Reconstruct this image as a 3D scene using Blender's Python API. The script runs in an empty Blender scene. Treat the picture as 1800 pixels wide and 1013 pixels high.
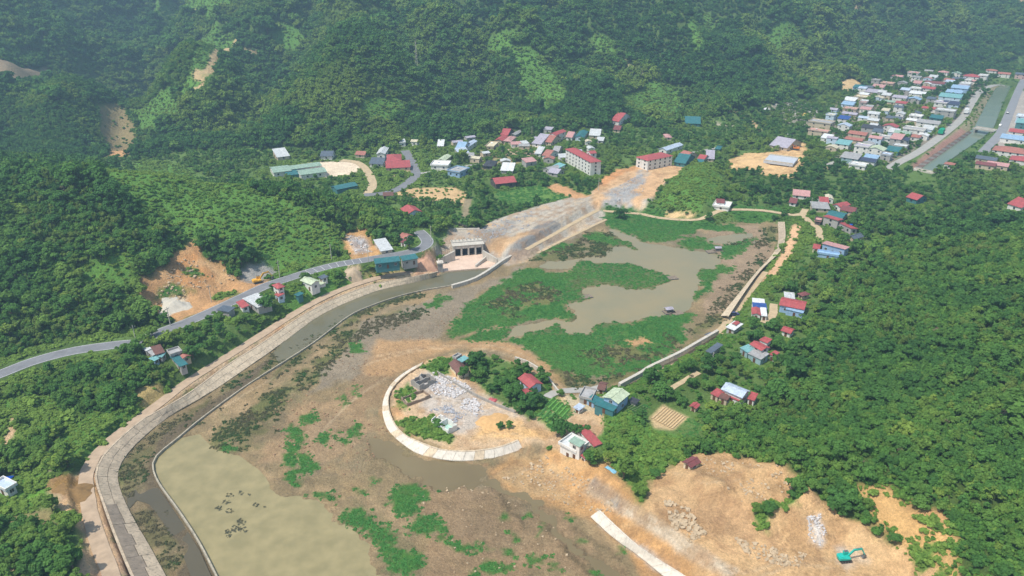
import bpy, bmesh, math, random
import numpy as np
from mathutils import Vector, Matrix
random.seed(7); RNG = np.random.default_rng(7)
R = math.radians
scene = bpy.context.scene
COL = scene.collection

# ---------------------------------------------------------------- camera
CAM_H = 130.0; PITCH = 25.0; F = 1285.0; IW, IH = 1800.0, 1013.0   # focal length in photo pixels
cd = bpy.data.cameras.new('camera'); cam = bpy.data.objects.new('camera', cd); COL.objects.link(cam)
cam.location = (0, 0, CAM_H); cam.rotation_euler = (R(90 - PITCH), 0, 0)
cd.sensor_width = 36.0; cd.lens = 36.0 * F / IW; cd.clip_start = 1.0; cd.clip_end = 12000.0
scene.camera = cam
# ---------------------------------------------------------------- sky and sun
SUN_EL = 61.0
SUN_DIR = Vector((-0.84, -0.54, 0)).normalized() * math.cos(R(SUN_EL)) + Vector((0, 0, math.sin(R(SUN_EL))))   # towards the sun
world = bpy.data.worlds.new('World'); scene.world = world; world.use_nodes = True
wn = world.node_tree.nodes; wl = world.node_tree.links
bg = wn['Background']; sky = wn.new('ShaderNodeTexSky'); sky.sky_type = 'NISHITA'; sky.sun_disc = False
sky.sun_elevation = R(SUN_EL); sky.sun_rotation = math.atan2(SUN_DIR.x, SUN_DIR.y)
sky.air_density = 1.2; sky.dust_density = 2.0
wl.new(sky.outputs[0], bg.inputs[0]); bg.inputs[1].default_value = 0.13
sd = bpy.data.lights.new('sun', 'SUN'); sun = bpy.data.objects.new('sun', sd); COL.objects.link(sun)
sd.energy = 4.5; sd.angle = R(0.6); sd.color = (1.0, 0.955, 0.87)
sun.rotation_euler = SUN_DIR.to_track_quat('Z', 'Y').to_euler(); sun.location = (0, 0, 400)
vs = scene.view_settings; vs.view_transform = 'Standard'; vs.look = 'None'; vs.exposure = 0.40; vs.gamma = 1.0
scene.cycles.max_bounces = 5; scene.cycles.diffuse_bounces = 2; scene.cycles.glossy_bounces = 2
scene.cycles.transmission_bounces = 2; scene.cycles.volume_bounces = 0; scene.cycles.transparent_max_bounces = 4

# ---------------------------------------------------------------- small maths
cp, sp = math.cos(R(PITCH)), math.sin(R(PITCH))
def ray(u, v):
    a = (u - IW / 2) / F; b = (IH / 2 - v) / F
    return a, cp + b * sp, -sp + b * cp
def P(u, v, z=0.0):                     # where the sight line of a photo point meets the level z
    dx, dy, dz = ray(u, v); t = (z - CAM_H) / dz
    return (dx * t, dy * t)
def project(x, y, z):
    fy = y * cp - (z - CAM_H) * sp; uy = y * sp + (z - CAM_H) * cp
    return IW / 2 + F * x / fy, IH / 2 - F * uy / fy
def srgb(r, g, b, k=1.0):
    f = lambda c: ((c / 255) / 12.92 if c <= 10 else (((c / 255) + 0.055) / 1.055) ** 2.4)
    return (f(r) * k, f(g) * k, f(b) * k)
def sm(x): x = np.clip(x, 0, 1); return x * x * (3 - 2 * x)
def _h(i, j, s):
    n = i.astype(np.int32).view(np.uint32) * np.uint32(374761393) + j.astype(np.int32).view(np.uint32) * np.uint32(668265263) + np.uint32((s * 1442695041) & 0xffffffff)
    n = (n ^ (n >> np.uint32(13))) * np.uint32(1274126177)
    return ((n ^ (n >> np.uint32(16))) & np.uint32(0xffff)) * np.float32(1 / 65535.0)
def vnoise(x, y, s=0):
    x = np.atleast_1d(x); y = np.atleast_1d(y); i = np.floor(x); j = np.floor(y); fx = sm(x - i); fy = sm(y - j)
    a = _h(i, j, s); b = _h(i + 1, j, s); c = _h(i, j + 1, s); d = _h(i + 1, j + 1, s)
    return (a * (1 - fx) + b * fx) * (1 - fy) + (c * (1 - fx) + d * fx) * fy
def fbm(x, y, sc, o=4, s=0):            # about -1 .. 1
    x = (np.asarray(x, float) / sc).astype(np.float32); y = (np.asarray(y, float) / sc).astype(np.float32); t = 0; a = 1; n = 0
    for k in range(o):
        t = t + a * (vnoise(x + np.float32(17.3 * k), y - np.float32(9.1 * k), s + k) * 2 - 1); n += a; a *= 0.5; x = x * np.float32(2.03); y = y * np.float32(2.03)
    return t / n * 1.6
def seg_d(x, y, ax, ay, bx, by):
    dx, dy = bx - ax, by - ay; L = dx * dx + dy * dy + 1e-9
    t = np.clip(((x - ax) * dx + (y - ay) * dy) / L, 0, 1)
    return np.hypot(x - ax - t * dx, y - ay - t * dy), t
def line_d(x, y, pts, zs=None):
    best = np.full(x.shape, 1e9); zz = np.zeros(x.shape)
    for k in range(len(pts) - 1):
        d, t = seg_d(x, y, *pts[k][:2], *pts[k + 1][:2]); m = d < best
        best = np.where(m, d, best)
        if zs is not None: zz = np.where(m, zs[k] + t * (zs[k + 1] - zs[k]), zz)
    return (best, zz) if zs is not None else best
def poly_sd(x, y, poly):                # signed distance, positive inside
    d = line_d(x, y, list(poly) + [poly[0]]); ins = np.zeros(x.shape, bool); n = len(poly)
    for k in range(n):
        ax, ay = poly[k][:2]; bx, by = poly[(k + 1) % n][:2]
        if ay == by: continue
        ins ^= ((ay > y) != (by > y)) & (x < (bx - ax) * (y - ay) / (by - ay) + ax)
    return np.where(ins, d, -d)
def near_sd(x, y, poly, reach=130.0):   # the same, but only worked out near the polygon
    px = [p[0] for p in poly]; py = [p[1] for p in poly]; m = (x > min(px) - reach) & (x < max(px) + reach) & (y > min(py) - reach) & (y < max(py) + reach)
    out = np.full(x.shape, -1e4); out[m] = poly_sd(x[m], y[m], poly); return out
def ppoly(px, z=0.0): return [P(u, v, z) for u, v in px]
def spline(pts, n=6):                   # smooth curve through the points
    out = []; m = len(pts)
    for i in range(m - 1):
        p0 = pts[max(i - 1, 0)]; p1 = pts[i]; p2 = pts[i + 1]; p3 = pts[min(i + 2, m - 1)]
        for k in range(n):
            t = k / n
            out.append(tuple(0.5 * (2 * b + (c - a) * t + (2 * a - 5 * b + 4 * c - d) * t * t + (3 * b - a - 3 * c + d) * t ** 3) for a, b, c, d in zip(p0, p1, p2, p3)))
    out.append(tuple(pts[-1])); return out
# ================================================================ TERRAIN
# shapes of the ground, measured on the photograph and laid out in metres
MOUNTAIN = [(-3000, 430), (-700, 420), (-420, 452), (-265, 478), (-190, 492), (-115, 490), (-20, 528), (63, 548), (110, 560), (158, 582), (230, 640), (319, 721),
            (437, 826), (617, 914), (900, 1050), (3000, 1500), (3000, 4500), (-3000, 4500)]
LEFT_HILL = [(-520, 90), (-330, 140), (-220, 178), (-165, 204), (-148, 214), (-122, 232), (-102, 262), (-74, 292), (-47, 318), (-44, 340), (-74, 366), (-118, 384), (-185, 412),
             (-260, 440), (-420, 415), (-700, 380), (-700, 90)]
RIGHT_HILL = ppoly([(1330, 1120), (1180, 985), (1125, 905), (1185, 812), (1260, 765), (1330, 730), (1400, 650), (1430, 570), (1480, 490), (1540, 450), (1620, 425), (1720, 400), (1850, 385)], 4) + [(420, 330), (420, 40), (60, 60)]
KNOB = ppoly([(1140, 368), (1165, 320), (1205, 292), (1250, 295), (1285, 315), (1290, 345), (1250, 378), (1190, 384)], 4)
BASIN = ppoly([(400, 1100), (236, 1013), (190, 900), (176, 840), (202, 790), (255, 742), (300, 713), (345, 679), (460, 607), (537, 557), (600, 525), (667, 500), (730, 489), (770, 479),
               (800, 440), (850, 440), (900, 452), (945, 447), (1000, 405), (1055, 372), (1100, 365), (1150, 375), (1250, 392), (1330, 380), (1368, 388), (1372, 410), (1340, 470), (1300, 530), (1262, 575), (1200, 615), (1140, 650),
               (1090, 676), (1000, 690), (965, 690), (975, 770), (960, 790), (1000, 850), (1060, 890), (1110, 950), (1200, 1020), (1260, 1100)], 2)
ISLAND = ppoly([(700, 672), (720, 650), (750, 632), (800, 622), (850, 622), (905, 636), (950, 660), (985, 690), (1010, 700), (1050, 700), (1060, 760), (1030, 800), (990, 806), (960, 778), (905, 782), (850, 792), (790, 790), (740, 772), (705, 745), (688, 715), (688, 690)], 2)
CANAL_L = [(381, 1013), (349, 951), (312, 894), (278, 847), (268, 817), (278, 797), (315, 767), (356, 733), (436, 675), (520, 622), (560, 595), (613, 555), (649, 538), (698, 521), (747, 509), (794, 501), (828, 491), (848, 481), (868, 468), (893, 450)]
CANAL = ppoly([(420, 1080)] + CANAL_L[:-1] + [(800, 476), (767, 487), (738, 494), (671, 509), (618, 527), (560, 556), (497, 602), (391, 676), (312, 720), (278, 740), (235, 784), (215, 820), (222, 870), (245, 930), (292, 1013), (330, 1080)], 0)
LAKE = ppoly([(1066, 402), (1090, 402), (1123, 422), (1170, 430), (1200, 437), (1267, 447), (1255, 475), (1225, 485), (1235, 508), (1222, 530), (1205, 540), (1180, 558), (1120, 562), (1076, 572), (1036, 590), (1003, 587), (935, 590),
              (885, 592), (905, 573), (960, 560), (1003, 563), (1000, 540), (985, 520), (1000, 495), (1030, 490), (1000, 470), (955, 474), (945, 463), (1000, 455), (1060, 450), (1080, 430), (1088, 415)], 0)
LAKE_ARM = ppoly([(1275, 408), (1325, 408), (1330, 425), (1300, 432), (1268, 428), (1240, 418)], 0)
POND = ppoly([(395, 1040), (381, 1013), (349, 951), (312, 894), (279, 847), (269, 817), (279, 797), (318, 769), (350, 762), (376, 790), (419, 800), (466, 831), (500, 858), (544, 878), (577, 905), (600, 921), (640, 952), (667, 988), (678, 1013), (700, 1060), (520, 1090)], 0)
PUDDLE = ppoly([(638, 774), (668, 770), (684, 770), (712, 795), (768, 810), (848, 818), (862, 838), (830, 850), (788, 856), (740, 845), (711, 834), (690, 812), (650, 806)], 0)
STREAM = spline([P(u, v) for u, v in [(840, 845), (895, 861), (952, 891), (996, 938), (1036, 975), (1090, 1016), (1130, 1050)]], 4)
PLATFORM = ppoly([(762, 447), (775, 425), (797, 404), (845, 402), (870, 386), (940, 363), (1000, 347), (1036, 345), (1055, 322), (1085, 303), (1125, 291), (1185, 291), (1200, 300), (1180, 312), (1160, 330), (1140, 352), (1120, 366), (1060, 370), (1000, 402), (930, 440), (890, 450), (850, 436), (800, 436)], 5)
DIG = ppoly([(255, 545), (300, 527), (345, 512), (400, 503), (470, 490), (475, 500), (420, 516), (370, 535), (310, 560), (275, 560)], 8)
QUARRY = ppoly([(598, 408), (640, 405), (668, 440), (664, 452), (618, 456)], 8)
TRACK_CUT = ppoly([(1160, 860), (1210, 870), (1290, 900), (1330, 940), (1400, 960), (1470, 950), (1540, 1000), (1590, 1130), (1260, 1130), (1200, 1060), (1120, 930)], 5)
BENCH = ppoly([(1240, 815), (1330, 830), (1385, 850), (1370, 870), (1260, 850)], 9)
TOWN_CANAL = ppoly([(1612, 300), (1630, 304), (1728, 238), (1745, 222), (1762, 178), (1776, 150), (1757, 146), (1738, 178), (1716, 222), (1705, 232)], 2)
ROAD_PX = [(-120, 700), (-40, 672), (0, 658), (60, 635), (130, 617), (200, 607), (240, 602), (290, 581), (330, 566), (380, 544), (431, 520), (467, 503), (503, 491), (547, 477), (590, 466), (638, 458), (660, 454), (707, 446), (738, 438), (751, 427), (746, 416), (735, 406)]
ROAD = spline([P(u, v, 8) for u, v in ROAD_PX], 4)
def prof(d, s, hm): d = np.maximum(d, 0); return hm * (1 - np.exp(-s * d / hm))
def base_height(x, y):
    z = 4 + 0.5 * fbm(x, y, 60, 3, 3)
    d = poly_sd(x + 14 * fbm(x, y, 90, 2, 5), y + 14 * fbm(x, y, 90, 2, 6), MOUNTAIN); dm = np.maximum(d, 0)
    z = z + prof(d, 0.40, 420) + fbm(x, y, 170, 3, 11) * np.minimum(dm * 0.22, 42) + (0.5 - np.abs(fbm(x, y, 110, 3, 12))) * np.minimum(dm * 0.22, 26)
    z = z + (0.45 - np.abs(fbm(x + 0.25 * y, 0.22 * y, 80, 3, 14))) * np.minimum(dm * 0.26, 34)
    for pts, dep, w in (([(-262, 470), (-290, 560), (-323, 652), (-345, 720)], 34, 34), ([(-345, 720), (-400, 860), (-520, 1150)], 115, 95), ([(-210, 500), (-190, 600), (-230, 720)], 22, 28),
                        ([(120, 560), (150, 660), (120, 780)], 22, 34), ([(-60, 520), (-40, 620), (-80, 740)], 16, 32), ([(260, 660), (330, 800), (420, 900)], 22, 42), ([(-420, 470), (-450, 580), (-520, 700)], 26, 36), ([(20, 560), (50, 660), (10, 800)], 14, 26), ([(480, 850), (560, 960), (640, 1100)], 22, 45)):
        dd = line_d(x, y, pts); z = z - dep * np.exp(-(dd / w) ** 2) * sm(dm / 50)
    d = poly_sd(x + 6 * fbm(x, y, 50, 2, 7), y + 6 * fbm(x, y, 50, 2, 8), LEFT_HILL); dm = np.maximum(d, 0)
    z = z + prof(d, 0.50, 68) + fbm(x, y, 55, 3, 21) * np.minimum(dm * 0.12, 4.5)
    d = poly_sd(x + 4 * fbm(x, y, 40, 2, 9), y + 4 * fbm(x, y, 40, 2, 10), RIGHT_HILL); dm = np.maximum(d, 0)
    z = z + prof(d, 0.34, 46) + fbm(x, y, 40, 3, 31) * np.minimum(dm * 0.12, 3.5)
    d = near_sd(x, y, KNOB); z = z + prof(d, 0.55, 16)
    return z
def cut(z, x, y, poly, zc, s, warp=0.0, sc=14):
    if warp: x = x + warp * fbm(x, y, sc, 2, 41); y = y + warp * fbm(x, y, sc, 2, 42)
    return np.minimum(z, zc + s * np.maximum(-near_sd(x, y, poly), 0))
def fill(z, x, y, poly, zc, s): return np.maximum(z, zc - s * np.maximum(-near_sd(x, y, poly), 0))
def height(x, y):
    z = base_height(x, y)
    d, zr = line_d(x, y, ROAD, [8.0] * len(ROAD))
    z = np.maximum(z, 8.0 - 0.13 * np.maximum(d - 5, 0))
    z = cut(z, x, y, PLATFORM, 5.0, 0.9, 1.5); z = fill(z, x, y, PLATFORM, 5.0, 0.5)
    z = cut(z, x, y, DIG, 8.2, 1.15, 3.0); z = cut(z, x, y, QUARRY, 8.2, 1.3, 1.5)
    z = cut(z, x, y, TRACK_CUT, 4.6, 0.42, 4.0); z = cut(z, x, y, BENCH, 8.0, 0.75, 2.5)
    er = sm((near_sd(x, y, TRACK_CUT) + 42) / 20) * (y < 210) + np.maximum(sm((near_sd(x, y, DIG) + 26) / 12), sm((near_sd(x, y, QUARRY) + 12) / 8))
    z = z + np.clip(er, 0, 1) * ((np.abs(fbm(x * 0.8 + y * 0.6, y * 0.35, 9, 3, 43)) - 0.4) * 1.5 + 0.5 * fbm(x, y, 4, 3, 44)) * sm((z - 4.4) / 2)
    bas = near_sd(x, y, BASIN)
    z = np.minimum(z, 0.0 + 0.55 * np.maximum(-bas, 0) + 0.14 * fbm(x, y, 18, 4, 51) + 0.1 * fbm(x, y, 4, 3, 52))
    z = fill(z, x, y, ISLAND, 2.0, 0.6)
    isl = near_sd(x, y, ISLAND); z = np.where(isl > 0, 2.0 + 0.2 * fbm(x, y, 9, 3, 55), z)
    w = sm((6.2 - d) / 2.4); z = z * (1 - w) + zr * w
    # water bodies
    can = near_sd(x, y, CANAL); z = np.where(can > -1, np.minimum(z, -0.35 + 0.45 * np.maximum(-can, 0) + 0.25 * fbm(x, y, 12, 3, 57)), z)
    wx = x + 2.2 * fbm(x, y, 9, 3, 61); wy = y + 2.2 * fbm(x, y, 9, 3, 62)
    wx = wx + 0.9 * fbm(x, y, 2.2, 2, 67); wy = wy + 0.9 * fbm(x, y, 2.2, 2, 68)
    for poly, dep in ((LAKE, 1.0), (LAKE_ARM, 0.7), (PUDDLE, 0.9)):
        z = z - dep * sm((near_sd(wx, wy, poly) + 1.2) / 3.6)
    z = z + 0.55 * np.maximum(fbm(x, y, 6, 3, 64), 0) * (near_sd(x, y, PUDDLE) > 0)
    far_edge = sm((x + 72) / 14)          # the open mud shore is ragged, the side along the wall is straight
    wx = x + far_edge * (2.4 * fbm(x, y, 7, 4, 61) + 0.8 * fbm(x, y, 1.8, 2, 65)); wy = y + far_edge * (2.4 * fbm(x, y, 7, 4, 62) + 0.8 * fbm(x, y, 1.8, 2, 66))
    z = z - 1.0 * sm((near_sd(wx, wy, POND) + 0.4) / (1.2 + 3.5 * far_edge)) - 0.42 * np.exp(-(line_d(wx + 1.5 * fbm(x, y, 6, 2, 63), wy, STREAM) / 1.3) ** 2)
    z = cut(z, x, y, TOWN_CANAL, 0.2, 0.6)
    return z
# the sheet: rows get coarser with distance
NC, NR = 800, 690; Y0 = 78.0
rows = np.arange(NR); YR = (Y0 + 40) * np.exp(0.00452 * rows) - 40
US = np.linspace(-1, 1, NC)
GX = US[None, :] * (0.9 * YR[:, None] + 80); GY = np.repeat(YR[:, None], NC, 1)
GZ = height(GX, GY)
def lookup(arr, x, y):
    x = np.asarray(x, float); y = np.asarray(y, float)
    r = np.clip(np.log((y + 40) / (Y0 + 40)) / 0.00452, 0, NR - 1.001); c = np.clip((x / (0.9 * y + 80) + 1) / 2 * (NC - 1), 0, NC - 1.001)
    i = r.astype(int); j = c.astype(int); a = r - i; b = c - j
    return (arr[i, j] * (1 - b) + arr[i, j + 1] * b) * (1 - a) + (arr[i + 1, j] * (1 - b) + arr[i + 1, j + 1] * b) * a
def HZ(x, y): return float(lookup(GZ, x, y))
def G(u, v, lift=0.0):                  # where the sight line of a photo point meets the ground
    dx, dy, dz = ray(u, v); t = np.arange(110.0, 2600.0, 0.5)
    x, y, z = dx * t, dy * t, CAM_H + dz * t; y2 = np.maximum(y, Y0)
    below = z < lookup(GZ, x, y2) + lift; k = int(np.argmax(below)) if below.any() else len(t) - 1
    return (x[k], y[k])
def gpoly(px, lift=0.0): return [G(u, v, lift) for u, v in px]
# ================================================================ GROUND COVER: soil colour and what grows where
MUD, MUD2, MUD3 = srgb(146, 128, 97), srgb(134, 123, 100), srgb(156, 133, 99)
TURF, FLOOR, DIRT = srgb(96, 122, 64), srgb(78, 100, 50), srgb(208, 176, 138)
ORANGE, SAND, GRAVEL, CHALK = srgb(192, 150, 106), srgb(200, 174, 142), srgb(156, 153, 148), srgb(200, 194, 186)
GREEN, OLIVE, LIGHTG = srgb(70, 112, 50), srgb(112, 114, 70), srgb(92, 132, 58)
DARKMUD = srgb(112, 100, 86); WET = srgb(124, 112, 84)
# vegetation classes
NONE, FOREST, SHRUB, BUSHY, PLANT, GARDEN, MARSH, REED, SPARSE = range(9)
X, Y = GX, GY
n1 = fbm(X, Y, 30, 4, 71); n2 = fbm(X, Y, 7, 4, 72); n3 = fbm(X, Y, 2.2, 2, 73)
C = np.empty((NR, NC, 3)); VEG = np.zeros((NR, NC), np.int8); REG = np.zeros((NR, NC), np.int8)
sdM = poly_sd(X, Y, MOUNTAIN); sdL = poly_sd(X, Y, LEFT_HILL); sdR = poly_sd(X, Y, RIGHT_HILL); sdB = poly_sd(X, Y, BASIN); sdI = near_sd(X, Y, ISLAND)
# regions: 0 valley floor, 1 mountain, 2 left hill, 3 right hill, 4 lake bed, 5 island, 6 building site, 7 earthworks
REG[sdM > 0] = 1; REG[sdL > 0] = 2; REG[sdR > 0] = 3; REG[sdB > -1] = 4; REG[sdI > -4] = 5
def mixc(w, c): C[:] = C * (1 - w[..., None]) + np.array(c) * w[..., None]
C[:] = np.array(TURF); mixc(sm(n1 * 0.8 + 0.3), FLOOR)
hill = (REG == 1) | (REG == 2) | (REG == 3); C[hill] = np.array(FLOOR)
VEG[:] = GARDEN; VEG[hill] = FOREST
b = sm(sdB / 1.5 + 0.7)
mixc(b, MUD); mixc(b * sm(n1 * 1.1 + 0.2), MUD2); mixc(b * sm(n2 * 1.2 - 0.1), MUD3); mixc(b * 0.3 * sm(n3 - 0.3), DARKMUD)
n4 = fbm(X, Y, 12, 5, 74); n5 = fbm(X * 0.7 + Y * 0.7, Y * 0.25 - X * 0.25, 5, 4, 75)
mixc(b * 0.35 * sm((n4 - 0.25) * 4), srgb(118, 106, 82)); mixc(b * 0.5 * sm((-n4 - 0.35) * 4), srgb(176, 150, 116)); mixc(b * 0.45 * sm((n5 - 0.3) * 5), srgb(122, 116, 84)); mixc(b * 0.2 * sm((fbm(X, Y, 3.2, 3, 76) - 0.35) * 5), srgb(100, 92, 72))
VEG[b > 0.3] = NONE
def zone(poly, col=None, veg=None, soft=1.5, warp=1.5, sc=8, k=1.0, reg=None, speck=0.0, seed=0):
    x0 = min(p[0] for p in poly) - 12; x1 = max(p[0] for p in poly) + 12; y0 = min(p[1] for p in poly) - 12; y1 = max(p[1] for p in poly) + 12
    r0, r1 = np.searchsorted(YR, [y0, y1]); r0 = max(r0 - 1, 0); r1 = min(r1 + 1, NR)
    if r1 - r0 < 2: return
    sx, sy = X[r0:r1], Y[r0:r1]; m = (sx > x0) & (sx < x1)
    cc = np.where(m.any(0))[0]
    if len(cc) < 2: return
    c0, c1 = cc[0], cc[-1] + 1; sx = sx[:, c0:c1]; sy = sy[:, c0:c1]
    soft = min(soft, 1.6); fw = min(warp, 1.0) * 0.5
    d = poly_sd(sx + warp * fbm(sx, sy, sc, 3, 81 + seed) + fw * fbm(sx, sy, 1.6, 2, 83), sy + warp * fbm(sx, sy, sc, 3, 82 + seed) + fw * fbm(sx, sy, 1.6, 2, 84), poly)
    w = sm(d / soft * 0.5 + 0.5)
    if speck: w = w * sm(0.5 + speck * (n2[r0:r1, c0:c1] + 0.6 * n3[r0:r1, c0:c1]) + k - 1)
    if col is not None:
        S = C[r0:r1, c0:c1]; S[:] = S * (1 - (w * min(k, 1))[..., None]) + np.array(col) * (w * min(k, 1))[..., None]
    if veg is not None: VEG[r0:r1, c0:c1][w > 0.5] = veg
    if reg is not None: REG[r0:r1, c0:c1][d > 0] = reg
def ell(u, v, ru, rv, z=0, n=12): return ppoly([(u + ru * math.cos(2 * math.pi * k / n), v + rv * math.sin(2 * math.pi * k / n)) for k in range(n)], z)
def path(px, w, col, veg=NONE, z=None, soft=0.8, warp=0.4, reg=None, k=1.0):
    pts = spline([(P(u, v, z) if z is not None else G(u, v)) for u, v in px], 4); lo, hi = [], []
    for i in range(len(pts)):
        a = pts[max(i - 1, 0)]; c = pts[min(i + 1, len(pts) - 1)]; dx, dy = c[0] - a[0], c[1] - a[1]; L = math.hypot(dx, dy) + 1e-6
        lo.append((pts[i][0] - dy / L * w / 2, pts[i][1] + dx / L * w / 2)); hi.append((pts[i][0] + dy / L * w / 2, pts[i][1] - dx / L * w / 2))
    zone(lo + hi[::-1], col, veg, soft, warp, 5, reg=reg, k=k)
# --- mountain and hills
for px, col, veg in (
    ([(895, 84), (940, 86), (985, 135), (1000, 170), (975, 195), (930, 180), (910, 130)], LIGHTG, SHRUB), ([(1085, 165), (1130, 142), (1190, 155), (1210, 190), (1150, 212), (1090, 198)], LIGHTG, SHRUB),
    ([(345, 70), (420, 66), (408, 112), (368, 155), (330, 175), (310, 155)], LIGHTG, SHRUB), ([(255, 52), (315, 8), (400, -10), (420, 0), (375, 35), (300, 66)], LIGHTG, SHRUB),
    ([(850, 78), (920, 58), (945, 70), (880, 98)], LIGHTG, SHRUB), ([(640, 175), (690, 168), (720, 195), (680, 215), (645, 205)], LIGHTG, SHRUB), ([(1330, 60), (1400, 45), (1420, 80), (1360, 100)], LIGHTG, SHRUB), ([(230, 190), (300, 165), (330, 185), (280, 230), (240, 235)], LIGHTG, SHRUB), ([(465, 55), (520, 45), (540, 75), (490, 90)], LIGHTG, SHRUB), ([(120, 185), (165, 180), (185, 215), (180, 255), (120, 255)], LIGHTG, PLANT),
    ([(1040, 60), (1080, 70), (1085, 105), (1050, 95)], LIGHTG, SHRUB), ([(560, 130), (620, 120), (650, 160), (600, 190), (550, 170)], FLOOR, PLANT), ([(1210, 40), (1240, 20), (1260, 60), (1230, 90)], LIGHTG, SHRUB),
    ([(-20, 112), (98, 112), (102, 138), (62, 150), (-20, 175)], srgb(150, 132, 108), NONE), ([(175, 185), (215, 180), (235, 225), (226, 272), (196, 275), (180, 235)], srgb(142, 128, 92), SPARSE),
    ([(188, 262), (222, 262), (222, 276), (196, 280)], ORANGE, NONE), ([(425, 85), (460, 95), (452, 112), (430, 108)], srgb(140, 126, 96), SPARSE), ([(1475, 145), (1500, 138), (1515, 148), (1500, 158), (1475, 158)], srgb(214, 184, 138), NONE),
    ([(1500, 12), (1516, 10), (1514, 28), (1502, 28)], srgb(170, 150, 120), NONE), ([(1775, -4), (1800, -4), (1800, 8), (1782, 6)], srgb(180, 150, 120), NONE),
    ([(90, 100), (235, 110), (200, 150), (150, 190), (80, 170)], FLOOR, PLANT), ([(240, 100), (340, 80), (320, 150), (250, 190), (190, 170)], FLOOR, PLANT), ([(0, 165), (110, 180), (115, 260), (60, 290), (0, 280)], FLOOR, PLANT),
    # left hill: scrub with paler leaves
    ([(190, 300), (250, 278), (330, 292), (450, 330), (545, 372), (598, 420), (592, 452), (490, 488), (445, 452), (395, 440), (375, 425), (330, 428), (300, 400), (250, 372), (205, 345)], LIGHTG, SHRUB),
    ([(150, 465), (245, 440), (300, 430), (250, 480), (225, 525), (160, 520)], LIGHTG, SHRUB), ([(0, 340), (90, 350), (110, 400), (0, 410)], FLOOR, FOREST),
    ([(0, 640), (240, 622), (300, 660), (320, 690), (230, 720), (160, 790), (110, 830), (0, 800)], FLOOR, FOREST),
    ([(0, 690), (90, 700), (100, 760), (0, 790)], LIGHTG, BUSHY), ([(100, 745), (180, 735), (270, 690), (280, 705), (190, 770), (150, 820), (105, 810)], LIGHTG, BUSHY), ([(0, 840), (90, 815), (95, 880), (60, 910), (0, 930)], LIGHTG, BUSHY), ([(20, 905), (90, 890), (100, 930), (50, 950), (15, 945)], srgb(150, 138, 96), SPARSE),
    ([(0, 940), (90, 925), (125, 940), (135, 1013), (0, 1013)], FLOOR, FOREST),
    # right hill
    ([(1500, 432), (1530, 415), (1580, 412), (1572, 438), (1520, 448)], LIGHTG, BUSHY), ([(1050, 740), (1100, 722), (1140, 745), (1190, 765), (1210, 790), (1160, 830), (1120, 872), (1085, 840), (1062, 800)], LIGHTG, BUSHY),
    ([(1500, 875), (1560, 868), (1640, 905), (1690, 960), (1710, 1060), (1600, 1090), (1545, 950)], srgb(196, 160, 108), BUSHY), ([(1520, 900), (1560, 880), (1600, 900), (1590, 960), (1560, 970)], srgb(206, 166, 112), SPARSE), ([(1590, 950), (1640, 940), (1660, 1000), (1640, 1060), (1600, 1040)], srgb(210, 168, 112), SPARSE), ([(1600, 880), (1660, 905), (1650, 920), (1600, 905)], ORANGE, SPARSE)):
    zone(gpoly(px), col, veg, 2.5, 3.0, 14)
path([(413, 72), (398, 100), (372, 120), (346, 127), (352, 140), (372, 138), (352, 155), (338, 158)], 6.0, srgb(196, 170, 128)); path([(1465, 292), (1440, 300)], 3, DIRT); path([(1090, 95), (1110, 118), (1130, 130)], 3, srgb(150, 150, 110)); path([(328, 30), (342, 26)], 5, srgb(190, 170, 120))
path([(235, 108), (220, 130), (205, 150)], 4, srgb(90, 84, 66)); path([(1280, 195), (1300, 200), (1320, 213), (1335, 230)], 3.2, DIRT); path([(1255, 216), (1290, 222), (1322, 232)], 4, srgb(190, 178, 160)); path([(28, 720), (22, 755), (0, 788)], 2.0, DIRT); path([(0, 998), (25, 1010)], 2.0, DIRT)
# --- bank track, earth beside the left channel
zone(gpoly([(170, 800), (215, 760), (280, 712), (340, 670), (455, 598), (535, 545), (600, 512), (665, 492), (735, 478), (770, 472), (772, 486), (665, 503), (600, 528), (460, 612), (350, 682), (262, 745), (215, 790), (200, 830)]), SAND, NONE, 1.0, 0.8, 6, reg=7)
zone(gpoly([(135, 1020), (160, 960), (100, 905), (95, 860), (130, 838), (165, 800), (200, 780), (190, 840), (200, 880), (240, 1020)]), srgb(214, 180, 150), NONE, 1.5, 2.0, 8, reg=7)
zone(gpoly([(90, 845), (150, 835), (168, 860), (166, 890), (140, 912), (115, 880), (95, 870)]), srgb(150, 118, 72), NONE, 1.2, 1.5, 6, reg=7)
path([(150, 905), (165, 950), (172, 1013)], 1.0, srgb(170, 138, 110), soft=1.5); path([(165, 900), (190, 960), (215, 1013)], 0.8, srgb(176, 146, 118), soft=1.5)
zone(gpoly([(230, 690), (275, 672), (300, 690), (290, 705), (250, 715)]), srgb(170, 150, 100), SPARSE, 2, 2, 8); zone(gpoly([(470, 572), (492, 562), (492, 585), (468, 598)]), srgb(196, 140, 100), NONE, 1.5, 1.5, 6)
zone(gpoly([(80, 790), (100, 788), (102, 815), (88, 830)]), srgb(190, 175, 150), SPARSE, 1.5, 1.5); zone(gpoly([(48, 872), (80, 862), (82, 874), (55, 878)]), srgb(110, 156, 60), NONE, 1.0, 0.6)
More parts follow.
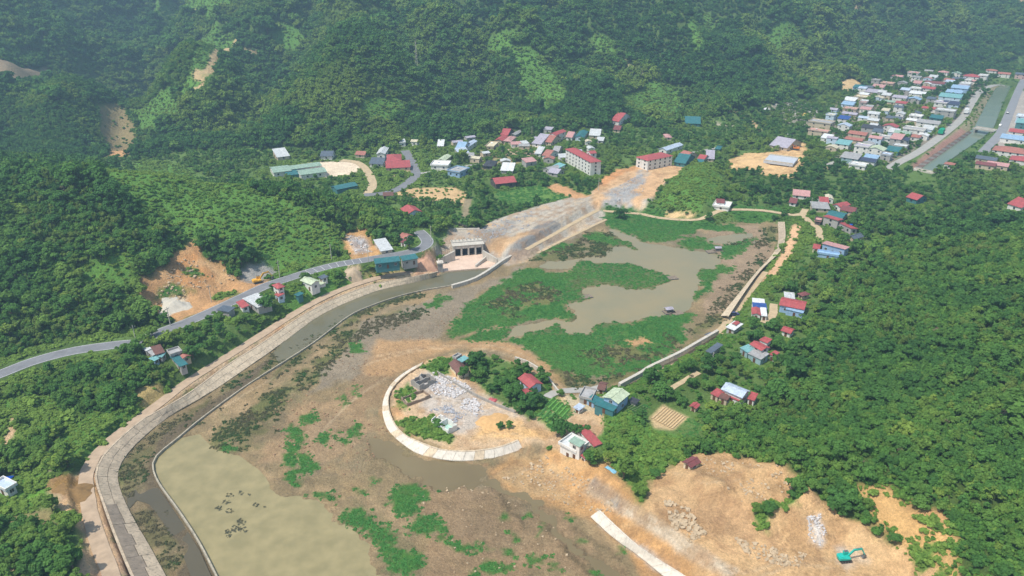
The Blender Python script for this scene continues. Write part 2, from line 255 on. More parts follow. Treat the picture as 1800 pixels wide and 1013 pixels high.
# --- excavation and quarry on the left
zone(gpoly([(240, 548), (225, 528), (245, 490), (300, 455), (320, 430), (352, 428), (375, 455), (410, 475), (430, 488), (480, 488), (484, 502), (430, 516), (375, 538), (315, 566), (280, 560), (262, 545)]), ORANGE, NONE, 1.5, 3.0, 9, reg=7)
zone(gpoly([(300, 470), (350, 440), (400, 490), (360, 500), (310, 500)]), srgb(196, 140, 88), NONE, 4, 3, 9, 0.7); zone(gpoly([(320, 478), (340, 470), (356, 482), (340, 492)]), GREEN, SHRUB, 1.2, 1.2, 5)
zone(gpoly([(298, 500), (345, 512), (330, 515), (290, 530), (270, 532)]), GREEN, SPARSE, 1.2, 1.0, 5); zone(gpoly([(280, 548), (300, 528), (330, 525), (310, 550), (292, 560)]), srgb(206, 196, 176), NONE, 1.2, 0.8); zone(gpoly([(420, 495), (425, 470), (455, 460), (480, 480), (470, 498)]), GRAVEL, NONE, 1.5, 2, 7)
zone(gpoly([(375, 520), (420, 512), (425, 518), (380, 530)]), GREEN, BUSHY, 1.0, 0.8); zone(gpoly([(596, 406), (640, 403), (668, 438), (668, 453), (616, 458)]), srgb(202, 160, 110), NONE, 1.0, 1.0, 5, reg=7); zone(gpoly([(604, 414), (640, 416), (654, 442), (625, 448)]), srgb(186, 184, 186), NONE, 2.0, 1.5, 6)
zone(gpoly([(606, 472), (630, 465), (636, 480), (628, 498), (615, 492)]), srgb(196, 172, 142), NONE, 1.0, 1.0); zone(gpoly([(560, 470), (605, 470), (622, 500), (570, 520), (540, 515), (565, 495)]), LIGHTG, BUSHY, 1.2, 1.0); zone(gpoly([(510, 500), (540, 495), (555, 520), (520, 545), (495, 545)]), LIGHTG, BUSHY, 1.2, 1.0); zone(gpoly([(735, 462), (768, 445), (772, 478), (720, 488)]), srgb(196, 156, 128), NONE, 1.2, 1.2, 6, reg=7)
zone(gpoly([(640, 478), (690, 472), (730, 476), (720, 486), (660, 494)]), srgb(190, 170, 120), SPARSE, 1.2, 1.0)
# --- the building site behind the dam and the dug slope above it
zone(PLATFORM, srgb(184, 176, 164), NONE, 1.5, 1.5, 8, reg=6); zone(ppoly([(800, 430), (850, 400), (900, 390), (940, 378), (900, 410), (850, 436)], 5), GRAVEL, NONE, 5, 5, 10, reg=6); zone(ppoly([(900, 425), (950, 392), (1000, 388), (960, 415), (915, 438), (880, 442)], 5), srgb(138, 136, 134), NONE, 3, 3, 8); zone(ppoly([(860, 424), (900, 410), (930, 405), (910, 420), (870, 434)], 5), srgb(200, 168, 132), NONE, 3, 3, 8)
zone(gpoly([(1040, 345), (1055, 318), (1090, 298), (1140, 290), (1200, 290), (1205, 300), (1170, 318), (1150, 345), (1120, 366), (1040, 362)]), srgb(210, 172, 132), NONE, 1.5, 1.5, 8, reg=6); zone(ppoly([(1055, 352), (1080, 330), (1105, 315), (1120, 296), (1138, 300), (1130, 320), (1118, 340), (1115, 358), (1070, 362)], 5), srgb(168, 166, 164), NONE, 3, 3, 8); zone(gpoly([(1050, 318), (1085, 298), (1140, 288), (1146, 293), (1095, 304), (1058, 330)]), srgb(208, 152, 104), NONE, 1.5, 1.5)
zone(gpoly([(956, 330), (980, 322), (1010, 335), (1040, 345), (1010, 350), (985, 340), (965, 345)]), srgb(208, 160, 116), NONE, 1.2, 1.2, reg=6); zone(gpoly([(775, 425), (800, 405), (845, 403), (830, 425)]), srgb(176, 166, 154), NONE, 2, 2)
zone(gpoly([(868, 340), (950, 325), (1000, 348), (940, 362), (890, 362)]), srgb(104, 136, 66), MARSH, 1.5, 1.0); zone(gpoly([(690, 340), (720, 332), (800, 330), (822, 345), (818, 365), (790, 355), (740, 352)]), srgb(206, 174, 130), SPARSE, 1.5, 1.5); path([(822, 350), (818, 375), (814, 400)], 4, srgb(150, 138, 112))
zone(gpoly([(500, 293), (560, 285), (630, 283), (636, 295), (620, 308), (575, 312)]), srgb(226, 208, 184), NONE, 1.2, 0.6, reg=0); zone(gpoly([(680, 300), (730, 295), (735, 308), (700, 312)]), srgb(196, 176, 136), GARDEN, 1.5, 1.0)
zone(gpoly([(1278, 282), (1310, 270), (1360, 268), (1412, 250), (1420, 268), (1408, 300), (1390, 314), (1345, 308), (1325, 298), (1285, 300)]), srgb(222, 186, 136), NONE, 1.5, 1.2, 8, reg=6); zone(gpoly([(1150, 350), (1205, 296), (1260, 300), (1270, 340), (1230, 372), (1160, 368)]), LIGHTG, SHRUB, 2, 2); zone(gpoly([(1130, 368), (1160, 372), (1205, 372), (1225, 378), (1190, 386), (1150, 382)]), srgb(216, 186, 140), SPARSE, 1.0, 1.0)
zone(gpoly([(835, 265), (890, 260), (930, 285), (850, 300)]), srgb(150, 140, 100), GARDEN, 2, 2); zone(gpoly([(860, 262), (880, 250), (930, 252), (960, 262), (940, 275), (880, 270)]), srgb(190, 168, 140), GARDEN, 2, 2)
# town and dump
zone(gpoly([(1350, 190), (1390, 170), (1440, 190), (1430, 225), (1380, 215)]), srgb(150, 146, 130), GARDEN, 2, 3, 8); zone(gpoly([(1430, 215), (1480, 175), (1600, 130), (1740, 128), (1730, 150), (1680, 215), (1570, 290), (1480, 290)]), srgb(140, 132, 118), GARDEN, 3, 3); zone(gpoly([(1590, 297), (1607, 298), (1702, 232), (1718, 216), (1738, 178), (1758, 146), (1745, 148), (1724, 175), (1700, 214), (1650, 252)]), srgb(150, 142, 112), SPARSE, 1.2, 0.5, reg=0); zone(gpoly([(1592, 297), (1607, 298), (1700, 233), (1690, 226), (1650, 254)]), srgb(168, 130, 116), NONE, 1.2, 0.5, reg=0); zone(gpoly([(1730, 262), (1760, 236), (1775, 200), (1790, 160), (1812, 160), (1812, 240), (1760, 265)]), srgb(176, 168, 160), NONE, 1.5, 0.6, reg=0)
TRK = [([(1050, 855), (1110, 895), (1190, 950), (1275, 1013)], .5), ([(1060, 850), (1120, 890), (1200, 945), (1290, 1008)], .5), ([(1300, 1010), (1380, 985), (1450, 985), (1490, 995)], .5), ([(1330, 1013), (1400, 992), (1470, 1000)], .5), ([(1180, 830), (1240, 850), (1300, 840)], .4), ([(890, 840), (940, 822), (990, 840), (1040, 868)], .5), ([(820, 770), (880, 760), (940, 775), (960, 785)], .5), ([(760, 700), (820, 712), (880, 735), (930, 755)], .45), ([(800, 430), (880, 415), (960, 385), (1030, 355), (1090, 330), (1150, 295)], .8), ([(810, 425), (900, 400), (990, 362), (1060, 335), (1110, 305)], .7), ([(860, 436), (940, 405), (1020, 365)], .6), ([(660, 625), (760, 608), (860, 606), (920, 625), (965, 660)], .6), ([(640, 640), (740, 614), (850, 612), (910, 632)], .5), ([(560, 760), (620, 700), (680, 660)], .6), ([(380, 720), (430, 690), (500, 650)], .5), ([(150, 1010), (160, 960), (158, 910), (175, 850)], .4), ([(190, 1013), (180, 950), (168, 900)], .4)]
# --- marsh and lake bed
G1 = [(781, 588), (808, 555), (835, 528), (862, 504), (902, 481), (922, 471), (949, 468), (966, 481), (996, 481), (1030, 488), (1050, 496), (1026, 508), (1026, 521), (999, 535), (1006, 561), (936, 561), (892, 568), (855, 578), (788, 593)]
for px in ([(939, 456), (1003, 427), (1033, 410), (1055, 408), (1090, 417), (1123, 434), (1123, 441), (1076, 441), (1050, 447), (1003, 457), (952, 459)], [(1264, 456), (1277, 434), (1301, 424), (1334, 414), (1361, 397), (1368, 410), (1366, 430), (1310, 440)], [(1362, 400), (1372, 412), (1340, 470), (1300, 528), (1262, 572), (1215, 600), (1240, 565), (1290, 500), (1340, 440)],
           [(613, 553), (690, 525), (750, 513), (745, 522), (700, 533), (640, 552), (600, 575), (560, 610), (480, 665), (470, 662), (540, 606)], [(582, 603), (627, 576), (667, 556), (703, 545), (734, 536), (761, 541), (750, 554), (716, 565), (685, 576), (658, 590), (627, 603), (580, 640), (555, 668), (520, 690), (500, 690), (520, 665)], [(357, 777), (396, 747), (446, 710), (497, 680), (523, 693), (503, 717), (470, 754), (460, 777), (430, 789), (372, 790)],
           [(201, 824), (235, 784), (278, 754), (292, 760), (255, 804), (248, 847), (221, 871)], [(231, 901), (262, 888), (289, 918), (329, 982), (302, 1013), (288, 1005), (262, 958)], [(940, 620), (1000, 655), (1060, 662), (1110, 655), (1150, 640), (1200, 605), (1215, 600), (1140, 648), (1088, 672), (1000, 684), (960, 655)], [(285, 752), (380, 690), (500, 610), (520, 610), (440, 665), (330, 752), (300, 765)]):
    zone(ppoly(px), srgb(104, 106, 66), REED, 1.5, 2.5, 7, speck=0.8, k=1.4)
zone(ppoly([(640, 560), (760, 520), (850, 500), (900, 470), (930, 462), (880, 500), (800, 560), (740, 620), (660, 670), (560, 700), (560, 660)]), srgb(144, 132, 116), None, 6, 5, 16, 0.8); zone(ppoly([(480, 720), (560, 690), (660, 680), (690, 740), (640, 790), (560, 830), (470, 790)]), srgb(172, 142, 110), None, 8, 6, 14, 0.6); zone(ppoly([(690, 860), (860, 850), (960, 900), (1060, 1000), (1080, 1020), (760, 1020)]), srgb(152, 126, 98), None, 8, 6, 14, 0.7)
zone(ppoly([(1250, 400), (1330, 395), (1365, 440), (1300, 520), (1250, 560), (1235, 530), (1260, 480)]), srgb(158, 136, 114), None, 4, 3, 10, 0.8); zone(ppoly([(590, 700), (640, 660), (700, 630), (690, 690), (640, 720)]), srgb(150, 126, 96), None, 6, 5, 12, 0.8)
zone(ppoly([(300, 1020), (330, 982), (289, 918), (262, 888), (250, 860), (256, 805), (292, 762), (390, 690), (480, 626), (500, 612), (440, 672), (356, 733), (315, 767), (278, 797), (268, 817), (278, 847), (312, 894), (381, 1013), (381, 1020)]), srgb(98, 88, 74), NONE, 1.0, 1.0, 8)
for px in (G1, [(1023, 456), (1070, 464), (1107, 462), (1123, 467), (1167, 481), (1175, 494), (1154, 508), (1113, 506), (1070, 498), (1030, 491), (996, 484)], [(1053, 374), (1097, 367), (1137, 374), (1200, 387), (1250, 395), (1294, 394), (1311, 412), (1234, 404), (1200, 416), (1167, 424), (1130, 424), (1097, 407), (1070, 400)], [(1200, 437), (1198, 420), (1230, 417), (1267, 434), (1244, 442)], [(1264, 454), (1277, 434), (1301, 424), (1330, 416), (1318, 430), (1284, 455)],
           [(1223, 484), (1260, 464), (1294, 471), (1267, 484), (1244, 494), (1254, 514), (1223, 533), (1221, 526), (1238, 508)], [(892, 598), (929, 588), (956, 582), (972, 573), (1003, 590), (1033, 590), (1043, 578), (1070, 569), (1103, 569), (1154, 561), (1194, 553), (1213, 548), (1210, 570), (1200, 600), (1150, 640), (1110, 655), (1060, 662), (1000, 655), (960, 640), (930, 620)], [(801, 598), (855, 582), (895, 575), (879, 595), (835, 600)], [(747, 534), (775, 524), (790, 524), (774, 536), (752, 540)],
           [(600, 891), (627, 894), (650, 921), (694, 931), (697, 941), (690, 966), (734, 962), (741, 988), (734, 1013), (690, 1013), (667, 978), (650, 945), (590, 912)], [(940, 452), (985, 428), (1000, 432), (960, 452)], [(1250, 380), (1300, 372), (1370, 378), (1372, 392), (1300, 392)], [(1020, 415), (1055, 408), (1100, 425), (1122, 440), (1080, 432)]):
    zone(ppoly(px), GREEN, MARSH, 1.0, 2.4, 6)
for px in ([(860, 530), (900, 505), (960, 500), (990, 520), (930, 548), (880, 555)], [(1020, 625), (1100, 600), (1180, 590), (1150, 630), (1080, 650)]): zone(ppoly(px), OLIVE, REED, 3, 4, 8, speck=1.5)
zone(ppoly([(1100, 596), (1140, 590), (1150, 600), (1115, 607)]), srgb(196, 154, 112), NONE, 1.5, 1.5)
for e in ((544, 737, 14, 8), (520, 764, 13, 18), (577, 767, 13, 7), (517, 794, 20, 12), (537, 807, 13, 10), (507, 810, 10, 12), (540, 827, 13, 10), (513, 837, 13, 12), (523, 852, 8, 4), (567, 874, 20, 8), (722, 874, 27, 22), (714, 893, 20, 14), (754, 921, 27, 18), (778, 946, 9, 5), (796, 953, 12, 8), (816, 957, 11, 8), (837, 967, 5, 6), (882, 967, 13, 7), (855, 968, 4, 4), (872, 995, 26, 11),
          (937, 992, 12, 7), (959, 923, 6, 5), (936, 901, 6, 5), (951, 936, 4, 4), (905, 946, 5, 4), (840, 1009, 10, 5), (1050, 1002, 14, 11), (979, 995, 7, 6), (1083, 967, 9, 6), (640, 866, 10, 7), (627, 755, 7, 10), (607, 775, 9, 5), (625, 688, 6, 4), (607, 713, 6, 4), (627, 612, 10, 9), (600, 700, 7, 4), (660, 845, 5, 3), (690, 885, 6, 4), (890, 905, 12, 7), (1020, 955, 8, 5), (1000, 905, 5, 4), (400, 785, 12, 6)):
    zone(ell(*e), GREEN, MARSH, 0.8, 1.9, 3.2)
zone(ppoly([(655, 600), (900, 600), (960, 640), (985, 680), (950, 650), (880, 615), (800, 612), (740, 630), (690, 660), (640, 660)]), srgb(184, 148, 108), NONE, 2, 2, 8, 0.9)
for px, w in (([(958, 925), (985, 945), (1020, 970), (1060, 1000), (1100, 1030)], 1.6), ([(880, 880), (905, 900), (925, 930)], .9), ([(985, 960), (1010, 990), (1040, 1013)], 1.3), ([(870, 868), (895, 878), (905, 890)], 1.2), ([(1010, 925), (1050, 955), (1090, 985)], .8)):
    path(px, w, srgb(84, 76, 56), None, z=0, soft=1.0, warp=1.2, k=0.85)
# --- island
zone(ISLAND, srgb(205, 176, 142), NONE, 1.0, 0.6); zone(ppoly([(720, 690), (745, 655), (790, 660), (850, 690), (905, 712), (925, 745), (880, 735), (850, 745), (800, 760), (760, 735), (725, 715)], 2), srgb(196, 184, 172), NONE, 2, 2.5, 7); zone(ppoly([(850, 735), (905, 745), (965, 760), (960, 775), (880, 775), (830, 770)], 2), srgb(222, 180, 126), NONE, 2, 2, 7); zone(ppoly([(690, 700), (715, 690), (715, 730), (745, 755), (720, 755), (700, 735)], 2), srgb(214, 166, 120), NONE, 2, 2, 6)
for px, c, v in (([(738, 645), (765, 628), (800, 630), (795, 655), (765, 658)], LIGHTG, BUSHY), ([(698, 690), (718, 672), (728, 690), (715, 720), (700, 712)], LIGHTG, BUSHY), ([(700, 740), (725, 735), (760, 740), (800, 765), (800, 780), (750, 772), (715, 760)], LIGHTG, BUSHY), ([(815, 630), (850, 622), (905, 640), (950, 662), (985, 692), (970, 720), (930, 740), (900, 705), (850, 685), (820, 660)], TURF, GARDEN), ([(850, 690), (890, 690), (930, 712), (925, 735), (880, 712)], TURF, GARDEN),
                 ([(953, 712), (985, 700), (1005, 722), (990, 738)], LIGHTG, MARSH), ([(940, 730), (955, 722), (1000, 745), (985, 765)], LIGHTG, MARSH), ([(985, 690), (1050, 690), (1060, 720), (1010, 725)], srgb(190, 176, 146), GARDEN)): zone(ppoly(px, 2), c, v, 1.2, 1.2, 5)
# --- earthworks at the lower right
zone(ppoly([(858, 821), (902, 795), (968, 786), (1003, 807), (1033, 821), (1063, 816), (1110, 878), (1180, 930), (1380, 1110), (1230, 1110), (1110, 960), (1040, 905), (960, 880), (890, 850)], 2), srgb(200, 156, 106), NONE, 2, 2, 8, reg=7); zone(ppoly([(880, 830), (960, 800), (1020, 840), (1000, 880), (930, 860)], 2), srgb(190, 160, 120), NONE, 4, 4, 8, 0.7)
zone(gpoly([(1190, 812), (1227, 797), (1267, 794), (1317, 807), (1374, 814), (1405, 847), (1391, 885), (1428, 871), (1468, 888), (1515, 911), (1535, 941), (1580, 960), (1640, 985), (1700, 1100), (1280, 1100), (1190, 950), (1130, 890), (1150, 840)]), srgb(204, 168, 124), NONE, 1.2, 2.0, 8, reg=7); zone(gpoly([(1150, 850), (1250, 860), (1330, 890), (1370, 930), (1300, 960), (1200, 930)]), srgb(176, 142, 106), NONE, 4, 4, 9, 0.8)
zone(gpoly([(1570, 935), (1620, 945), (1660, 985), (1680, 1090), (1630, 1090), (1600, 1000)]), LIGHTG, BUSHY, 1.0, 3.0, 6, speck=1.2, k=0.95); zone(gpoly([(1330, 895), (1355, 882), (1400, 875), (1420, 870), (1395, 895), (1365, 910), (1350, 940), (1335, 935)]), LIGHTG, BUSHY, 1.0, 1.0, 5); zone(gpoly([(1420, 912), (1440, 905), (1450, 940), (1430, 960), (1418, 945)]), srgb(216, 210, 204), NONE, 2, 1.5, 5); zone(gpoly([(1470, 960), (1495, 955), (1515, 975), (1500, 1005), (1475, 990)]), srgb(200, 190, 180), NONE, 2, 2, 5, 0.7)
path([(1033, 842), (1070, 862), (1130, 905), (1200, 955), (1290, 1015)], 3.4, srgb(200, 184, 162), z=4); path([(1040, 838), (1075, 862), (1100, 882)], 2.5, srgb(146, 140, 134), z=4); path([(1062, 902), (1095, 932), (1140, 965), (1190, 1000)], 2.6, srgb(190, 184, 178), z=3)
path([(1300, 520), (1280, 555), (1262, 580), (1240, 595)], 3, srgb(214, 186, 146), z=3); path([(1400, 395), (1385, 440), (1350, 485)], 5, srgb(216, 176, 138), z=4); path([(1250, 590), (1210, 615), (1150, 648)], 3.2, srgb(206, 188, 160), z=3)
zone(gpoly([(1143, 735), (1165, 712), (1210, 735), (1185, 758), (1150, 752)]), srgb(206, 180, 138), NONE, 0.8, 0.2); zone(gpoly([(1095, 712), (1120, 705), (1145, 718), (1120, 732)]), TURF, MARSH, 1.0, 0.8); zone(gpoly([(1180, 760), (1215, 738), (1240, 750), (1210, 775)]), TURF, MARSH, 1.0, 0.8)
zone(gpoly([(1060, 690), (1110, 672), (1150, 690), (1110, 710)]), TURF, GARDEN, 1.5, 1.2)
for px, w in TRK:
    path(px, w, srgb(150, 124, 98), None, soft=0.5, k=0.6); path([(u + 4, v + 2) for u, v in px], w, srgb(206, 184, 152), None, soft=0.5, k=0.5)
EB = ((REG == 6) | (REG == 7) | (REG == 5)) * (VEG == NONE); EBf = EB * 1.0
mixc(EBf * 0.5 * sm((fbm(X, Y, 6, 4, 78) - 0.2) * 4), srgb(160, 126, 90)); mixc(EBf * 0.4 * sm((fbm(X, Y, 2.5, 3, 79) - 0.3) * 5), srgb(168, 132, 98)); mixc(EBf * 0.35 * sm((-fbm(X, Y, 9, 4, 80) - 0.3) * 4), srgb(220, 186, 140))
VEG[near_sd(X, Y, LAKE) > 1] = np.where(VEG[near_sd(X, Y, LAKE) > 1] == MARSH, MARSH, NONE)
for px, z in (([(1608, 300), (1560, 297), (1700, 215), (1745, 140), (1800, 130), (1810, 160), (1740, 262), (1640, 306)], 3), ([(1600, 300), (1640, 303), (1650, 330), (1590, 325)], 4)):
    k = near_sd(X, Y, ppoly(px, z), 5) > 0; VEG[k] = np.where(VEG[k] == FOREST, SPARSE, np.where(VEG[k] == GARDEN, SPARSE, VEG[k]))
VEG[(near_sd(X, Y, TOWN_CANAL) > -1.5)] = NONE
k = (line_d(X, Y, ROAD) < 12) & (Y < 300) & ((X < -127) | (X > -103)) & ((VEG == FOREST) | (VEG == GARDEN)); VEG[k] = np.where(lookup(GZ, X[k], Y[k]) < 8.15, BUSHY, VEG[k])
for px, z, w in (([(1378, 390), (1379, 420), (1368, 444), (1337, 474), (1307, 514), (1279, 555), (1240, 592), (1192, 620), (1143, 643), (1089, 674)], 2.4, 9), ([(1395, 400), (1380, 445), (1340, 490)], 4, 7), ([(1160, 384), (1240, 385), (1290, 370), (1412, 376), (1441, 420)], 4, 7), ([(645, 341), (655, 327), (648, 305), (630, 287)], 4, 12), ([(640, 343), (702, 332), (731, 306), (718, 275)], 4, 10), ([(500, 300), (560, 290), (636, 296)], 4, 16)):
    k = (line_d(X, Y + (w * 0.35), [P(u, v, z) for u, v in px]) < w) & ((VEG == FOREST) | (VEG == GARDEN)); VEG[k] = BUSHY
C *= np.array([1.10, 1.07, 1.02])
wetm = sm((0.02 - GZ) / 0.3) * (sdB > 0); mixc(wetm * 0.45, srgb(120, 106, 80))
# grassy banks in the water stand a little above it
mz = sm((VEG == MARSH) * 1.0) * (sdB > 0)
for _ in range(2): mz = (mz + np.roll(mz, 1, 0) + np.roll(mz, -1, 0) + np.roll(mz, 1, 1) + np.roll(mz, -1, 1)) / 5
lk = (np.maximum(near_sd(X, Y, LAKE), near_sd(X, Y, LAKE_ARM)) > -4)
GZ = np.where(lk & (mz > 0.25), np.maximum(GZ, -0.28 + 0.35 * mz), GZ)
# ---------------------------------------------------------------- lanes: level the ground under them before it is meshed
LANES = [  # name, photo points, width, material key
    ('village_road', [(640, 343), (672, 341), (702, 332), (724, 316), (731, 306), (726, 290), (718, 275), (712, 265)], 6.0, 'asphalt'),
    ('dirt_drive', [(645, 341), (655, 327), (648, 305), (630, 287), (600, 282)], 5.0, 'dirt'), ('bank_track', [(215, 1100), (196, 1013), (172, 950), (155, 885), (152, 835), (175, 795), (225, 752), (282, 708), (335, 668), (395, 632), (452, 595), (532, 543), (598, 511), (662, 491), (725, 480)], 3.6, 'bank_dirt'), ('village_lane', [(731, 306), (780, 300), (820, 292), (850, 290)], 3.2, 'concrete_lane'),
    ('lake_path', [(1060, 371), (1120, 376), (1160, 384), (1215, 387), (1240, 383), (1262, 372), (1290, 368), (1340, 372), (1395, 378), (1415, 374)], 3.4, 'dirt'), ('lake_path', [(1416, 368), (1412, 378), (1425, 392), (1438, 402), (1441, 420), (1446, 430)], 3.4, 'dirt'),
    ('berm_path', [(1052, 370), (1010, 392), (965, 418), (925, 440)], 2.6, 'dirt'), ('berm_path', [(1066, 386), (1020, 408), (980, 428), (945, 446)], 1.8, 'dirt'),
    ('dike_track', [(1345, 478), (1312, 522), (1284, 560), (1258, 588), (1215, 615), (1152, 650), (1105, 674)], 2.6, 'dirt'), ('garden_path', [(1360, 535), (1358, 555), (1342, 568)], 3.0, 'dirt'), ('garden_path', [(1165, 695), (1185, 680), (1212, 665), (1228, 655)], 2.0, 'dirt'), ('garden_path', [(962, 700), (975, 690), (1000, 690), (1040, 686), (1062, 680)], 3.0, 'concrete_lane'),
    ('town_road', [(1560, 297), (1585, 283), (1610, 270), (1650, 243), (1690, 210), (1706, 185), (1722, 162), (1748, 150), (1775, 152)], 6.0, 'concrete_lane'), ('town_road', [(1728, 268), (1745, 250), (1760, 232), (1774, 200), (1788, 165), (1800, 140)], 6.5, 'asphalt_light'),
    ('town_lane', [(1200, 272), (1232, 266), (1262, 260)], 3.0, 'concrete_lane'), ('town_lane', [(1440, 292), (1470, 285), (1500, 270)], 4.0, 'concrete_lane')]
def relax(pts, n=4):
    w = spline(pts, n); z = np.array([HZ(*p) for p in w])
    for _ in range(12): z[1:-1] = (z[:-2] + z[1:-1] * 2 + z[2:]) / 4
    return w, list(z)
LANE_W = []
for nm, px, wd, mk in LANES:
    w, zs = relax([G(u, v) for u, v in px]); LANE_W.append((nm, w, zs, wd, mk))
    x0, x1 = min(p[0] for p in w) - wd, max(p[0] for p in w) + wd; y0, y1 = min(p[1] for p in w) - wd, max(p[1] for p in w) + wd
    r0, r1 = np.searchsorted(YR, [y0, y1]); r0 = max(r0 - 2, 0); r1 += 2
    d, zz = line_d(X[r0:r1], Y[r0:r1], w, zs); k = sm((wd * 0.5 + 2.0 - d) / 1.6)
    GZ[r0:r1] = GZ[r0:r1] * (1 - k) + (zz - 0.12) * k; VEG[r0:r1][d < wd * 0.5 + 0.8] = NONE
VEG[line_d(X, Y, ROAD) < 5.0] = NONE
# concrete revetments: top line and toe line in photo points, level of top and toe, number of slabs
REVET = [
    ('left', [(275, 1090), (236, 1013), (205, 940), (183, 880), (171, 840), (176, 815), (198, 785), (252, 738), (295, 715), (339, 688), (400, 643), (460, 605), (537, 553), (600, 521), (667, 498), (729, 487), (770, 477)],
     [(335, 1090), (292, 1013), (262, 958), (231, 905), (215, 870), (206, 840), (212, 815), (235, 784), (278, 746), (312, 722), (369, 690), (430, 649), (497, 602), (560, 556), (618, 528), (671, 509), (738, 494), (767, 485)], 2.2, 0.0, 50),
    ('island', [(741, 641), (714, 657), (694, 675), (683, 694), (682, 716), (689, 739), (705, 761), (734, 777), (768, 790), (801, 794), (835, 794), (879, 787), (912, 775)],
     [(744, 636), (715, 652), (690, 672), (677, 694), (672, 714), (675, 738), (688, 763), (728, 794), (761, 804), (801, 810), (855, 807), (890, 799), (919, 789)], 2.0, 0.2, 30),
    ('dike', [(1378, 390), (1379, 420), (1368, 444), (1337, 474), (1307, 514), (1279, 555)], [(1367, 390), (1368, 424), (1358, 447), (1327, 481), (1297, 518), (1267, 555)], 2.4, 0.6, 22),
    ('lower', [(1051, 898), (1086, 931), (1123, 962), (1200, 1012), (1260, 1052)], [(1038, 908), (1076, 943), (1117, 972), (1164, 1010), (1230, 1056)], 2.4, 0.5, 13)]
def resample(pts, n):
    pts = [Vector(p) for p in pts]; L = [0]
    for a, b2 in zip(pts, pts[1:]): L.append(L[-1] + (b2 - a).length)
    out = []
    for k in range(n + 1):
        s = L[-1] * k / n; i = max(j for j in range(len(L) - 1) if L[j] <= s + 1e-9); t = (s - L[i]) / max(L[i + 1] - L[i], 1e-6); out.append(pts[i].lerp(pts[i + 1], t))
    return out
REV_Q = {}
for nm, tp, bt, zt, zb, n in REVET:
    T = resample(spline([(*P(u, v, zt), zt) for u, v in tp], 5), n); B = resample(spline([(*P(u, v, zb), zb) for u, v in bt], 5), n); REV_Q[nm] = (T, B)
    if nm == 'left':                    # the toe slides along the top line so that the joints stay square to the bank
        dense = resample(B, 400); B = [min(dense, key=lambda q: (q.xy - t.xy).length) for t in T]; REV_Q[nm] = (T, B)
    poly = [(p.x, p.y) for p in T] + [(p.x, p.y) for p in B[::-1]]; y0 = min(p[1] for p in poly) - 4; y1 = max(p[1] for p in poly) + 4
    r0, r1 = np.searchsorted(YR, [y0, y1]); r0 = max(r0 - 2, 0); r1 += 2; sx, sy = X[r0:r1], Y[r0:r1]
    d = poly_sd(sx, sy, poly); dt = line_d(sx, sy, [(p.x, p.y) for p in T]); db = line_d(sx, sy, [(p.x, p.y) for p in B]); zp = zb + (zt - zb) * db / (dt + db + 1e-6)
    GZ[r0:r1] = np.where(d > -0.8, np.minimum(GZ[r0:r1], zp - 0.35), GZ[r0:r1])
    top = (dt < 3.0) & (d <= -0.8) & (dt < db); GZ[r0:r1] = np.where(top & (GZ[r0:r1] > zt - 0.05), np.minimum(GZ[r0:r1], zt - 0.05 + 0.4 * (dt - 0.8)), GZ[r0:r1]); VEG[r0:r1][d > -0.6] = NONE
# apron of the sluice gate
APRON = ppoly([(779, 477), (777, 458), (800, 451), (847, 447), (874, 459), (866, 470)], 0.4)
d = near_sd(X, Y, APRON, 20); GZ = np.where(d > -1.5, np.minimum(GZ, 0.25 + 2.5 * np.maximum(-d, 0)), GZ)
VEG[near_sd(X, Y, gpoly([(1140, 735), (1165, 708), (1215, 733), (1188, 764), (1150, 757)])) > -1.5] = NONE
# ================================================================ MATERIALS
MATS = {}
def newmat(name):
    m = bpy.data.materials.new(name); m.use_nodes = True; nt = m.node_tree; return m, nt, nt.nodes['Principled BSDF']
def N(nt, t, **kw):
    n = nt.nodes.new(t)
    for k, v in kw.items(): setattr(n, k, v)
    return n
def soil_material():
    m, nt, b = newmat('soil'); L = nt.links
    at = N(nt, 'ShaderNodeAttribute', attribute_name='soil'); geo = N(nt, 'ShaderNodeNewGeometry')
    col = at.outputs['Color']
    for sc, lo, hi, det in ((0.35, 0.84, 1.14, 5), (1.6, 0.76, 1.2, 5), (5.0, 0.8, 1.18, 3), (0.06, 0.9, 1.1, 3)):
        nz = N(nt, 'ShaderNodeTexNoise'); nz.inputs['Scale'].default_value = sc; nz.inputs['Detail'].default_value = det; nz.inputs['Roughness'].default_value = 0.65
        L.new(geo.outputs['Position'], nz.inputs['Vector'])
        mr = N(nt, 'ShaderNodeMapRange'); mr.inputs[1].default_value = 0.3; mr.inputs[2].default_value = 0.7; mr.inputs[3].default_value = lo; mr.inputs[4].default_value = hi
        L.new(nz.outputs['Fac'], mr.inputs[0])
        mx = N(nt, 'ShaderNodeVectorMath', operation='SCALE'); L.new(col, mx.inputs[0]); L.new(mr.outputs[0], mx.inputs['Scale']); col = mx.outputs[0]
    L.new(col, b.inputs['Base Color']); b.inputs['Roughness'].default_value = 0.95; b.inputs['Specular IOR Level'].default_value = 0.15
    nz = N(nt, 'ShaderNodeTexNoise'); nz.inputs['Scale'].default_value = 0.9; nz.inputs['Detail'].default_value = 8; nz.inputs['Roughness'].default_value = 0.7; L.new(geo.outputs['Position'], nz.inputs['Vector'])
    bp = N(nt, 'ShaderNodeBump'); bp.inputs['Strength'].default_value = 1.0; bp.inputs['Distance'].default_value = 0.9; L.new(nz.outputs['Fac'], bp.inputs['Height']); L.new(bp.outputs[0], b.inputs['Normal'])
    return m
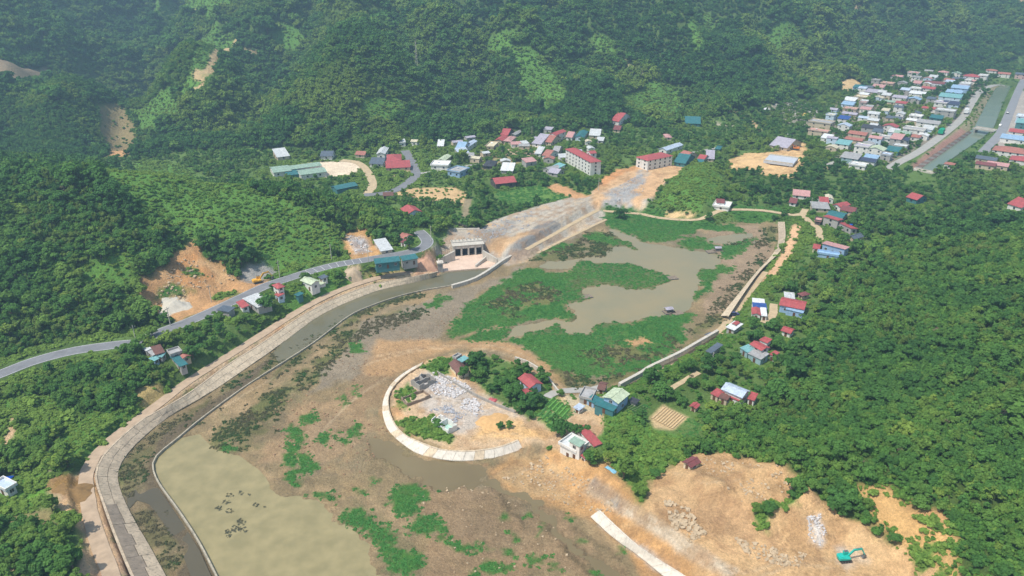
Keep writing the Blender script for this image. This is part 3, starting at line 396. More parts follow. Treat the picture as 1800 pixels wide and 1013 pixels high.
def mat(name, col, rough=0.8, var=0.12, sc=0.6, bump=0.0, ribs=0.0, spec=0.3, metal=0.0, streak=0.0):
    if name in MATS: return MATS[name]
    m, nt, b = newmat(name); L = nt.links; tc = N(nt, 'ShaderNodeTexCoord')
    nz = N(nt, 'ShaderNodeTexNoise'); nz.inputs['Scale'].default_value = sc; nz.inputs['Detail'].default_value = 6; nz.inputs['Roughness'].default_value = 0.65; L.new(tc.outputs['Object'], nz.inputs['Vector'])
    mr = N(nt, 'ShaderNodeMapRange'); mr.inputs[1].default_value = 0.28; mr.inputs[2].default_value = 0.72; mr.inputs[3].default_value = 1 - var; mr.inputs[4].default_value = 1 + var; L.new(nz.outputs['Fac'], mr.inputs[0])
    mx = N(nt, 'ShaderNodeVectorMath', operation='SCALE'); mx.inputs[0].default_value = col; L.new(mr.outputs[0], mx.inputs['Scale']); out = mx.outputs[0]
    if streak:
        mp = N(nt, 'ShaderNodeMapping'); mp.inputs['Scale'].default_value = (1.5, 1.5, 0.12); L.new(tc.outputs['Object'], mp.inputs[0])
        n2 = N(nt, 'ShaderNodeTexNoise'); n2.inputs['Scale'].default_value = 1.2; n2.inputs['Detail'].default_value = 5; L.new(mp.outputs[0], n2.inputs['Vector'])
        m2 = N(nt, 'ShaderNodeMapRange'); m2.inputs[1].default_value = 0.5; m2.inputs[2].default_value = 0.72; m2.inputs[3].default_value = 0; m2.inputs[4].default_value = streak; L.new(n2.outputs['Fac'], m2.inputs[0])
        mm = N(nt, 'ShaderNodeMixRGB'); mm.inputs[2].default_value = (0.12, 0.105, 0.085, 1); L.new(m2.outputs[0], mm.inputs[0]); L.new(out, mm.inputs[1]); out = mm.outputs[0]
    L.new(out, b.inputs['Base Color']); b.inputs['Roughness'].default_value = rough; b.inputs['Specular IOR Level'].default_value = spec; b.inputs['Metallic'].default_value = metal
    h = None
    if ribs:
        wv = N(nt, 'ShaderNodeTexWave', wave_type='BANDS', bands_direction='X'); wv.inputs['Scale'].default_value = ribs; L.new(tc.outputs['Object'], wv.inputs['Vector']); h = wv.outputs['Fac']; dist = 0.06
    elif bump: h = nz.outputs['Fac']; dist = bump
    if h is not None:
        bp = N(nt, 'ShaderNodeBump'); bp.inputs['Strength'].default_value = 0.7; bp.inputs['Distance'].default_value = dist; L.new(h, bp.inputs['Height']); L.new(bp.outputs[0], b.inputs['Normal'])
    MATS[name] = m; return m
def water_material(name, col, col2, rough=0.12, sc=0.05, bump=0.02):
    m, nt, b = newmat(name); L = nt.links; geo = N(nt, 'ShaderNodeNewGeometry')
    nz = N(nt, 'ShaderNodeTexNoise'); nz.inputs['Scale'].default_value = sc; nz.inputs['Detail'].default_value = 6; L.new(geo.outputs['Position'], nz.inputs['Vector'])
    cr = N(nt, 'ShaderNodeValToRGB'); cr.color_ramp.elements[0].position = 0.35; cr.color_ramp.elements[1].position = 0.68; cr.color_ramp.elements[0].color = (*col, 1); cr.color_ramp.elements[1].color = (*col2, 1)
    L.new(nz.outputs['Fac'], cr.inputs[0]); L.new(cr.outputs[0], b.inputs['Base Color'])
    b.inputs['Roughness'].default_value = rough; b.inputs['IOR'].default_value = 1.33
    n2 = N(nt, 'ShaderNodeTexNoise'); n2.inputs['Scale'].default_value = 1.3; n2.inputs['Detail'].default_value = 3; L.new(geo.outputs['Position'], n2.inputs['Vector'])
    bp = N(nt, 'ShaderNodeBump'); bp.inputs['Strength'].default_value = 0.5; bp.inputs['Distance'].default_value = bump; L.new(n2.outputs['Fac'], bp.inputs['Height']); L.new(bp.outputs[0], b.inputs['Normal'])
    return m
def leaf_material(name, c0, c1, c2, trans=0.22):
    m, nt, b = newmat(name); L = nt.links
    nt.nodes.remove(b); out = nt.nodes['Material Output']
    oi = N(nt, 'ShaderNodeObjectInfo'); ti = N(nt, 'ShaderNodeAttribute', attribute_type='INSTANCER', attribute_name='tint')
    ad = N(nt, 'ShaderNodeMath', operation='MULTIPLY_ADD'); ad.inputs[1].default_value = 0.34; L.new(oi.outputs['Random'], ad.inputs[0]); L.new(ti.outputs['Fac'], ad.inputs[2])
    cr = N(nt, 'ShaderNodeValToRGB'); e = cr.color_ramp.elements; e[0].position = 0.0; e[0].color = (*c0, 1); e[1].position = 1.15 / 1.35; e[1].color = (*c2, 1); q = e.new(0.45); q.color = (*c1, 1)
    L.new(ad.outputs[0], cr.inputs[0])
    rn = N(nt, 'ShaderNodeAttribute', attribute_name='leaf'); mr = N(nt, 'ShaderNodeMapRange'); mr.inputs[3].default_value = 0.62; mr.inputs[4].default_value = 1.38; L.new(rn.outputs['Fac'], mr.inputs[0])
    mx = N(nt, 'ShaderNodeVectorMath', operation='SCALE'); L.new(cr.outputs[0], mx.inputs[0]); L.new(mr.outputs[0], mx.inputs['Scale'])
    d = N(nt, 'ShaderNodeBsdfDiffuse'); L.new(mx.outputs[0], d.inputs[0]); t = N(nt, 'ShaderNodeBsdfTranslucent'); L.new(mx.outputs[0], t.inputs[0])
    ms = N(nt, 'ShaderNodeMixShader'); ms.inputs[0].default_value = trans; L.new(d.outputs[0], ms.inputs[1]); L.new(t.outputs[0], ms.inputs[2]); L.new(ms.outputs[0], out.inputs[0])
    return m
SOIL = soil_material()
# ================================================================ OBJECT HELPERS
def tag(o, label=None, cat=None, group=None, kind=None):
    if label: o['label'] = label
    if cat: o['category'] = cat
    if group: o['group'] = group
    if kind: o['kind'] = kind
    return o
def link(name, me, parent=None, m=None):
    o = bpy.data.objects.new(name, me); COL.objects.link(o)
    if parent is not None: o.parent = parent
    if m is not None and me is not None and not me.materials: me.materials.append(m)
    return o
def pydata(name, vs, fs, m=None, parent=None, smooth=False):
    me = bpy.data.meshes.new(name); me.from_pydata([tuple(v) for v in vs], [], [tuple(f) for f in fs]); me.update()
    if smooth: me.polygons.foreach_set('use_smooth', [True] * len(me.polygons))
    return link(name, me, parent, m)
def empty(name, loc, rz=0.0):
    o = bpy.data.objects.new(name, None); COL.objects.link(o); o.location = loc; o.rotation_euler = (0, 0, rz); o.empty_display_size = 1; return o
class MB:                               # collects shapes into one mesh
    def __init__(s): s.v = []; s.f = []
    def add(s, vs, fs): n = len(s.v); s.v += [tuple(v) for v in vs]; s.f += [tuple(i + n for i in f) for f in fs]; return s
    def box(s, x0, y0, z0, x1, y1, z1, rot=None, org=(0, 0, 0)):
        vs = [Vector((x, y, z)) for z in (z0, z1) for x, y in ((x0, y0), (x1, y0), (x1, y1), (x0, y1))]
        if rot is not None: vs = [rot @ v + Vector(org) for v in vs]
        return s.add(vs, [(0, 3, 2, 1), (4, 5, 6, 7), (0, 1, 5, 4), (1, 2, 6, 5), (2, 3, 7, 6), (3, 0, 4, 7)])
    def prism(s, top, th):              # a polygon with thickness downwards
        n = len(top); vs = [tuple(p) for p in top] + [(p[0], p[1], p[2] - th) for p in top]
        return s.add(vs, [tuple(range(n)), tuple(range(2 * n - 1, n - 1, -1))] + [(i, n + i, n + (i + 1) % n, (i + 1) % n) for i in range(n)])
    def tube(s, a, b, r0, r1=None, n=6):
        a = Vector(a); b = Vector(b); r1 = r0 if r1 is None else r1; d = (b - a).normalized(); u = d.orthogonal().normalized(); w = d.cross(u)
        vs = [a + (u * math.cos(2 * math.pi * k / n) + w * math.sin(2 * math.pi * k / n)) * r0 for k in range(n)] + [b + (u * math.cos(2 * math.pi * k / n) + w * math.sin(2 * math.pi * k / n)) * r1 for k in range(n)]
        return s.add(vs, [(k, (k + 1) % n, n + (k + 1) % n, n + k) for k in range(n)] + [tuple(range(n - 1, -1, -1)), tuple(range(n, 2 * n))])
    def build(s, name, m, parent=None, smooth=False): return pydata(name, s.v, s.f, m, parent, smooth)
def grid_object(name, rid, m):          # the part of the sheet that belongs to one region
    fr = REG[:-1, :-1] == rid; ii, jj = np.where(fr)
    q = np.stack([ii * NC + jj, ii * NC + jj + 1, (ii + 1) * NC + jj + 1, (ii + 1) * NC + jj], 1)
    used, inv = np.unique(q, return_inverse=True); q = inv.reshape(q.shape)
    co = np.stack([GX.ravel()[used], GY.ravel()[used], GZ.ravel()[used]], 1)
    me = bpy.data.meshes.new(name); me.vertices.add(len(co)); me.vertices.foreach_set('co', co.astype(np.float32).ravel())
    me.loops.add(q.size); me.loops.foreach_set('vertex_index', q.astype(np.int32).ravel()); me.polygons.add(len(q))
    me.polygons.foreach_set('loop_start', np.arange(0, q.size, 4, dtype=np.int32)); me.polygons.foreach_set('use_smooth', np.ones(len(q), bool)); me.update(calc_edges=True)
    a = me.attributes.new('soil', 'FLOAT_COLOR', 'POINT'); c = np.ones((len(used), 4), np.float32); c[:, :3] = C.reshape(-1, 3)[used]; a.data.foreach_set('color', c.ravel())
    o = link(name, me, None, m); o['kind'] = 'structure'; return o
for nm, rid in (('valley_floor', 0), ('mountain', 1), ('left_hill', 2), ('right_hill', 3), ('lake_bed', 4), ('island', 5), ('construction_ground', 6), ('bare_earth', 7)): grid_object(nm, rid, SOIL)
# ---------------------------------------------------------------- water sheets
def sheet(name, poly, z, m, grow=1.5):
    n = len(poly); cx = sum(p[0] for p in poly) / n; cy = sum(p[1] for p in poly) / n; bm = bmesh.new()
    f = bm.faces.new([bm.verts.new((p[0], p[1], z)) for p in poly])
    if f.normal.z < 0 or (f.normal_update() or f.normal.z < 0): f.normal_flip()
    bmesh.ops.triangulate(bm, faces=bm.faces[:]); me = bpy.data.meshes.new(name); bm.to_mesh(me); bm.free()
    o = link(name, me, None, m); o['kind'] = 'structure'; return o
def grown(poly, d):
    n = len(poly); out = []; ar = sum(poly[k][0] * poly[(k + 1) % n][1] - poly[(k + 1) % n][0] * poly[k][1] for k in range(n)); s = 1 if ar > 0 else -1
    for k in range(n):
        a = poly[k - 1]; c = poly[(k + 1) % n]; dx, dy = c[0] - a[0], c[1] - a[1]; L = math.hypot(dx, dy) + 1e-6
        out.append((poly[k][0] + s * dy / L * d, poly[k][1] - s * dx / L * d))
    return out
W_LAKE = water_material('lake_water', srgb(146, 133, 100), srgb(134, 128, 100), 0.14)
sheet('lake_water', ppoly([(1040, 395), (1140, 400), (1290, 400), (1345, 405), (1320, 440), (1285, 450), (1270, 500), (1240, 545), (1180, 570), (1060, 600), (920, 600), (870, 596), (880, 575), (950, 550), (980, 500), (930, 465), (950, 450), (1040, 440)]), -0.3, W_LAKE)
sheet('pond_water', POND[:9] + grown(POND, 4.0)[9:], -0.25, water_material('pond_water', srgb(138, 128, 92), srgb(156, 143, 104), 0.16, 0.25))
sheet('channel_water', ppoly([(893, 452), (870, 470), (848, 483), (828, 493), (794, 503), (747, 511), (698, 523), (649, 540), (613, 557), (560, 597), (520, 624), (490, 640), (480, 620), (497, 600), (560, 552), (618, 523), (671, 505), (738, 490), (765, 482), (800, 470), (860, 455)]), -0.12, water_material('channel_water', srgb(104, 100, 78), srgb(114, 108, 84), 0.1))
sheet('mud_water', ppoly([(345, 1040), (325, 985), (285, 915), (262, 885), (240, 878), (225, 895), (222, 870), (250, 850), (275, 852), (318, 915), (350, 965), (384, 1040)]), -0.3, water_material('mud_water', srgb(88, 82, 66), srgb(96, 88, 70), 0.1))
sheet('puddle_water', grown(PUDDLE, 3), -0.32, water_material('puddle_water', srgb(116, 102, 74), srgb(126, 112, 82), 0.1))
sw = [(p[0] - 3.0, p[1] - 1.8) for p in STREAM]; se = [(p[0] + 3.0, p[1] + 1.8) for p in STREAM]
sheet('stream_water', sw + se[::-1], -0.33, bpy.data.materials['puddle_water'])
sheet('canal_water', grown(TOWN_CANAL, 1.0), 1.2, water_material('canal_water', srgb(112, 126, 106), srgb(122, 132, 112), 0.12))
# ================================================================ ROADS, BANKS, WALLS
ASPHALT = mat('asphalt', srgb(124, 124, 126), 0.9, 0.16, 0.3); ASPH_L = mat('asphalt_light', srgb(142, 142, 144), 0.9, 0.12, 0.2); DIRTM = mat('dirt', srgb(188, 166, 132), 0.95, 0.2, 0.5, bump=0.15); LANEM = mat('concrete_lane', srgb(168, 164, 156), 0.9, 0.14, 0.3)
PAINT = mat('road_paint', (0.6, 0.6, 0.58), 0.7, 0.25, 1.0); SLAB = mat('slab_concrete', srgb(206, 186, 158), 0.9, 0.25, 0.5, bump=0.05, streak=0.5); SLAB_NEW = mat('slab_concrete_new', srgb(216, 206, 190), 0.9, 0.16, 0.5, bump=0.05, streak=0.3); SLAB_OLD = mat('slab_concrete_old', srgb(184, 166, 142), 0.95, 0.26, 0.4, bump=0.05, streak=0.6); SLAB_DIRTY = mat('slab_concrete_dirty', srgb(142, 128, 112), 0.95, 0.25, 0.4, bump=0.05, streak=0.6)
CONC = mat('concrete', srgb(196, 188, 174), 0.9, 0.14, 0.4, streak=0.4); CONC_G = mat('concrete_grey', srgb(160, 154, 146), 0.9, 0.18, 0.4, streak=0.45); WHITEC = mat('white_concrete', srgb(212, 202, 188), 0.85, 0.1, 0.5, streak=0.2)
LMAT = {'bank_dirt': mat('bank_dirt', srgb(178, 155, 130), 0.95, 0.2, 0.4, bump=0.15), 'asphalt': ASPHALT, 'asphalt_light': ASPH_L, 'dirt': DIRTM, 'concrete_lane': LANEM}
def ribbon(name, pts, zs, width, m, lift=0.05, kind='structure', off=0.0, rag=0.0):
    vs, fs = [], []; n = len(pts)
    for i in range(n):
        a = pts[max(i - 1, 0)]; c = pts[min(i + 1, n - 1)]; dx, dy = c[0] - a[0], c[1] - a[1]; L = math.hypot(dx, dy) + 1e-9; nx, ny = -dy / L, dx / L
        for s in (-1, 1):
            w = off + s * (width / 2 + random.uniform(-rag, rag)); vs.append((pts[i][0] + nx * w, pts[i][1] + ny * w, zs[i] + lift))
        if i: fs.append((2 * i - 2, 2 * i - 1, 2 * i + 1, 2 * i))
    o = pydata(name, vs, fs, m); o.data.polygons.foreach_set('use_smooth', [True] * len(fs)); bm = bmesh.new(); bm.from_mesh(o.data); bmesh.ops.recalc_face_normals(bm, faces=bm.faces[:])
    if sum(f.normal.z for f in bm.faces) < 0: bmesh.ops.reverse_faces(bm, faces=bm.faces[:])
    bm.to_mesh(o.data); bm.free()
    if kind: o['kind'] = kind
    return o
ribbon('road', ROAD, [8.0] * len(ROAD), 5.8, ASPHALT, 0.06)
for s in (-1, 1): ribbon('road_edge_line', ROAD, [8.0] * len(ROAD), 0.16, PAINT, 0.075, off=s * 2.6)
sub = resample([(*p, 8.0) for p in spline([P(u, v, 8) for u, v in [(503, 491), (547, 477), (590, 466), (638, 458), (660, 454)]], 4)], 12)
for i in range(3, 11):
    a, c = sub[i], sub[i + 1]; d = (c - a).normalized(); nrm = Vector((-d.y, d.x, 0))
    pydata('road_marking', [a + nrm * 2.5 - d * 0.09 + Vector((0, 0, .082)), a - nrm * 2.5 - d * 0.09 + Vector((0, 0, .082)), a - nrm * 2.5 + d * 0.09 + Vector((0, 0, .082)), a + nrm * 2.5 + d * 0.09 + Vector((0, 0, .082))], [(0, 1, 2, 3)], PAINT)['kind'] = 'structure'
for nm, w, zs, wd, mk in LANE_W: ribbon(nm, w, zs, wd, LMAT[mk], 0.06, rag=0.12)
def slabs(key, name, label, mats, gap=0.07, th=0.22):
    T, B = REV_Q[key]; n = len(T) - 1; root = empty(name, T[n // 2]); tag(root, label, 'embankment'); inv = Matrix.Translation(root.location).inverted()
    for i in range(n):
        t0, t1, b0, b1 = T[i], T[i + 1], B[i], B[i + 1]; e = (t1 - t0); g = min(gap / max(e.length, 0.1), 0.2) / 2
        up = Vector((0, 0, random.uniform(-0.03, 0.05)))
        q = [t0.lerp(t1, g) + up, t0.lerp(t1, 1 - g) + up, b0.lerp(b1, 1 - g) + up, b0.lerp(b1, g) + up]
        nrm = (q[1] - q[0]).cross(q[3] - q[0])
        if nrm.z < 0: q = [q[1], q[0], q[3], q[2]]
        if key == 'left':
            k = 0.5 + random.uniform(-.06, .06); m1, m2 = q[0].lerp(q[3], k), q[1].lerp(q[2], k); n1_, n2_ = q[0].lerp(q[3], k + .02), q[1].lerp(q[2], k + .02); sag = Vector((0, 0, random.uniform(-.08, .02)))
            MB().prism([inv @ p for p in (q[0], q[1], m2, m1)], th).build('concrete_slab', mats(i, n), root); MB().prism([inv @ (p + sag) for p in (n1_, n2_, q[2], q[3])], th).build('concrete_slab', SLAB_OLD if i < n * .42 else mats(i, n), root)
        else: MB().prism([inv @ p for p in q], th).build('concrete_slab', mats(i, n), root)
    cap = MB()                          # coping beam along the top
    for i in range(n):
        d = (T[i] - B[i]); d.z = 0; d.normalize(); a, c = T[i], T[i + 1]
        cap.prism([inv @ (a + d * 0.05 + Vector((0, 0, .12))), inv @ (c + d * 0.05 + Vector((0, 0, .12))), inv @ (c + d * 0.6 + Vector((0, 0, .12))), inv @ (a + d * 0.6 + Vector((0, 0, .12)))], 0.5)
    o = cap.build('coping', (SLAB_OLD if key == 'left' else mats(n, n)), root); bm = bmesh.new(); bm.from_mesh(o.data); bmesh.ops.recalc_face_normals(bm, faces=bm.faces[:]); bm.to_mesh(o.data); bm.free()
    return root
slabs('left', 'channel_embankment', 'long concrete slab embankment on the left bank of the curving channel', lambda i, n: (SLAB_DIRTY if i < n * 0.2 else SLAB_OLD if i < n * 0.42 else SLAB))
slabs('island', 'island_embankment', 'curved pale concrete slab embankment ringing the demolition site peninsula', lambda i, n: SLAB_NEW if i % 5 else SLAB)
slabs('dike', 'dike_embankment', 'straight concrete slab embankment on the right shore of the lake', lambda i, n: (SLAB if i > 7 else SLAB_OLD))
slabs('lower', 'river_embankment', 'short white concrete slab embankment in the orange earthworks at the bottom', lambda i, n: SLAB_NEW)
def wall_run(name, label, px, z0, h, th, m, n, cat='wall', zpix=None):
    pts = resample(spline([(*P(u, v, z0 + h if zpix is None else zpix), z0) for u, v in px], 4), n); root = empty(name, pts[n // 2]); tag(root, label, cat); o = root.location
    for i in range(n):
        a, c = pts[i] - o, pts[i + 1] - o; d = (c - a).normalized(); w = Vector((-d.y, d.x, 0)) * th / 2; a2 = a + d * 0.03; c2 = c - d * 0.03; up = Vector((0, 0, h + random.uniform(-0.02, 0.02)))
        q = [a2 - w + up, c2 - w + up, c2 + w + up, a2 + w + up]; MB().prism(q, h + 1.0).build('wall_panel', m, root)
    return root
wall_run('channel_wall', 'thin pale concrete wall dividing the channel from the lake bed', CANAL_L[:-3], 0.0, 0.5, 0.38, mat('wall_concrete', srgb(172, 162, 142), 0.9, 0.25, 0.6, streak=0.5), 60)
wall_run('guide_wall', 'wide white curved concrete wall beside the sluice apron', [(794, 501), (828, 491), (848, 481), (868, 468), (885, 456), (900, 448)], 0.0, 1.5, 1.2, CONC, 10)
wall_run('dike_wall', 'low concrete wall from the dike down to the teal-roofed house', [(1262, 580), (1215, 607), (1192, 620), (1143, 643), (1128, 653), (1089, 674)], 2.2, 0.7, 1.1, CONC, 24)
wall_run('garden_wall', 'short pale curved wall on the far shore of the peninsula', [(905, 627), (928, 635), (952, 650)], 1.6, 0.6, 0.5, CONC, 6)
wall_run('garden_wall', 'pale wall left of the red-roofed peninsula house and path bend', [(962, 660), (975, 678), (985, 690)], 1.8, 0.6, 0.5, CONC, 5)
wall_run('compound_wall', 'grey boundary wall between the rubble yard and the gardens', [(768, 652), (800, 672), (835, 692), (870, 708), (905, 722)], 2.0, 0.9, 0.25, CONC_G, 14)
wall_run('site_wall', 'low white wall at the back edge of the gravel construction ground', [(797, 402), (843, 401)], 5.0, 0.9, 0.8, WHITEC, 4)
# ---------------------------------------------------------------- sluice gate
A = Vector((*P(799, 451, 0.3), 0.3)); Bv = Vector((*P(848, 447, 0.3), 0.3)); ex = (Bv - A); GWD = ex.length; ang = math.atan2(ex.y, ex.x)
sg = empty('sluice_gate', A, ang); tag(sg, 'concrete sluice gate with four dark bays below the gravel ground', 'sluice gate')
DARK = mat('dark_gate_steel', (0.035, 0.035, 0.038), 0.6, 0.2, 1.0); bay = GWD / 4
for i in range(5): MB().box(i * bay - 0.35, -0.6, -0.6, i * bay + 0.35, 6.5, 5.2).build('pier', CONC, sg)
for i in range(4):
    gp = MB().box(i * bay + 0.37, 2.2, -0.3, (i + 1) * bay - 0.37, 2.5, 4.2).build('gate_panel', DARK, sg)
    for k in range(3): MB().box(i * bay + 0.38, 2.05, 0.6 + k * 1.2, (i + 1) * bay - 0.38, 2.19, 0.75 + k * 1.2).build('gate_rib', DARK, gp)
    MB().box(i * bay + 0.36, -0.5, 3.75, (i + 1) * bay - 0.36, 0.0, 4.9).build('beam', WHITEC, sg)
MB().box(-0.9, -0.9, 5.21, GWD + 0.9, 6.8, 5.45).build('deck', CONC, sg)
for i in range(9):
    x = -0.5 + i * (GWD + 1.0) / 8; MB().box(x - 0.18, 4.9, 5.46, x + 0.18, 5.3, 6.5 + 0.15 * (i % 2)).build('deck_post', CONC, sg)
MB().box(-0.9, 2.9, 5.46, GWD + 0.9, 3.3, 5.75).build('hoist_beam', CONC_G, sg)
def wing(p0, p1, z0, z1, name):
    a = Vector(P(*p0, z0)); c = Vector(P(*p1, z1)); d = (c - a).normalized(); w = Vector((-d.y, d.x)) * 0.35; q = []
    inv = (Matrix.Translation(A) @ Matrix.Rotation(ang, 4, 'Z')).inverted()
    q = [inv @ Vector((*(p + s), zz)) for p, s, zz in ((a, -w, z0), (c, -w, z1), (c, w, z1), (a, w, z0))]
    m = MB(); vs = q + [v - Vector((0, 0, zz + 0.8)) for v, zz in zip(q, (z0, z1, z1, z0))]; m.add(vs, [(0, 1, 2, 3), (7, 6, 5, 4), (0, 4, 5, 1), (1, 5, 6, 2), (2, 6, 7, 3), (3, 7, 4, 0)]); return m.build(name, CONC, sg)
wing((770, 456), (799, 441), 3.2, 5.0, 'wing_wall'); wing((874, 455), (849, 440), 2.6, 5.0, 'wing_wall'); wing((836, 466), (855, 450), 1.5, 2.4, 'training_wall')
inv = (Matrix.Translation(A) @ Matrix.Rotation(ang, 4, 'Z')).inverted()
ap = [inv @ Vector((*p, 0.45)) for p in APRON]; MB().prism(ap[::-1] if True else ap, 0.6).build('apron', mat('apron_concrete', srgb(216, 188, 166), 0.9, 0.15, 0.3, streak=0.3), sg)
bm = bmesh.new(); bm.from_mesh(sg.children[-1].data); bmesh.ops.recalc_face_normals(bm, faces=bm.faces[:]); bm.to_mesh(sg.children[-1].data); bm.free()
t = Vector((*P(774, 477, 0.2), 0)); tw = empty('gauge_tower', t, ang); tag(tw, 'small white-capped concrete tower standing in the channel beside the sluice', 'tower')
MB().box(-1.1, -1.1, -0.5, 1.1, 1.1, 4.2).build('shaft', CONC_G, tw); MB().box(-1.4, -1.4, 4.21, 1.4, 1.4, 4.75).build('cap', WHITEC, tw); MB().box(-0.8, -0.8, 4.76, 0.8, 0.8, 5.1).build('hatch', WHITEC, tw)
# ---------------------------------------------------------------- town canal: bank slabs, bridges
def town_bank():
    T = resample([(*P(u, v, 3.9), 3.9) for u, v in [(1606, 296), (1702, 231)]], 26); Bt = resample([(*P(u, v, 1.3), 1.3) for u, v in [(1618, 297), (1708, 233)]], 26)
    r = empty('canal_embankment', T[13]); tag(r, 'reddish slab embankment with pale ribs along the straight town canal', 'embankment'); o = r.location; m = mat('red_slab', srgb(178, 140, 126), 0.95, 0.2, 0.3); m2 = mat('pale_rib', srgb(196, 180, 168), 0.9, 0.15, 0.3)
    for i in range(26):
        dl = (T[i + 1] - T[i]) * 0.06; q = [T[i] + dl - o, T[i + 1] - dl - o, Bt[i + 1] - dl - o, Bt[i] + dl - o]
        if (q[1] - q[0]).cross(q[3] - q[0]).z < 0: q = [q[1], q[0], q[3], q[2]]
        MB().prism([p + Vector((0, 0, .15)) for p in q], 0.5).build('embankment_slab', m if i % 2 else m2, r)
town_bank()
def span(name, label, a, c, z, w, m, rail=True, th=0.6, legs=True):
    p = Vector((*P(*a, z), z)); q = Vector((*P(*c, z), z)); d = q - p; L = d.length; r = empty(name, p, math.atan2(d.y, d.x)); tag(r, label, 'bridge')
    MB().box(-1, 0, -th, L + 1, w, 0).build('deck', m, r)
    if rail:
        for y in (0.05, w - 0.25): MB().box(-0.9, y, 0.01, L + 0.9, y + 0.2, 0.75).build('parapet', CONC, r)
    if legs:
        for x in (0.2, L - 1.0): MB().box(x, 0.3, -3.5, x + 0.8, w - 0.3, -th - 0.01).build('abutment', CONC_G, r)
    return r
span('canal_bridge', 'small concrete road bridge across the middle of the town canal', (1712, 226), (1744, 231), 4.3, 7, LANEM); span('canal_bridge', 'pale concrete bridge at the near end of the town canal', (1603, 299), (1637, 306), 4.2, 5, CONC)
span('unfinished_bridge', 'new grey bridge deck standing alone on orange sand', (1345, 283), (1391, 289), 6.5, 17, mat('new_deck', srgb(186, 190, 196), 0.8, 0.08, 0.3), th=1.4)
# ================================================================ BUILDINGS
RC = {'red': (186, 82, 82), 'maroon': (138, 74, 74), 'brown': (124, 82, 72), 'teal': (48, 118, 122), 'aqua': (120, 178, 178), 'grey': (168, 166, 164), 'pale': (206, 208, 206), 'white': (228, 228, 226), 'slate': (92, 104, 118), 'blue': (44, 84, 160),
      'sky': (150, 184, 214), 'palegreen': (196, 208, 172), 'green': (150, 178, 156), 'pink': (206, 150, 144), 'terra': (182, 112, 96), 'cream': (216, 204, 172), 'dark': (66, 68, 76), 'paleblue': (186, 200, 218), 'navy': (62, 72, 100), 'lilac': (178, 170, 182)}
WC = {'white': (226, 222, 214), 'cream': (218, 204, 176), 'grey': (172, 168, 162), 'blue': (150, 178, 206), 'pink': (206, 172, 164), 'aqua': (150, 176, 178), 'beige': (200, 182, 156), 'teal': (70, 120, 122), 'dark': (90, 84, 80), 'lightblue': (196, 212, 226)}
def mute(c, k=0.12): g_ = sum(c) / 3; return tuple(v + (g_ - v) * k for v in c)
def RM(k): return mat('roof_' + k, srgb(*mute(RC[k])), 0.6, 0.24, 0.7, ribs=2.2, spec=0.35, streak=0.4)
def WM(k): return mat('plaster_' + k, srgb(*WC[k]), 0.85, 0.08, 0.5, streak=0.22)
GLASS = mat('window_glass', (0.03, 0.035, 0.045), 0.15, 0.2, 1.0, spec=0.5); FRAME = mat('window_frame', srgb(200, 196, 188), 0.6, 0.1); DOORM = mat('door_wood', srgb(104, 74, 56), 0.6, 0.2)
def box_mesh(name, x0, y0, z0, x1, y1, z1, m): o = MB().box(x0, y0, z0, x1, y1, z1); me = bpy.data.meshes.new(name); me.from_pydata(o.v, [], o.f); me.update(); me.materials.append(m); return me
def frame_mesh():
    b = MB()
    for q in ((-.7, -.05, 0, .7, .05, .1), (-.7, -.05, 1.3, .7, .05, 1.4), (-.7, -.05, .1, -.6, .05, 1.3), (.6, -.05, .1, .7, .05, 1.3), (-.04, -.04, .1, .04, .04, 1.3)): b.box(*q)
    me = bpy.data.meshes.new('window'); me.from_pydata(b.v, [], b.f); me.update(); me.materials.append(FRAME); return me
WIN_ME = frame_mesh(); PANE_ME = box_mesh('pane', -.6, -.02, .1, .6, .02, 1.3, GLASS); FAR_WIN = box_mesh('window_dark', -.65, -.05, 0, .65, .05, 1.35, GLASS); DOOR_ME = box_mesh('door', -.55, -.06, 0, .55, .06, 2.1, DOORM)
HS = 0.63                               # this valley is measured in slightly long metres
FOOT = []                               # footprints, kept clear of trees
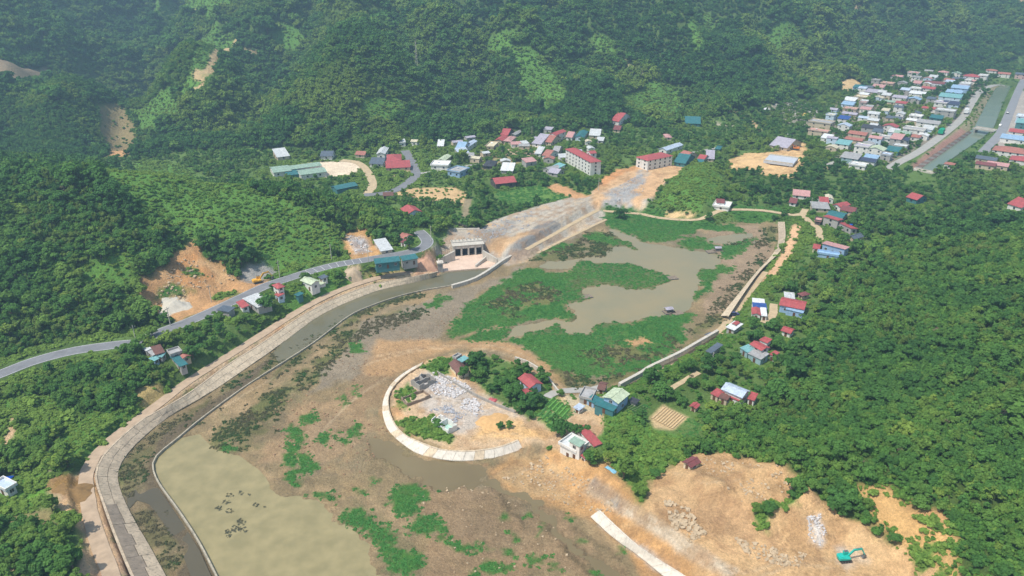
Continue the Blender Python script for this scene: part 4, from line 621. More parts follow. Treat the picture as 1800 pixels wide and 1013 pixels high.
def roof_shape(kind, L, D, h, ov, pitch):
    x0, x1, y0, y1 = -ov, L + ov, -ov, D + ov; m = MB(); th = 0.16; rise = pitch * min(D, L) / 2
    if kind == 'gable_x': r = h + pitch * (D / 2 + ov); yc = D / 2; m.prism([(x0, y0, h), (x1, y0, h), (x1, yc, r), (x0, yc, r)], th); m.prism([(x0, yc, r), (x1, yc, r), (x1, y1, h), (x0, y1, h)], th)
    elif kind == 'gable_y': r = h + pitch * (L / 2 + ov); xc = L / 2; m.prism([(x0, y0, h), (xc, y0, r), (xc, y1, r), (x0, y1, h)], th); m.prism([(xc, y0, r), (x1, y0, h), (x1, y1, h), (xc, y1, r)], th)
    elif kind == 'hip':
        s = min(L, D) / 2 + ov; r = h + pitch * s
        if L >= D: a, b = (x0 + s, D / 2, r), (x1 - s, D / 2, r); qs = [[(x0, y0, h), (x1, y0, h), b, a], [(x1, y1, h), (x0, y1, h), a, b], [(x0, y1, h), (x0, y0, h), a], [(x1, y0, h), (x1, y1, h), b]]
        else: a, b = (L / 2, y0 + s, r), (L / 2, y1 - s, r); qs = [[(x0, y0, h), (x1, y0, h), a], [(x1, y1, h), (x0, y1, h), b], [(x0, y1, h), (x0, y0, h), a, b], [(x1, y0, h), (x1, y1, h), b, a]]
        for q in qs: m.prism(q, th)
    elif kind == 'shed': m.prism([(x0, y0, h), (x1, y0, h), (x1, y1, h + pitch * D * 0.7), (x0, y1, h + pitch * D * 0.7)], th)
    elif kind == 'shed_back': m.prism([(x0, y0, h + pitch * D * 0.7), (x1, y0, h + pitch * D * 0.7), (x1, y1, h), (x0, y1, h)], th)
    elif kind == 'shed_side': m.prism([(x0, y0, h + pitch * L * 0.7), (x1, y0, h), (x1, y1, h), (x0, y1, h + pitch * L * 0.7)], th)
    else: m.prism([(x0, y0, h + .05), (x1, y0, h + .05), (x1, y1, h + .05), (x0, y1, h + .05)], 0.25)
    return m
def wall_shape(kind, L, D, h, pitch):
    m = MB(); b = -1.5; t = h - 0.17
    base = [(0, 0), (L, 0), (L, D), (0, D)]
    if kind in ('gable_x',):
        r = t + pitch * D / 2; vs = [(x, y, b) for x, y in base] + [(x, y, t) for x, y in base] + [(0, D / 2, r), (L, D / 2, r)]; m.add(vs, [(0, 1, 5, 4), (2, 3, 7, 6), (1, 2, 6, 9, 5), (3, 0, 4, 8, 7)])
    elif kind == 'gable_y':
        r = t + pitch * L / 2; vs = [(x, y, b) for x, y in base] + [(x, y, t) for x, y in base] + [(L / 2, 0, r), (L / 2, D, r)]; m.add(vs, [(0, 1, 5, 8, 4), (2, 3, 7, 9, 6), (1, 2, 6, 5), (3, 0, 4, 7)])
    elif kind in ('shed', 'shed_back', 'shed_side'):
        e = pitch * (L if kind == 'shed_side' else D) * 0.7; hs = {'shed': (0, 0, e, e), 'shed_back': (e, e, 0, 0), 'shed_side': (e, 0, 0, e)}[kind]
        vs = [(x, y, b) for x, y in base] + [(x, y, t + q) for (x, y), q in zip(base, hs)]; m.add(vs, [(0, 1, 5, 4), (1, 2, 6, 5), (2, 3, 7, 6), (3, 0, 4, 7)])
    else: m.box(0, 0, b, L, D, t)
    return m
def frame_of(A, Bp, Cp, h, zg):
    for _ in range(3):
        a = Vector(P(*A, zg + h)); b = Vector(P(*Bp, zg + h)); c = Vector(P(*Cp, zg + h)); mid = (a + c) / 2; zg = zg * 0.3 + 0.7 * HZ(mid.x, mid.y)
    zg = min(HZ(*q) for q in ((a + b) / 2, mid)) + 0.02
    a = Vector(P(*A, zg + h)); b = Vector(P(*Bp, zg + h)); c = Vector(P(*Cp, zg + h)); e = (b - a); L = e.length; e /= L; n = Vector((-e.y, e.x)); D = max(abs((c - b).dot(n)), 2.0); return a, e, n, L, D, zg
def volume(root, tf, L, D, h, roof, rc, wc, ov, pitch, far, win, pre='', front_only=False, ridge=True):
    def put(o): o.matrix_parent_inverse = Matrix(); o.matrix_local = tf; return o
    wl_ = put(wall_shape(roof, L, D, h, pitch).build(pre + 'wall', WM(wc), root))
    rf = put(roof_shape(roof, L, D, h, ov, pitch).build(pre + 'roof', RM(rc) if roof != 'flat' else mat('flat_roof_' + rc, srgb(*RC[rc]), 0.9, 0.2, 0.5, streak=0.3), root))
    if roof == 'flat':
        pb = MB()
        for q in ((-ov, -ov, L + ov, -ov + .2), (-ov, D + ov - .2, L + ov, D + ov), (-ov, -ov + .2, -ov + .2, D + ov - .2), (L + ov - .2, -ov + .2, L + ov, D + ov - .2)): pb.box(q[0], q[1], h + .06, q[2], q[3], h + .7)
        put(pb.build(pre + 'parapet', WM(wc), root))
        if not pre and min(L, D) > 3:
            tk = MB(); tk.tube((L * .3, D * .65, h + .5), (L * .3 + 1.0, D * .65, h + .5), .34, n=10); put(tk.build('water_tank', mat('steel_tank', srgb(190, 194, 200), 0.35, 0.1, 1.0, metal=0.7), root))
    elif ridge and not far and roof in ('gable_x', 'gable_y'):
        if roof == 'gable_x': r = h + pitch * (D / 2 + ov); rb = MB().box(-ov, D / 2 - .25, r - .05, L + ov, D / 2 + .25, r + .08)
        else: r = h + pitch * (L / 2 + ov); rb = MB().box(L / 2 - .25, -ov, r - .05, L / 2 + .25, D + ov, r + .08)
        o = rb.build('ridge_cap', RM(rc), rf)
    if win:
        ns = max(1, int(h / HS / 3.0)); sides = [((0, 0), (1, 0), L, 0.0), ((L, 0), (0, 1), D, math.pi / 2), ((0, D), (0, -1), D, -math.pi / 2)]
        if front_only: sides = sides[:2]
        for si, (o0, dr, ln, rz) in enumerate(sides):
            k = max(1, int(ln / (3.0 if not far else 4.0)));  k = min(k, win)
            for s in range(ns):
                for i in range(k):
                    t = ln * (i + 0.5) / k; off = 0.03; nx, ny = (dr[1], -dr[0]); z = s * (h / ns) + 0.35 * h / ns
                    isdoor = (s == 0 and si == 0 and i == k // 2 and not far)
                    x, y = o0[0] + dr[0] * t + nx * off, o0[1] + dr[1] * t + ny * off
                    m4 = tf @ Matrix.Translation((x, y, 0.02 if isdoor else z)) @ Matrix.Rotation(rz, 4, 'Z') @ Matrix.Scale(0.8, 4)
                    if isdoor: link('door', DOOR_ME, root).matrix_local = m4; continue
                    if far: link('window', FAR_WIN, root).matrix_local = m4
                    else: w = link('window', WIN_ME, root); w.matrix_local = m4; link('pane', PANE_ME, w)
HN = {'house': 'house', 'shed': 'shed'}
def house(label, A, Bp, Cp, h=3.4, roof='gable_x', rc='red', wc='white', pitch=0.38, ov=0.45, win=3, annex=(), name='house', cat='house', zg=4.0, clear=True):
    h = h * HS; a, e, n, L, D, zg = frame_of(A, Bp, Cp, h, zg); rz = math.atan2(e.y, e.x); root = empty(name, (a.x, a.y, zg), rz); tag(root, label, cat); far = a.y > 330
    volume(root, Matrix.Translation((ov, ov, 0)), max(L - 2 * ov, 1.5), max(D - 2 * ov, 1.5), h, roof, rc, wc, ov, pitch, far, win)
    FOOT.append((a, e, n, L, D, a.y, h)); inv = root.matrix_basis.inverted()
    for an in annex:
        A2, B2, C2, h2, roof2, rc2, wc2 = an[:7]; h2 *= HS; a2, e2, n2, L2, D2, z2 = frame_of(A2, B2, C2, h2, zg); FOOT.append((a2, e2, n2, L2, D2, a2.y, h2)); o2 = 0.25
        tf = inv @ Matrix.Translation((a2.x, a2.y, min(z2, zg + 1))) @ Matrix.Rotation(math.atan2(e2.y, e2.x), 4, 'Z') @ Matrix.Translation((o2, o2, 0))
        volume(root, tf, max(L2 - .5, 1.2), max(D2 - .5, 1.2), h2 + 0.013 * len(root.children), roof2, rc2, wc2, o2, 0.2 if roof2.startswith('shed') else 0.35, far, an[7] if len(an) > 7 else 1, 'annex_', True, False)
    return root
# ---- right shore and right hillside
house('big house with pale green roof, blue walls and teal porch by the dike', (1058, 698), (1087, 710), (1109, 693), 6.0, 'gable_y', 'palegreen', 'blue', 0.3, annex=[((1044, 711), (1078, 724), (1086, 713), 3.2, 'shed', 'teal', 'teal'), ((1030, 703), (1044, 710), (1056, 702), 2.9, 'shed', 'teal', 'blue'), ((1017, 700), (1040, 705), (1062, 690), 3.0, 'flat', 'grey', 'grey')])
house('brown tiled roof hut behind the big pale green roofed house', (1049, 684), (1063, 687), (1079, 675), 3.0, 'gable_x', 'brown', 'cream')
house('low black sheet shed right of the pale green roofed house', (1104, 704), (1118, 710), (1121, 704), 2.2, 'shed', 'dark', 'grey', 0.15, win=0, name='shed', cat='shed')
house('small grey-blue shed left of the teal porch', (1007, 716), (1018, 722), (1023, 712), 2.6, 'shed', 'paleblue', 'white', 0.2, win=1, name='shed', cat='shed')
house('white two-storey villa with flat terrace above the orange earthworks', (981, 780), (1012, 797), (1041, 783), 5.6, 'flat', 'pale', 'white', annex=[((1013, 758), (1044, 786), (1058, 779), 3.6, 'shed_side', 'red', 'white'), ((999, 776), (1019, 787), (1031, 780), 8.2, 'shed', 'green', 'white'), ((1020, 797), (1028, 803), (1042, 794), 3.4, 'shed', 'red', 'white')])
house('small maroon-roofed stilt hut with white railing at the top of the bare slope', (1198, 812), (1214, 823), (1231, 811), 3.0, 'gable_y', 'maroon', 'cream', 0.4, win=1, name='hut', cat='hut')
house('house with pale blue gable roof and red lean-tos in the trees', (1267, 684), (1305, 700), (1323, 689), 5.2, 'gable_x', 'paleblue', 'white', 0.42, annex=[((1268, 693), (1303, 707), (1307, 701), 3.0, 'shed', 'red', 'white'), ((1248, 692), (1262, 699), (1271, 690), 3.0, 'shed', 'red', 'beige'), ((1262, 699), (1278, 705), (1283, 698), 3.1, 'shed', 'brown', 'beige'), ((1313, 702), (1326, 706), (1338, 697), 3.0, 'shed', 'red', 'white')])
house('tiny red gabled roof at the edge of the garden below the pale blue roof', (1211, 714), (1221, 718), (1232, 712), 2.6, 'gable_y', 'red', 'beige', win=1, name='hut', cat='hut')
house('house with two bright red roofs and a grey and aqua front roof', (1317, 605), (1339, 617), (1350, 609), 6.0, 'gable_x', 'red', 'white', 0.3, annex=[((1334, 598), (1349, 604), (1356, 598), 5.6, 'shed', 'red', 'white'), ((1314, 622), (1338, 633), (1352, 625), 3.6, 'shed', 'grey', 'aqua'), ((1300, 612), (1314, 621), (1322, 612), 3.4, 'shed', 'aqua', 'aqua'), ((1352, 624), (1361, 628), (1367, 621), 3.4, 'shed', 'red', 'white')])
house('lone small red-roofed house half hidden in the right hillside trees', (1372, 581), (1390, 587), (1398, 579), 3.2, 'gable_x', 'red', 'white')
house('white flat-roofed house with a red corner beside the dike', (1275, 575), (1291, 581), (1305, 570), 3.2, 'shed', 'white', 'grey', 0.08, annex=[((1286, 569), (1294, 572), (1300, 567), 4.2, 'gable_y', 'red', 'grey')])
house('tiny grey roofed shelter at the foot of the dike', (1238, 588), (1246, 592), (1252, 586), 2.4, 'gable_y', 'slate', 'grey', win=0, name='shelter', cat='shelter')
house('long low slate shed in the bushes below the dike', (1240, 617), (1247, 620), (1264, 606), 2.4, 'shed', 'slate', 'grey', 0.15, win=0, name='shed', cat='shed')
house('house row with white, royal blue and red roofs side by side', (1324, 542), (1349, 544), (1348, 535), 3.6, 'shed', 'blue', 'white', 0.15, annex=[((1323, 534), (1345, 536), (1345, 528), 3.8, 'shed', 'white', 'white'), ((1321, 553), (1338, 555), (1338, 543), 3.2, 'gable_y', 'red', 'white'), ((1338, 556), (1349, 557), (1349, 545), 3.1, 'shed', 'white', 'white')])
house('long red-roofed house with blue-grey walls on the right shore', (1369, 536), (1414, 545), (1412, 529), 5.0, 'gable_x', 'red', 'blue', 0.3, annex=[((1381, 544), (1412, 551), (1413, 544), 3.8, 'shed', 'sky', 'blue', 3)])
house('maroon hip-roofed pavilion behind the long red-roofed house', (1401, 516), (1411, 521), (1419, 514), 3.2, 'hip', 'maroon', 'beige', 0.5, win=1, name='pavilion', cat='pavilion')
house('pale grey sheet roofed kitchen beside the maroon pavilion', (1379, 524), (1398, 526), (1402, 517), 3.0, 'shed', 'pale', 'grey', 0.15, win=1)
house('sky blue house with a long striped pink-red roof', (1444, 429), (1486, 440), (1490, 433), 5.8, 'shed_back', 'pink', 'blue', 0.12, annex=[((1428, 437), (1441, 439), (1445, 433), 3.0, 'shed', 'red', 'cream'), ((1436, 446), (1475, 452), (1478, 447), 2.6, 'flat', 'sky', 'blue')])
house('tall grey-white house with a red sheet roof and lower red wing', (1446, 381), (1474, 389), (1478, 384), 6.8, 'shed_back', 'red', 'grey', 0.12, annex=[((1473, 393), (1496, 404), (1499, 398), 4.0, 'shed_back', 'red', 'grey', 2)])
house('small dark grey house by the path fork', (1431, 388), (1444, 390), (1446, 384), 3.6, 'flat', 'pink', 'dark', win=2)
house('wide teal-grey sheet roof behind the tall grey-white house', (1450, 380), (1480, 386), (1484, 374), 4.0, 'gable_x', 'teal', 'grey', 0.2, win=1)
house('open slate gabled shelter beside the pale meadow', (1488, 416), (1502, 421), (1511, 413), 3.4, 'gable_y', 'slate', 'beige', 0.5, win=0, name='shelter', cat='shelter')
house('bright red roofed house at the top of the path cluster', (1441, 356), (1458, 357), (1461, 348), 4.4, 'gable_x', 'red', 'white', annex=[((1452, 350), (1466, 351), (1468, 344), 4.0, 'gable_y', 'cream', 'white')])
house('maroon and red stepped roofs beside the cream gable', (1462, 360), (1478, 365), (1483, 356), 4.4, 'gable_y', 'red', 'white')
house('long maroon-red roof at the right end of the path cluster', (1476, 369), (1502, 374), (1505, 366), 3.6, 'gable_x', 'maroon', 'beige')
house('long grey sheet roof at the front of the path cluster', (1428, 366), (1460, 368), (1464, 359), 3.4, 'shed', 'grey', 'beige', 0.15)
house('pink-red roofed bungalow in the trees above the path', (1393, 343), (1424, 346), (1428, 337), 3.4, 'gable_x', 'pink', 'white'); house('maroon roofed hut in the trees left of the path cluster', (1386, 356), (1400, 358), (1404, 350), 3.2, 'gable_x', 'maroon', 'white')
house('white flat house with maroon roof by the lake path under the green knoll', (1252, 362), (1282, 366), (1286, 357), 3.4, 'flat', 'white', 'white', annex=[((1259, 357), (1274, 358), (1277, 351), 4.6, 'gable_x', 'maroon', 'white')])
house('red and teal roofed house in the forest at the right', (1592, 346), (1612, 352), (1621, 344), 4.2, 'gable_x', 'red', 'teal'); house('red-roofed house at the right edge above the forest', (1770, 358), (1796, 366), (1812, 354), 4.4, 'gable_x', 'red', 'white')
# ---- peninsula
house('long brown tiled house with cream walls on the peninsula', (788, 639), (805, 659), (823, 649), 3.0, 'gable_x', 'brown', 'cream', 0.5)
house('small house with aqua roof and pink walls at the tip of the peninsula', (803, 632), (812, 637), (825, 631), 4.2, 'shed', 'aqua', 'pink', 0.2, annex=[((795, 629), (802, 632), (812, 626), 4.0, 'flat', 'grey', 'grey')])
house('red gabled house with pale blue walls among the peninsula trees', (910, 665), (931, 683), (950, 671), 4.4, 'gable_x', 'red', 'lightblue', 0.42, annex=[((915, 686), (922, 696), (936, 687), 3.2, 'shed_back', 'red', 'white')])
# ---- left shore and road
house('long teal-roofed shop by the road left of the sluice', (659, 464), (704, 459), (703, 452), 4.6, 'shed', 'teal', 'teal', 0.25, win=6); house('teal-roofed grey house beside the orange mound by the sluice', (708, 459), (736, 454), (735, 447), 4.4, 'shed', 'teal', 'grey', 0.25)
house('pale grey roofed house beside the white quarry', (656, 425), (669, 442), (688, 434), 3.6, 'shed_side', 'pale', 'beige', 0.12); house('pink-brown tiled house under the trees at the road bend', (699, 416), (711, 420), (718, 411), 4.6, 'gable_x', 'terra', 'white', annex=[((703, 426), (712, 428), (718, 421), 3.4, 'shed', 'maroon', 'white')])
house('white house with red gabled roof on the wooded slope above the sluice', (703, 367), (716, 377), (734, 366), 5.2, 'gable_x', 'red', 'lightblue', 0.4); house('brown roofed roadside hut beside the village road', (673, 345), (692, 344), (690, 338), 3.2, 'gable_x', 'brown', 'dark', win=1)
house('pale grey sheet roofed workshop with red awning by the road', (426, 528), (453, 541), (468, 525), 4.0, 'shed_side', 'pale', 'grey', 0.12, annex=[((414, 530), (425, 541), (437, 536), 3.0, 'shed', 'red', 'white')]); house('dark slate carport roof along the road', (380, 545), (402, 549), (409, 540), 3.2, 'shed', 'slate', 'grey', 0.1, win=0, name='carport', cat='carport')
house('red hip-roofed white house between road and embankment', (477, 501), (488, 508), (497, 501), 6.0, 'hip', 'red', 'white', 0.35, annex=[((482, 518), (489, 522), (497, 516), 4.0, 'shed', 'red', 'lightblue')]); house('white house with pale green roofs and brown end by the road', (527, 493), (547, 501), (553, 490), 5.4, 'gable_x', 'palegreen', 'white', 0.35, annex=[((547, 500), (556, 505), (568, 496), 5.0, 'shed', 'palegreen', 'white', 2)])
house('slate blue sheet roofed kiosk beside the pale green roofed house', (558, 487), (566, 491), (574, 485), 3.4, 'shed', 'slate', 'white', 0.15, win=1, name='kiosk', cat='kiosk'); house('teal box-shaped shed in the green field below the road', (516, 518), (524, 521), (532, 515), 3.0, 'shed', 'teal', 'teal', 0.1, win=0, name='shed', cat='shed')
house('brown-roofed house with grey and pale sheds below the road', (265, 612), (273, 624), (289, 617), 3.6, 'shed_side', 'brown', 'grey', 0.15, annex=[((254, 615), (268, 626), (274, 623), 3.0, 'shed', 'grey', 'grey'), ((248, 612), (257, 618), (263, 613), 2.8, 'shed', 'pale', 'grey'), ((261, 631), (271, 636), (276, 629), 2.8, 'shed', 'aqua', 'blue'), ((272, 628), (285, 629), (292, 622), 2.9, 'shed', 'aqua', 'grey')])
house('flat grey roofed house next to the red tiles below the road', (293, 618), (300, 626), (319, 617), 3.6, 'flat', 'grey', 'grey', annex=[((312, 627), (320, 632), (334, 624), 3.2, 'gable_x', 'terra', 'beige')]); house('teal-roofed house lowest of the roadside cluster on the left', (299, 630), (316, 645), (330, 639), 3.4, 'shed_side', 'teal', 'grey', 0.12)
house('grey-blue building cut by the left edge of the picture', (-14, 852), (10, 864), (20, 846), 4.0, 'flat', 'paleblue', 'white')
# ---- village behind
house('teal-roofed storage shed in the trees in front of the factory yard', (592, 334), (630, 326), (624, 319), 4.4, 'gable_x', 'teal', 'teal', 0.25, win=0, name='shed', cat='shed')
for lab, q in (('long pale green factory roof at the back of the yard', ((512, 298), (566, 291), (558, 285))), ('long pale green factory roof at the front of the yard', ((528, 308), (575, 302), (567, 294))), ('broad pale green factory roof at the left end of the yard', ((480, 304), (513, 300), (506, 290)))): house(lab, *q, 5.0, 'gable_x', 'green', 'white', 0.2, win=2, name='factory_hall', cat='factory')
house('small aqua-roofed store at the corner of the factory yard', (558, 305), (574, 303), (571, 297), 3.4, 'shed', 'aqua', 'white', 0.15, win=1); house('teal-roofed annexe below the factory halls', (504, 309), (527, 306), (524, 300), 3.2, 'shed', 'teal', 'teal', 0.2, win=0)
house('two-storey red roofed white house at the village road bend', (679, 283), (706, 282), (704, 271), 6.0, 'hip', 'red', 'white', 0.3); house('long low red roof in front of the two-storey red house', (678, 296), (722, 294), (720, 286), 3.4, 'shed', 'red', 'beige', 0.25)
house('pale grey gabled house left of the two-storey red house', (661, 271), (677, 271), (680, 260), 5.6, 'gable_y', 'pale', 'white'); house('dark slate roofed house below the pale grey gable', (648, 288), (673, 289), (675, 279), 3.6, 'gable_x', 'slate', 'white')
V = (('grey sheet roofed house at the forest foot far left of the village', 487, 277, 510, 274, 508, 266, 3.6, 'shed', 'pale', 'beige'), ('slate roofed house left of the village at the forest foot', 562, 275, 584, 275, 582, 267, 4.0, 'gable_x', 'slate', 'white'), ('small low red roof at the forest foot behind the factory', 623, 272, 641, 273, 640, 267, 3.4, 'gable_x', 'terra', 'beige'),
     ('white shack under the forest above the village road', 768, 257, 780, 257, 780, 251, 3.0, 'shed', 'white', 'beige'), ('grey-blue roofed house right of the white shack', 799, 263, 815, 264, 815, 252, 4.6, 'gable_x', 'sky', 'white'), ('pale blue gabled villa at the forest foot', 812, 257, 824, 258, 827, 247, 5.2, 'gable_y', 'paleblue', 'white'), ('low pale blue shed in front of the gabled villa', 806, 271, 826, 269, 825, 263, 3.2, 'shed', 'paleblue', 'grey'),
     ('flat white house with open terrace in the middle of the village', 756, 291, 788, 292, 789, 284, 4.6, 'flat', 'white', 'white'), ('pale green roofed house behind the flat white house', 768, 282, 782, 283, 782, 273, 4.0, 'gable_y', 'palegreen', 'beige'), ('blue-walled flat house hidden by trees right of the flat white house', 785, 300, 808, 304, 811, 294, 5.4, 'flat', 'grey', 'blue'), ('dark slate hip roof beside the bare yard in the village', 848, 292, 868, 293, 870, 283, 3.6, 'hip', 'dark', 'dark'),
     ('white sheet roof beside the bare yard', 879, 300, 902, 301, 904, 293, 3.2, 'shed', 'white', 'grey'), ('bright red roofed hall beside the green field', 871, 324, 909, 320, 906, 310, 5.0, 'gable_x', 'red', 'dark'), ('upper red roof of the pair at the forest foot', 879, 237, 893, 238, 895, 229, 4.0, 'gable_x', 'red', 'dark'), ('lower red roof of the pair at the forest foot', 869, 247, 883, 248, 884, 239, 4.0, 'gable_y', 'red', 'terra') if False else ('lower red roof of the pair at the forest foot', 869, 247, 883, 248, 884, 239, 4.0, 'gable_y', 'red', 'beige'),
     ('pink-roofed house right of the lower red roof', 884, 248, 898, 249, 898, 240, 3.8, 'hip', 'pink', 'beige'), ('grey hut at the forest foot right of the red pair', 896, 237, 906, 238, 907, 230, 3.2, 'gable_y', 'grey', 'grey'), ('beige flat house in front of the red pair', 852, 258, 868, 259, 868, 250, 3.4, 'flat', 'cream', 'beige'), ('tall narrow white house with red roof cap', 964, 236, 977, 238, 977, 228, 8.5, 'gable_y', 'red', 'white'),
     ('brown-red roof beside the tall narrow white house', 954, 249, 969, 251, 970, 240, 4.4, 'gable_x', 'terra', 'beige'), ('pale grey cluster house left of the brown-red roof', 934, 252, 951, 254, 952, 244, 3.8, 'shed', 'lilac', 'white'), ('grey roofed house below the brown-red roof', 970, 267, 982, 268, 984, 259, 3.6, 'gable_x', 'grey', 'beige'), ('red roof with white wall in the village centre', 952, 273, 965, 275, 967, 265, 4.0, 'gable_x', 'terra', 'white'), ('pale roofed house left of the red roof in the centre', 939, 270, 951, 271, 952, 264, 3.8, 'shed', 'pale', 'white'),
     ('grey gabled house in front of the four-storey block', 953, 296, 966, 300, 973, 291, 4.0, 'gable_y', 'grey', 'grey'), ('pale aqua roof beside the grey gables', 968, 293, 980, 297, 983, 290, 3.6, 'shed', 'aqua', 'white'), ('grey gabled house nearest the four-storey block', 962, 303, 980, 306, 985, 298, 3.6, 'gable_x', 'lilac', 'grey'), ('teal roofed house at the forest foot right of the village', 1010, 241, 1026, 242, 1031, 231, 4.4, 'gable_y', 'teal', 'lightblue'), ('pink roofed house left of the teal roof', 994, 241, 1006, 242, 1008, 234, 4.0, 'gable_x', 'pink', 'white'),
     ('pale grey roofed house at the right end of the village row', 1035, 238, 1055, 239, 1058, 230, 4.2, 'gable_x', 'pale', 'beige'), ('bright red roofed villa alone up the slope', 1073, 212, 1088, 214, 1092, 202, 5.4, 'gable_x', 'red', 'white'), ('maroon roof below the red villa on the slope', 1077, 228, 1090, 229, 1091, 223, 3.4, 'gable_x', 'maroon', 'beige'), ('pale blue gabled house above the three-storey school', 1157, 262, 1172, 265, 1176, 250, 4.6, 'gable_y', 'paleblue', 'white'), ('small pink roof in the trees above the three-storey school', 1170, 242, 1182, 242, 1183, 236, 3.6, 'hip', 'pink', 'beige'), ('teal roofed hall in the trees near the mountain', 1204, 217, 1232, 218, 1235, 209, 4.0, 'gable_x', 'teal', 'teal'),
     ('broad teal roof right of the three-storey school', 1184, 285, 1205, 288, 1208, 274, 4.2, 'gable_x', 'teal', 'teal'), ('red roof behind the broad teal roof', 1190, 273, 1205, 277, 1210, 267, 4.6, 'gable_x', 'terra', 'beige'), ('red roof further right behind the green knoll', 1225, 279, 1238, 281, 1240, 274, 3.8, 'gable_x', 'red', 'beige'), ('small teal roof above the green knoll', 1224, 289, 1236, 290, 1238, 282, 3.4, 'gable_x', 'teal', 'teal'), ('brownish sheet roof right of the red roof behind the knoll', 1240, 279, 1256, 280, 1258, 272, 3.4, 'shed', 'lilac', 'beige'),
     ('long rusty grey roof beside the unfinished bridge', 1352, 255, 1384, 261, 1388, 247, 4.0, 'gable_x', 'lilac', 'beige'), ('small teal tent roof in the meadow by the lane', 1256, 262, 1266, 263, 1268, 257, 2.6, 'hip', 'teal', 'teal'))
for v in V: house(v[0], v[1:3], v[3:5], v[5:7], v[7], v[8], v[9], v[10], 0.38, win=2)
dorm = house('white four-storey block with a long maroon-red hip roof', (993, 262), (1038, 286), (1055, 282), 13.5, 'hip', 'red', 'white', 0.35, win=8, name='apartment_block', cat='building', annex=[((1030, 268), (1038, 272), (1044, 268), 14.1, 'gable_y', 'red', 'white')])
house('white three-storey school with maroon-red hip roof above the dug slope', (1139, 283), (1184, 274), (1169, 266), 10.5, 'hip', 'red', 'white', 0.35, win=6, name='school_building', cat='building')
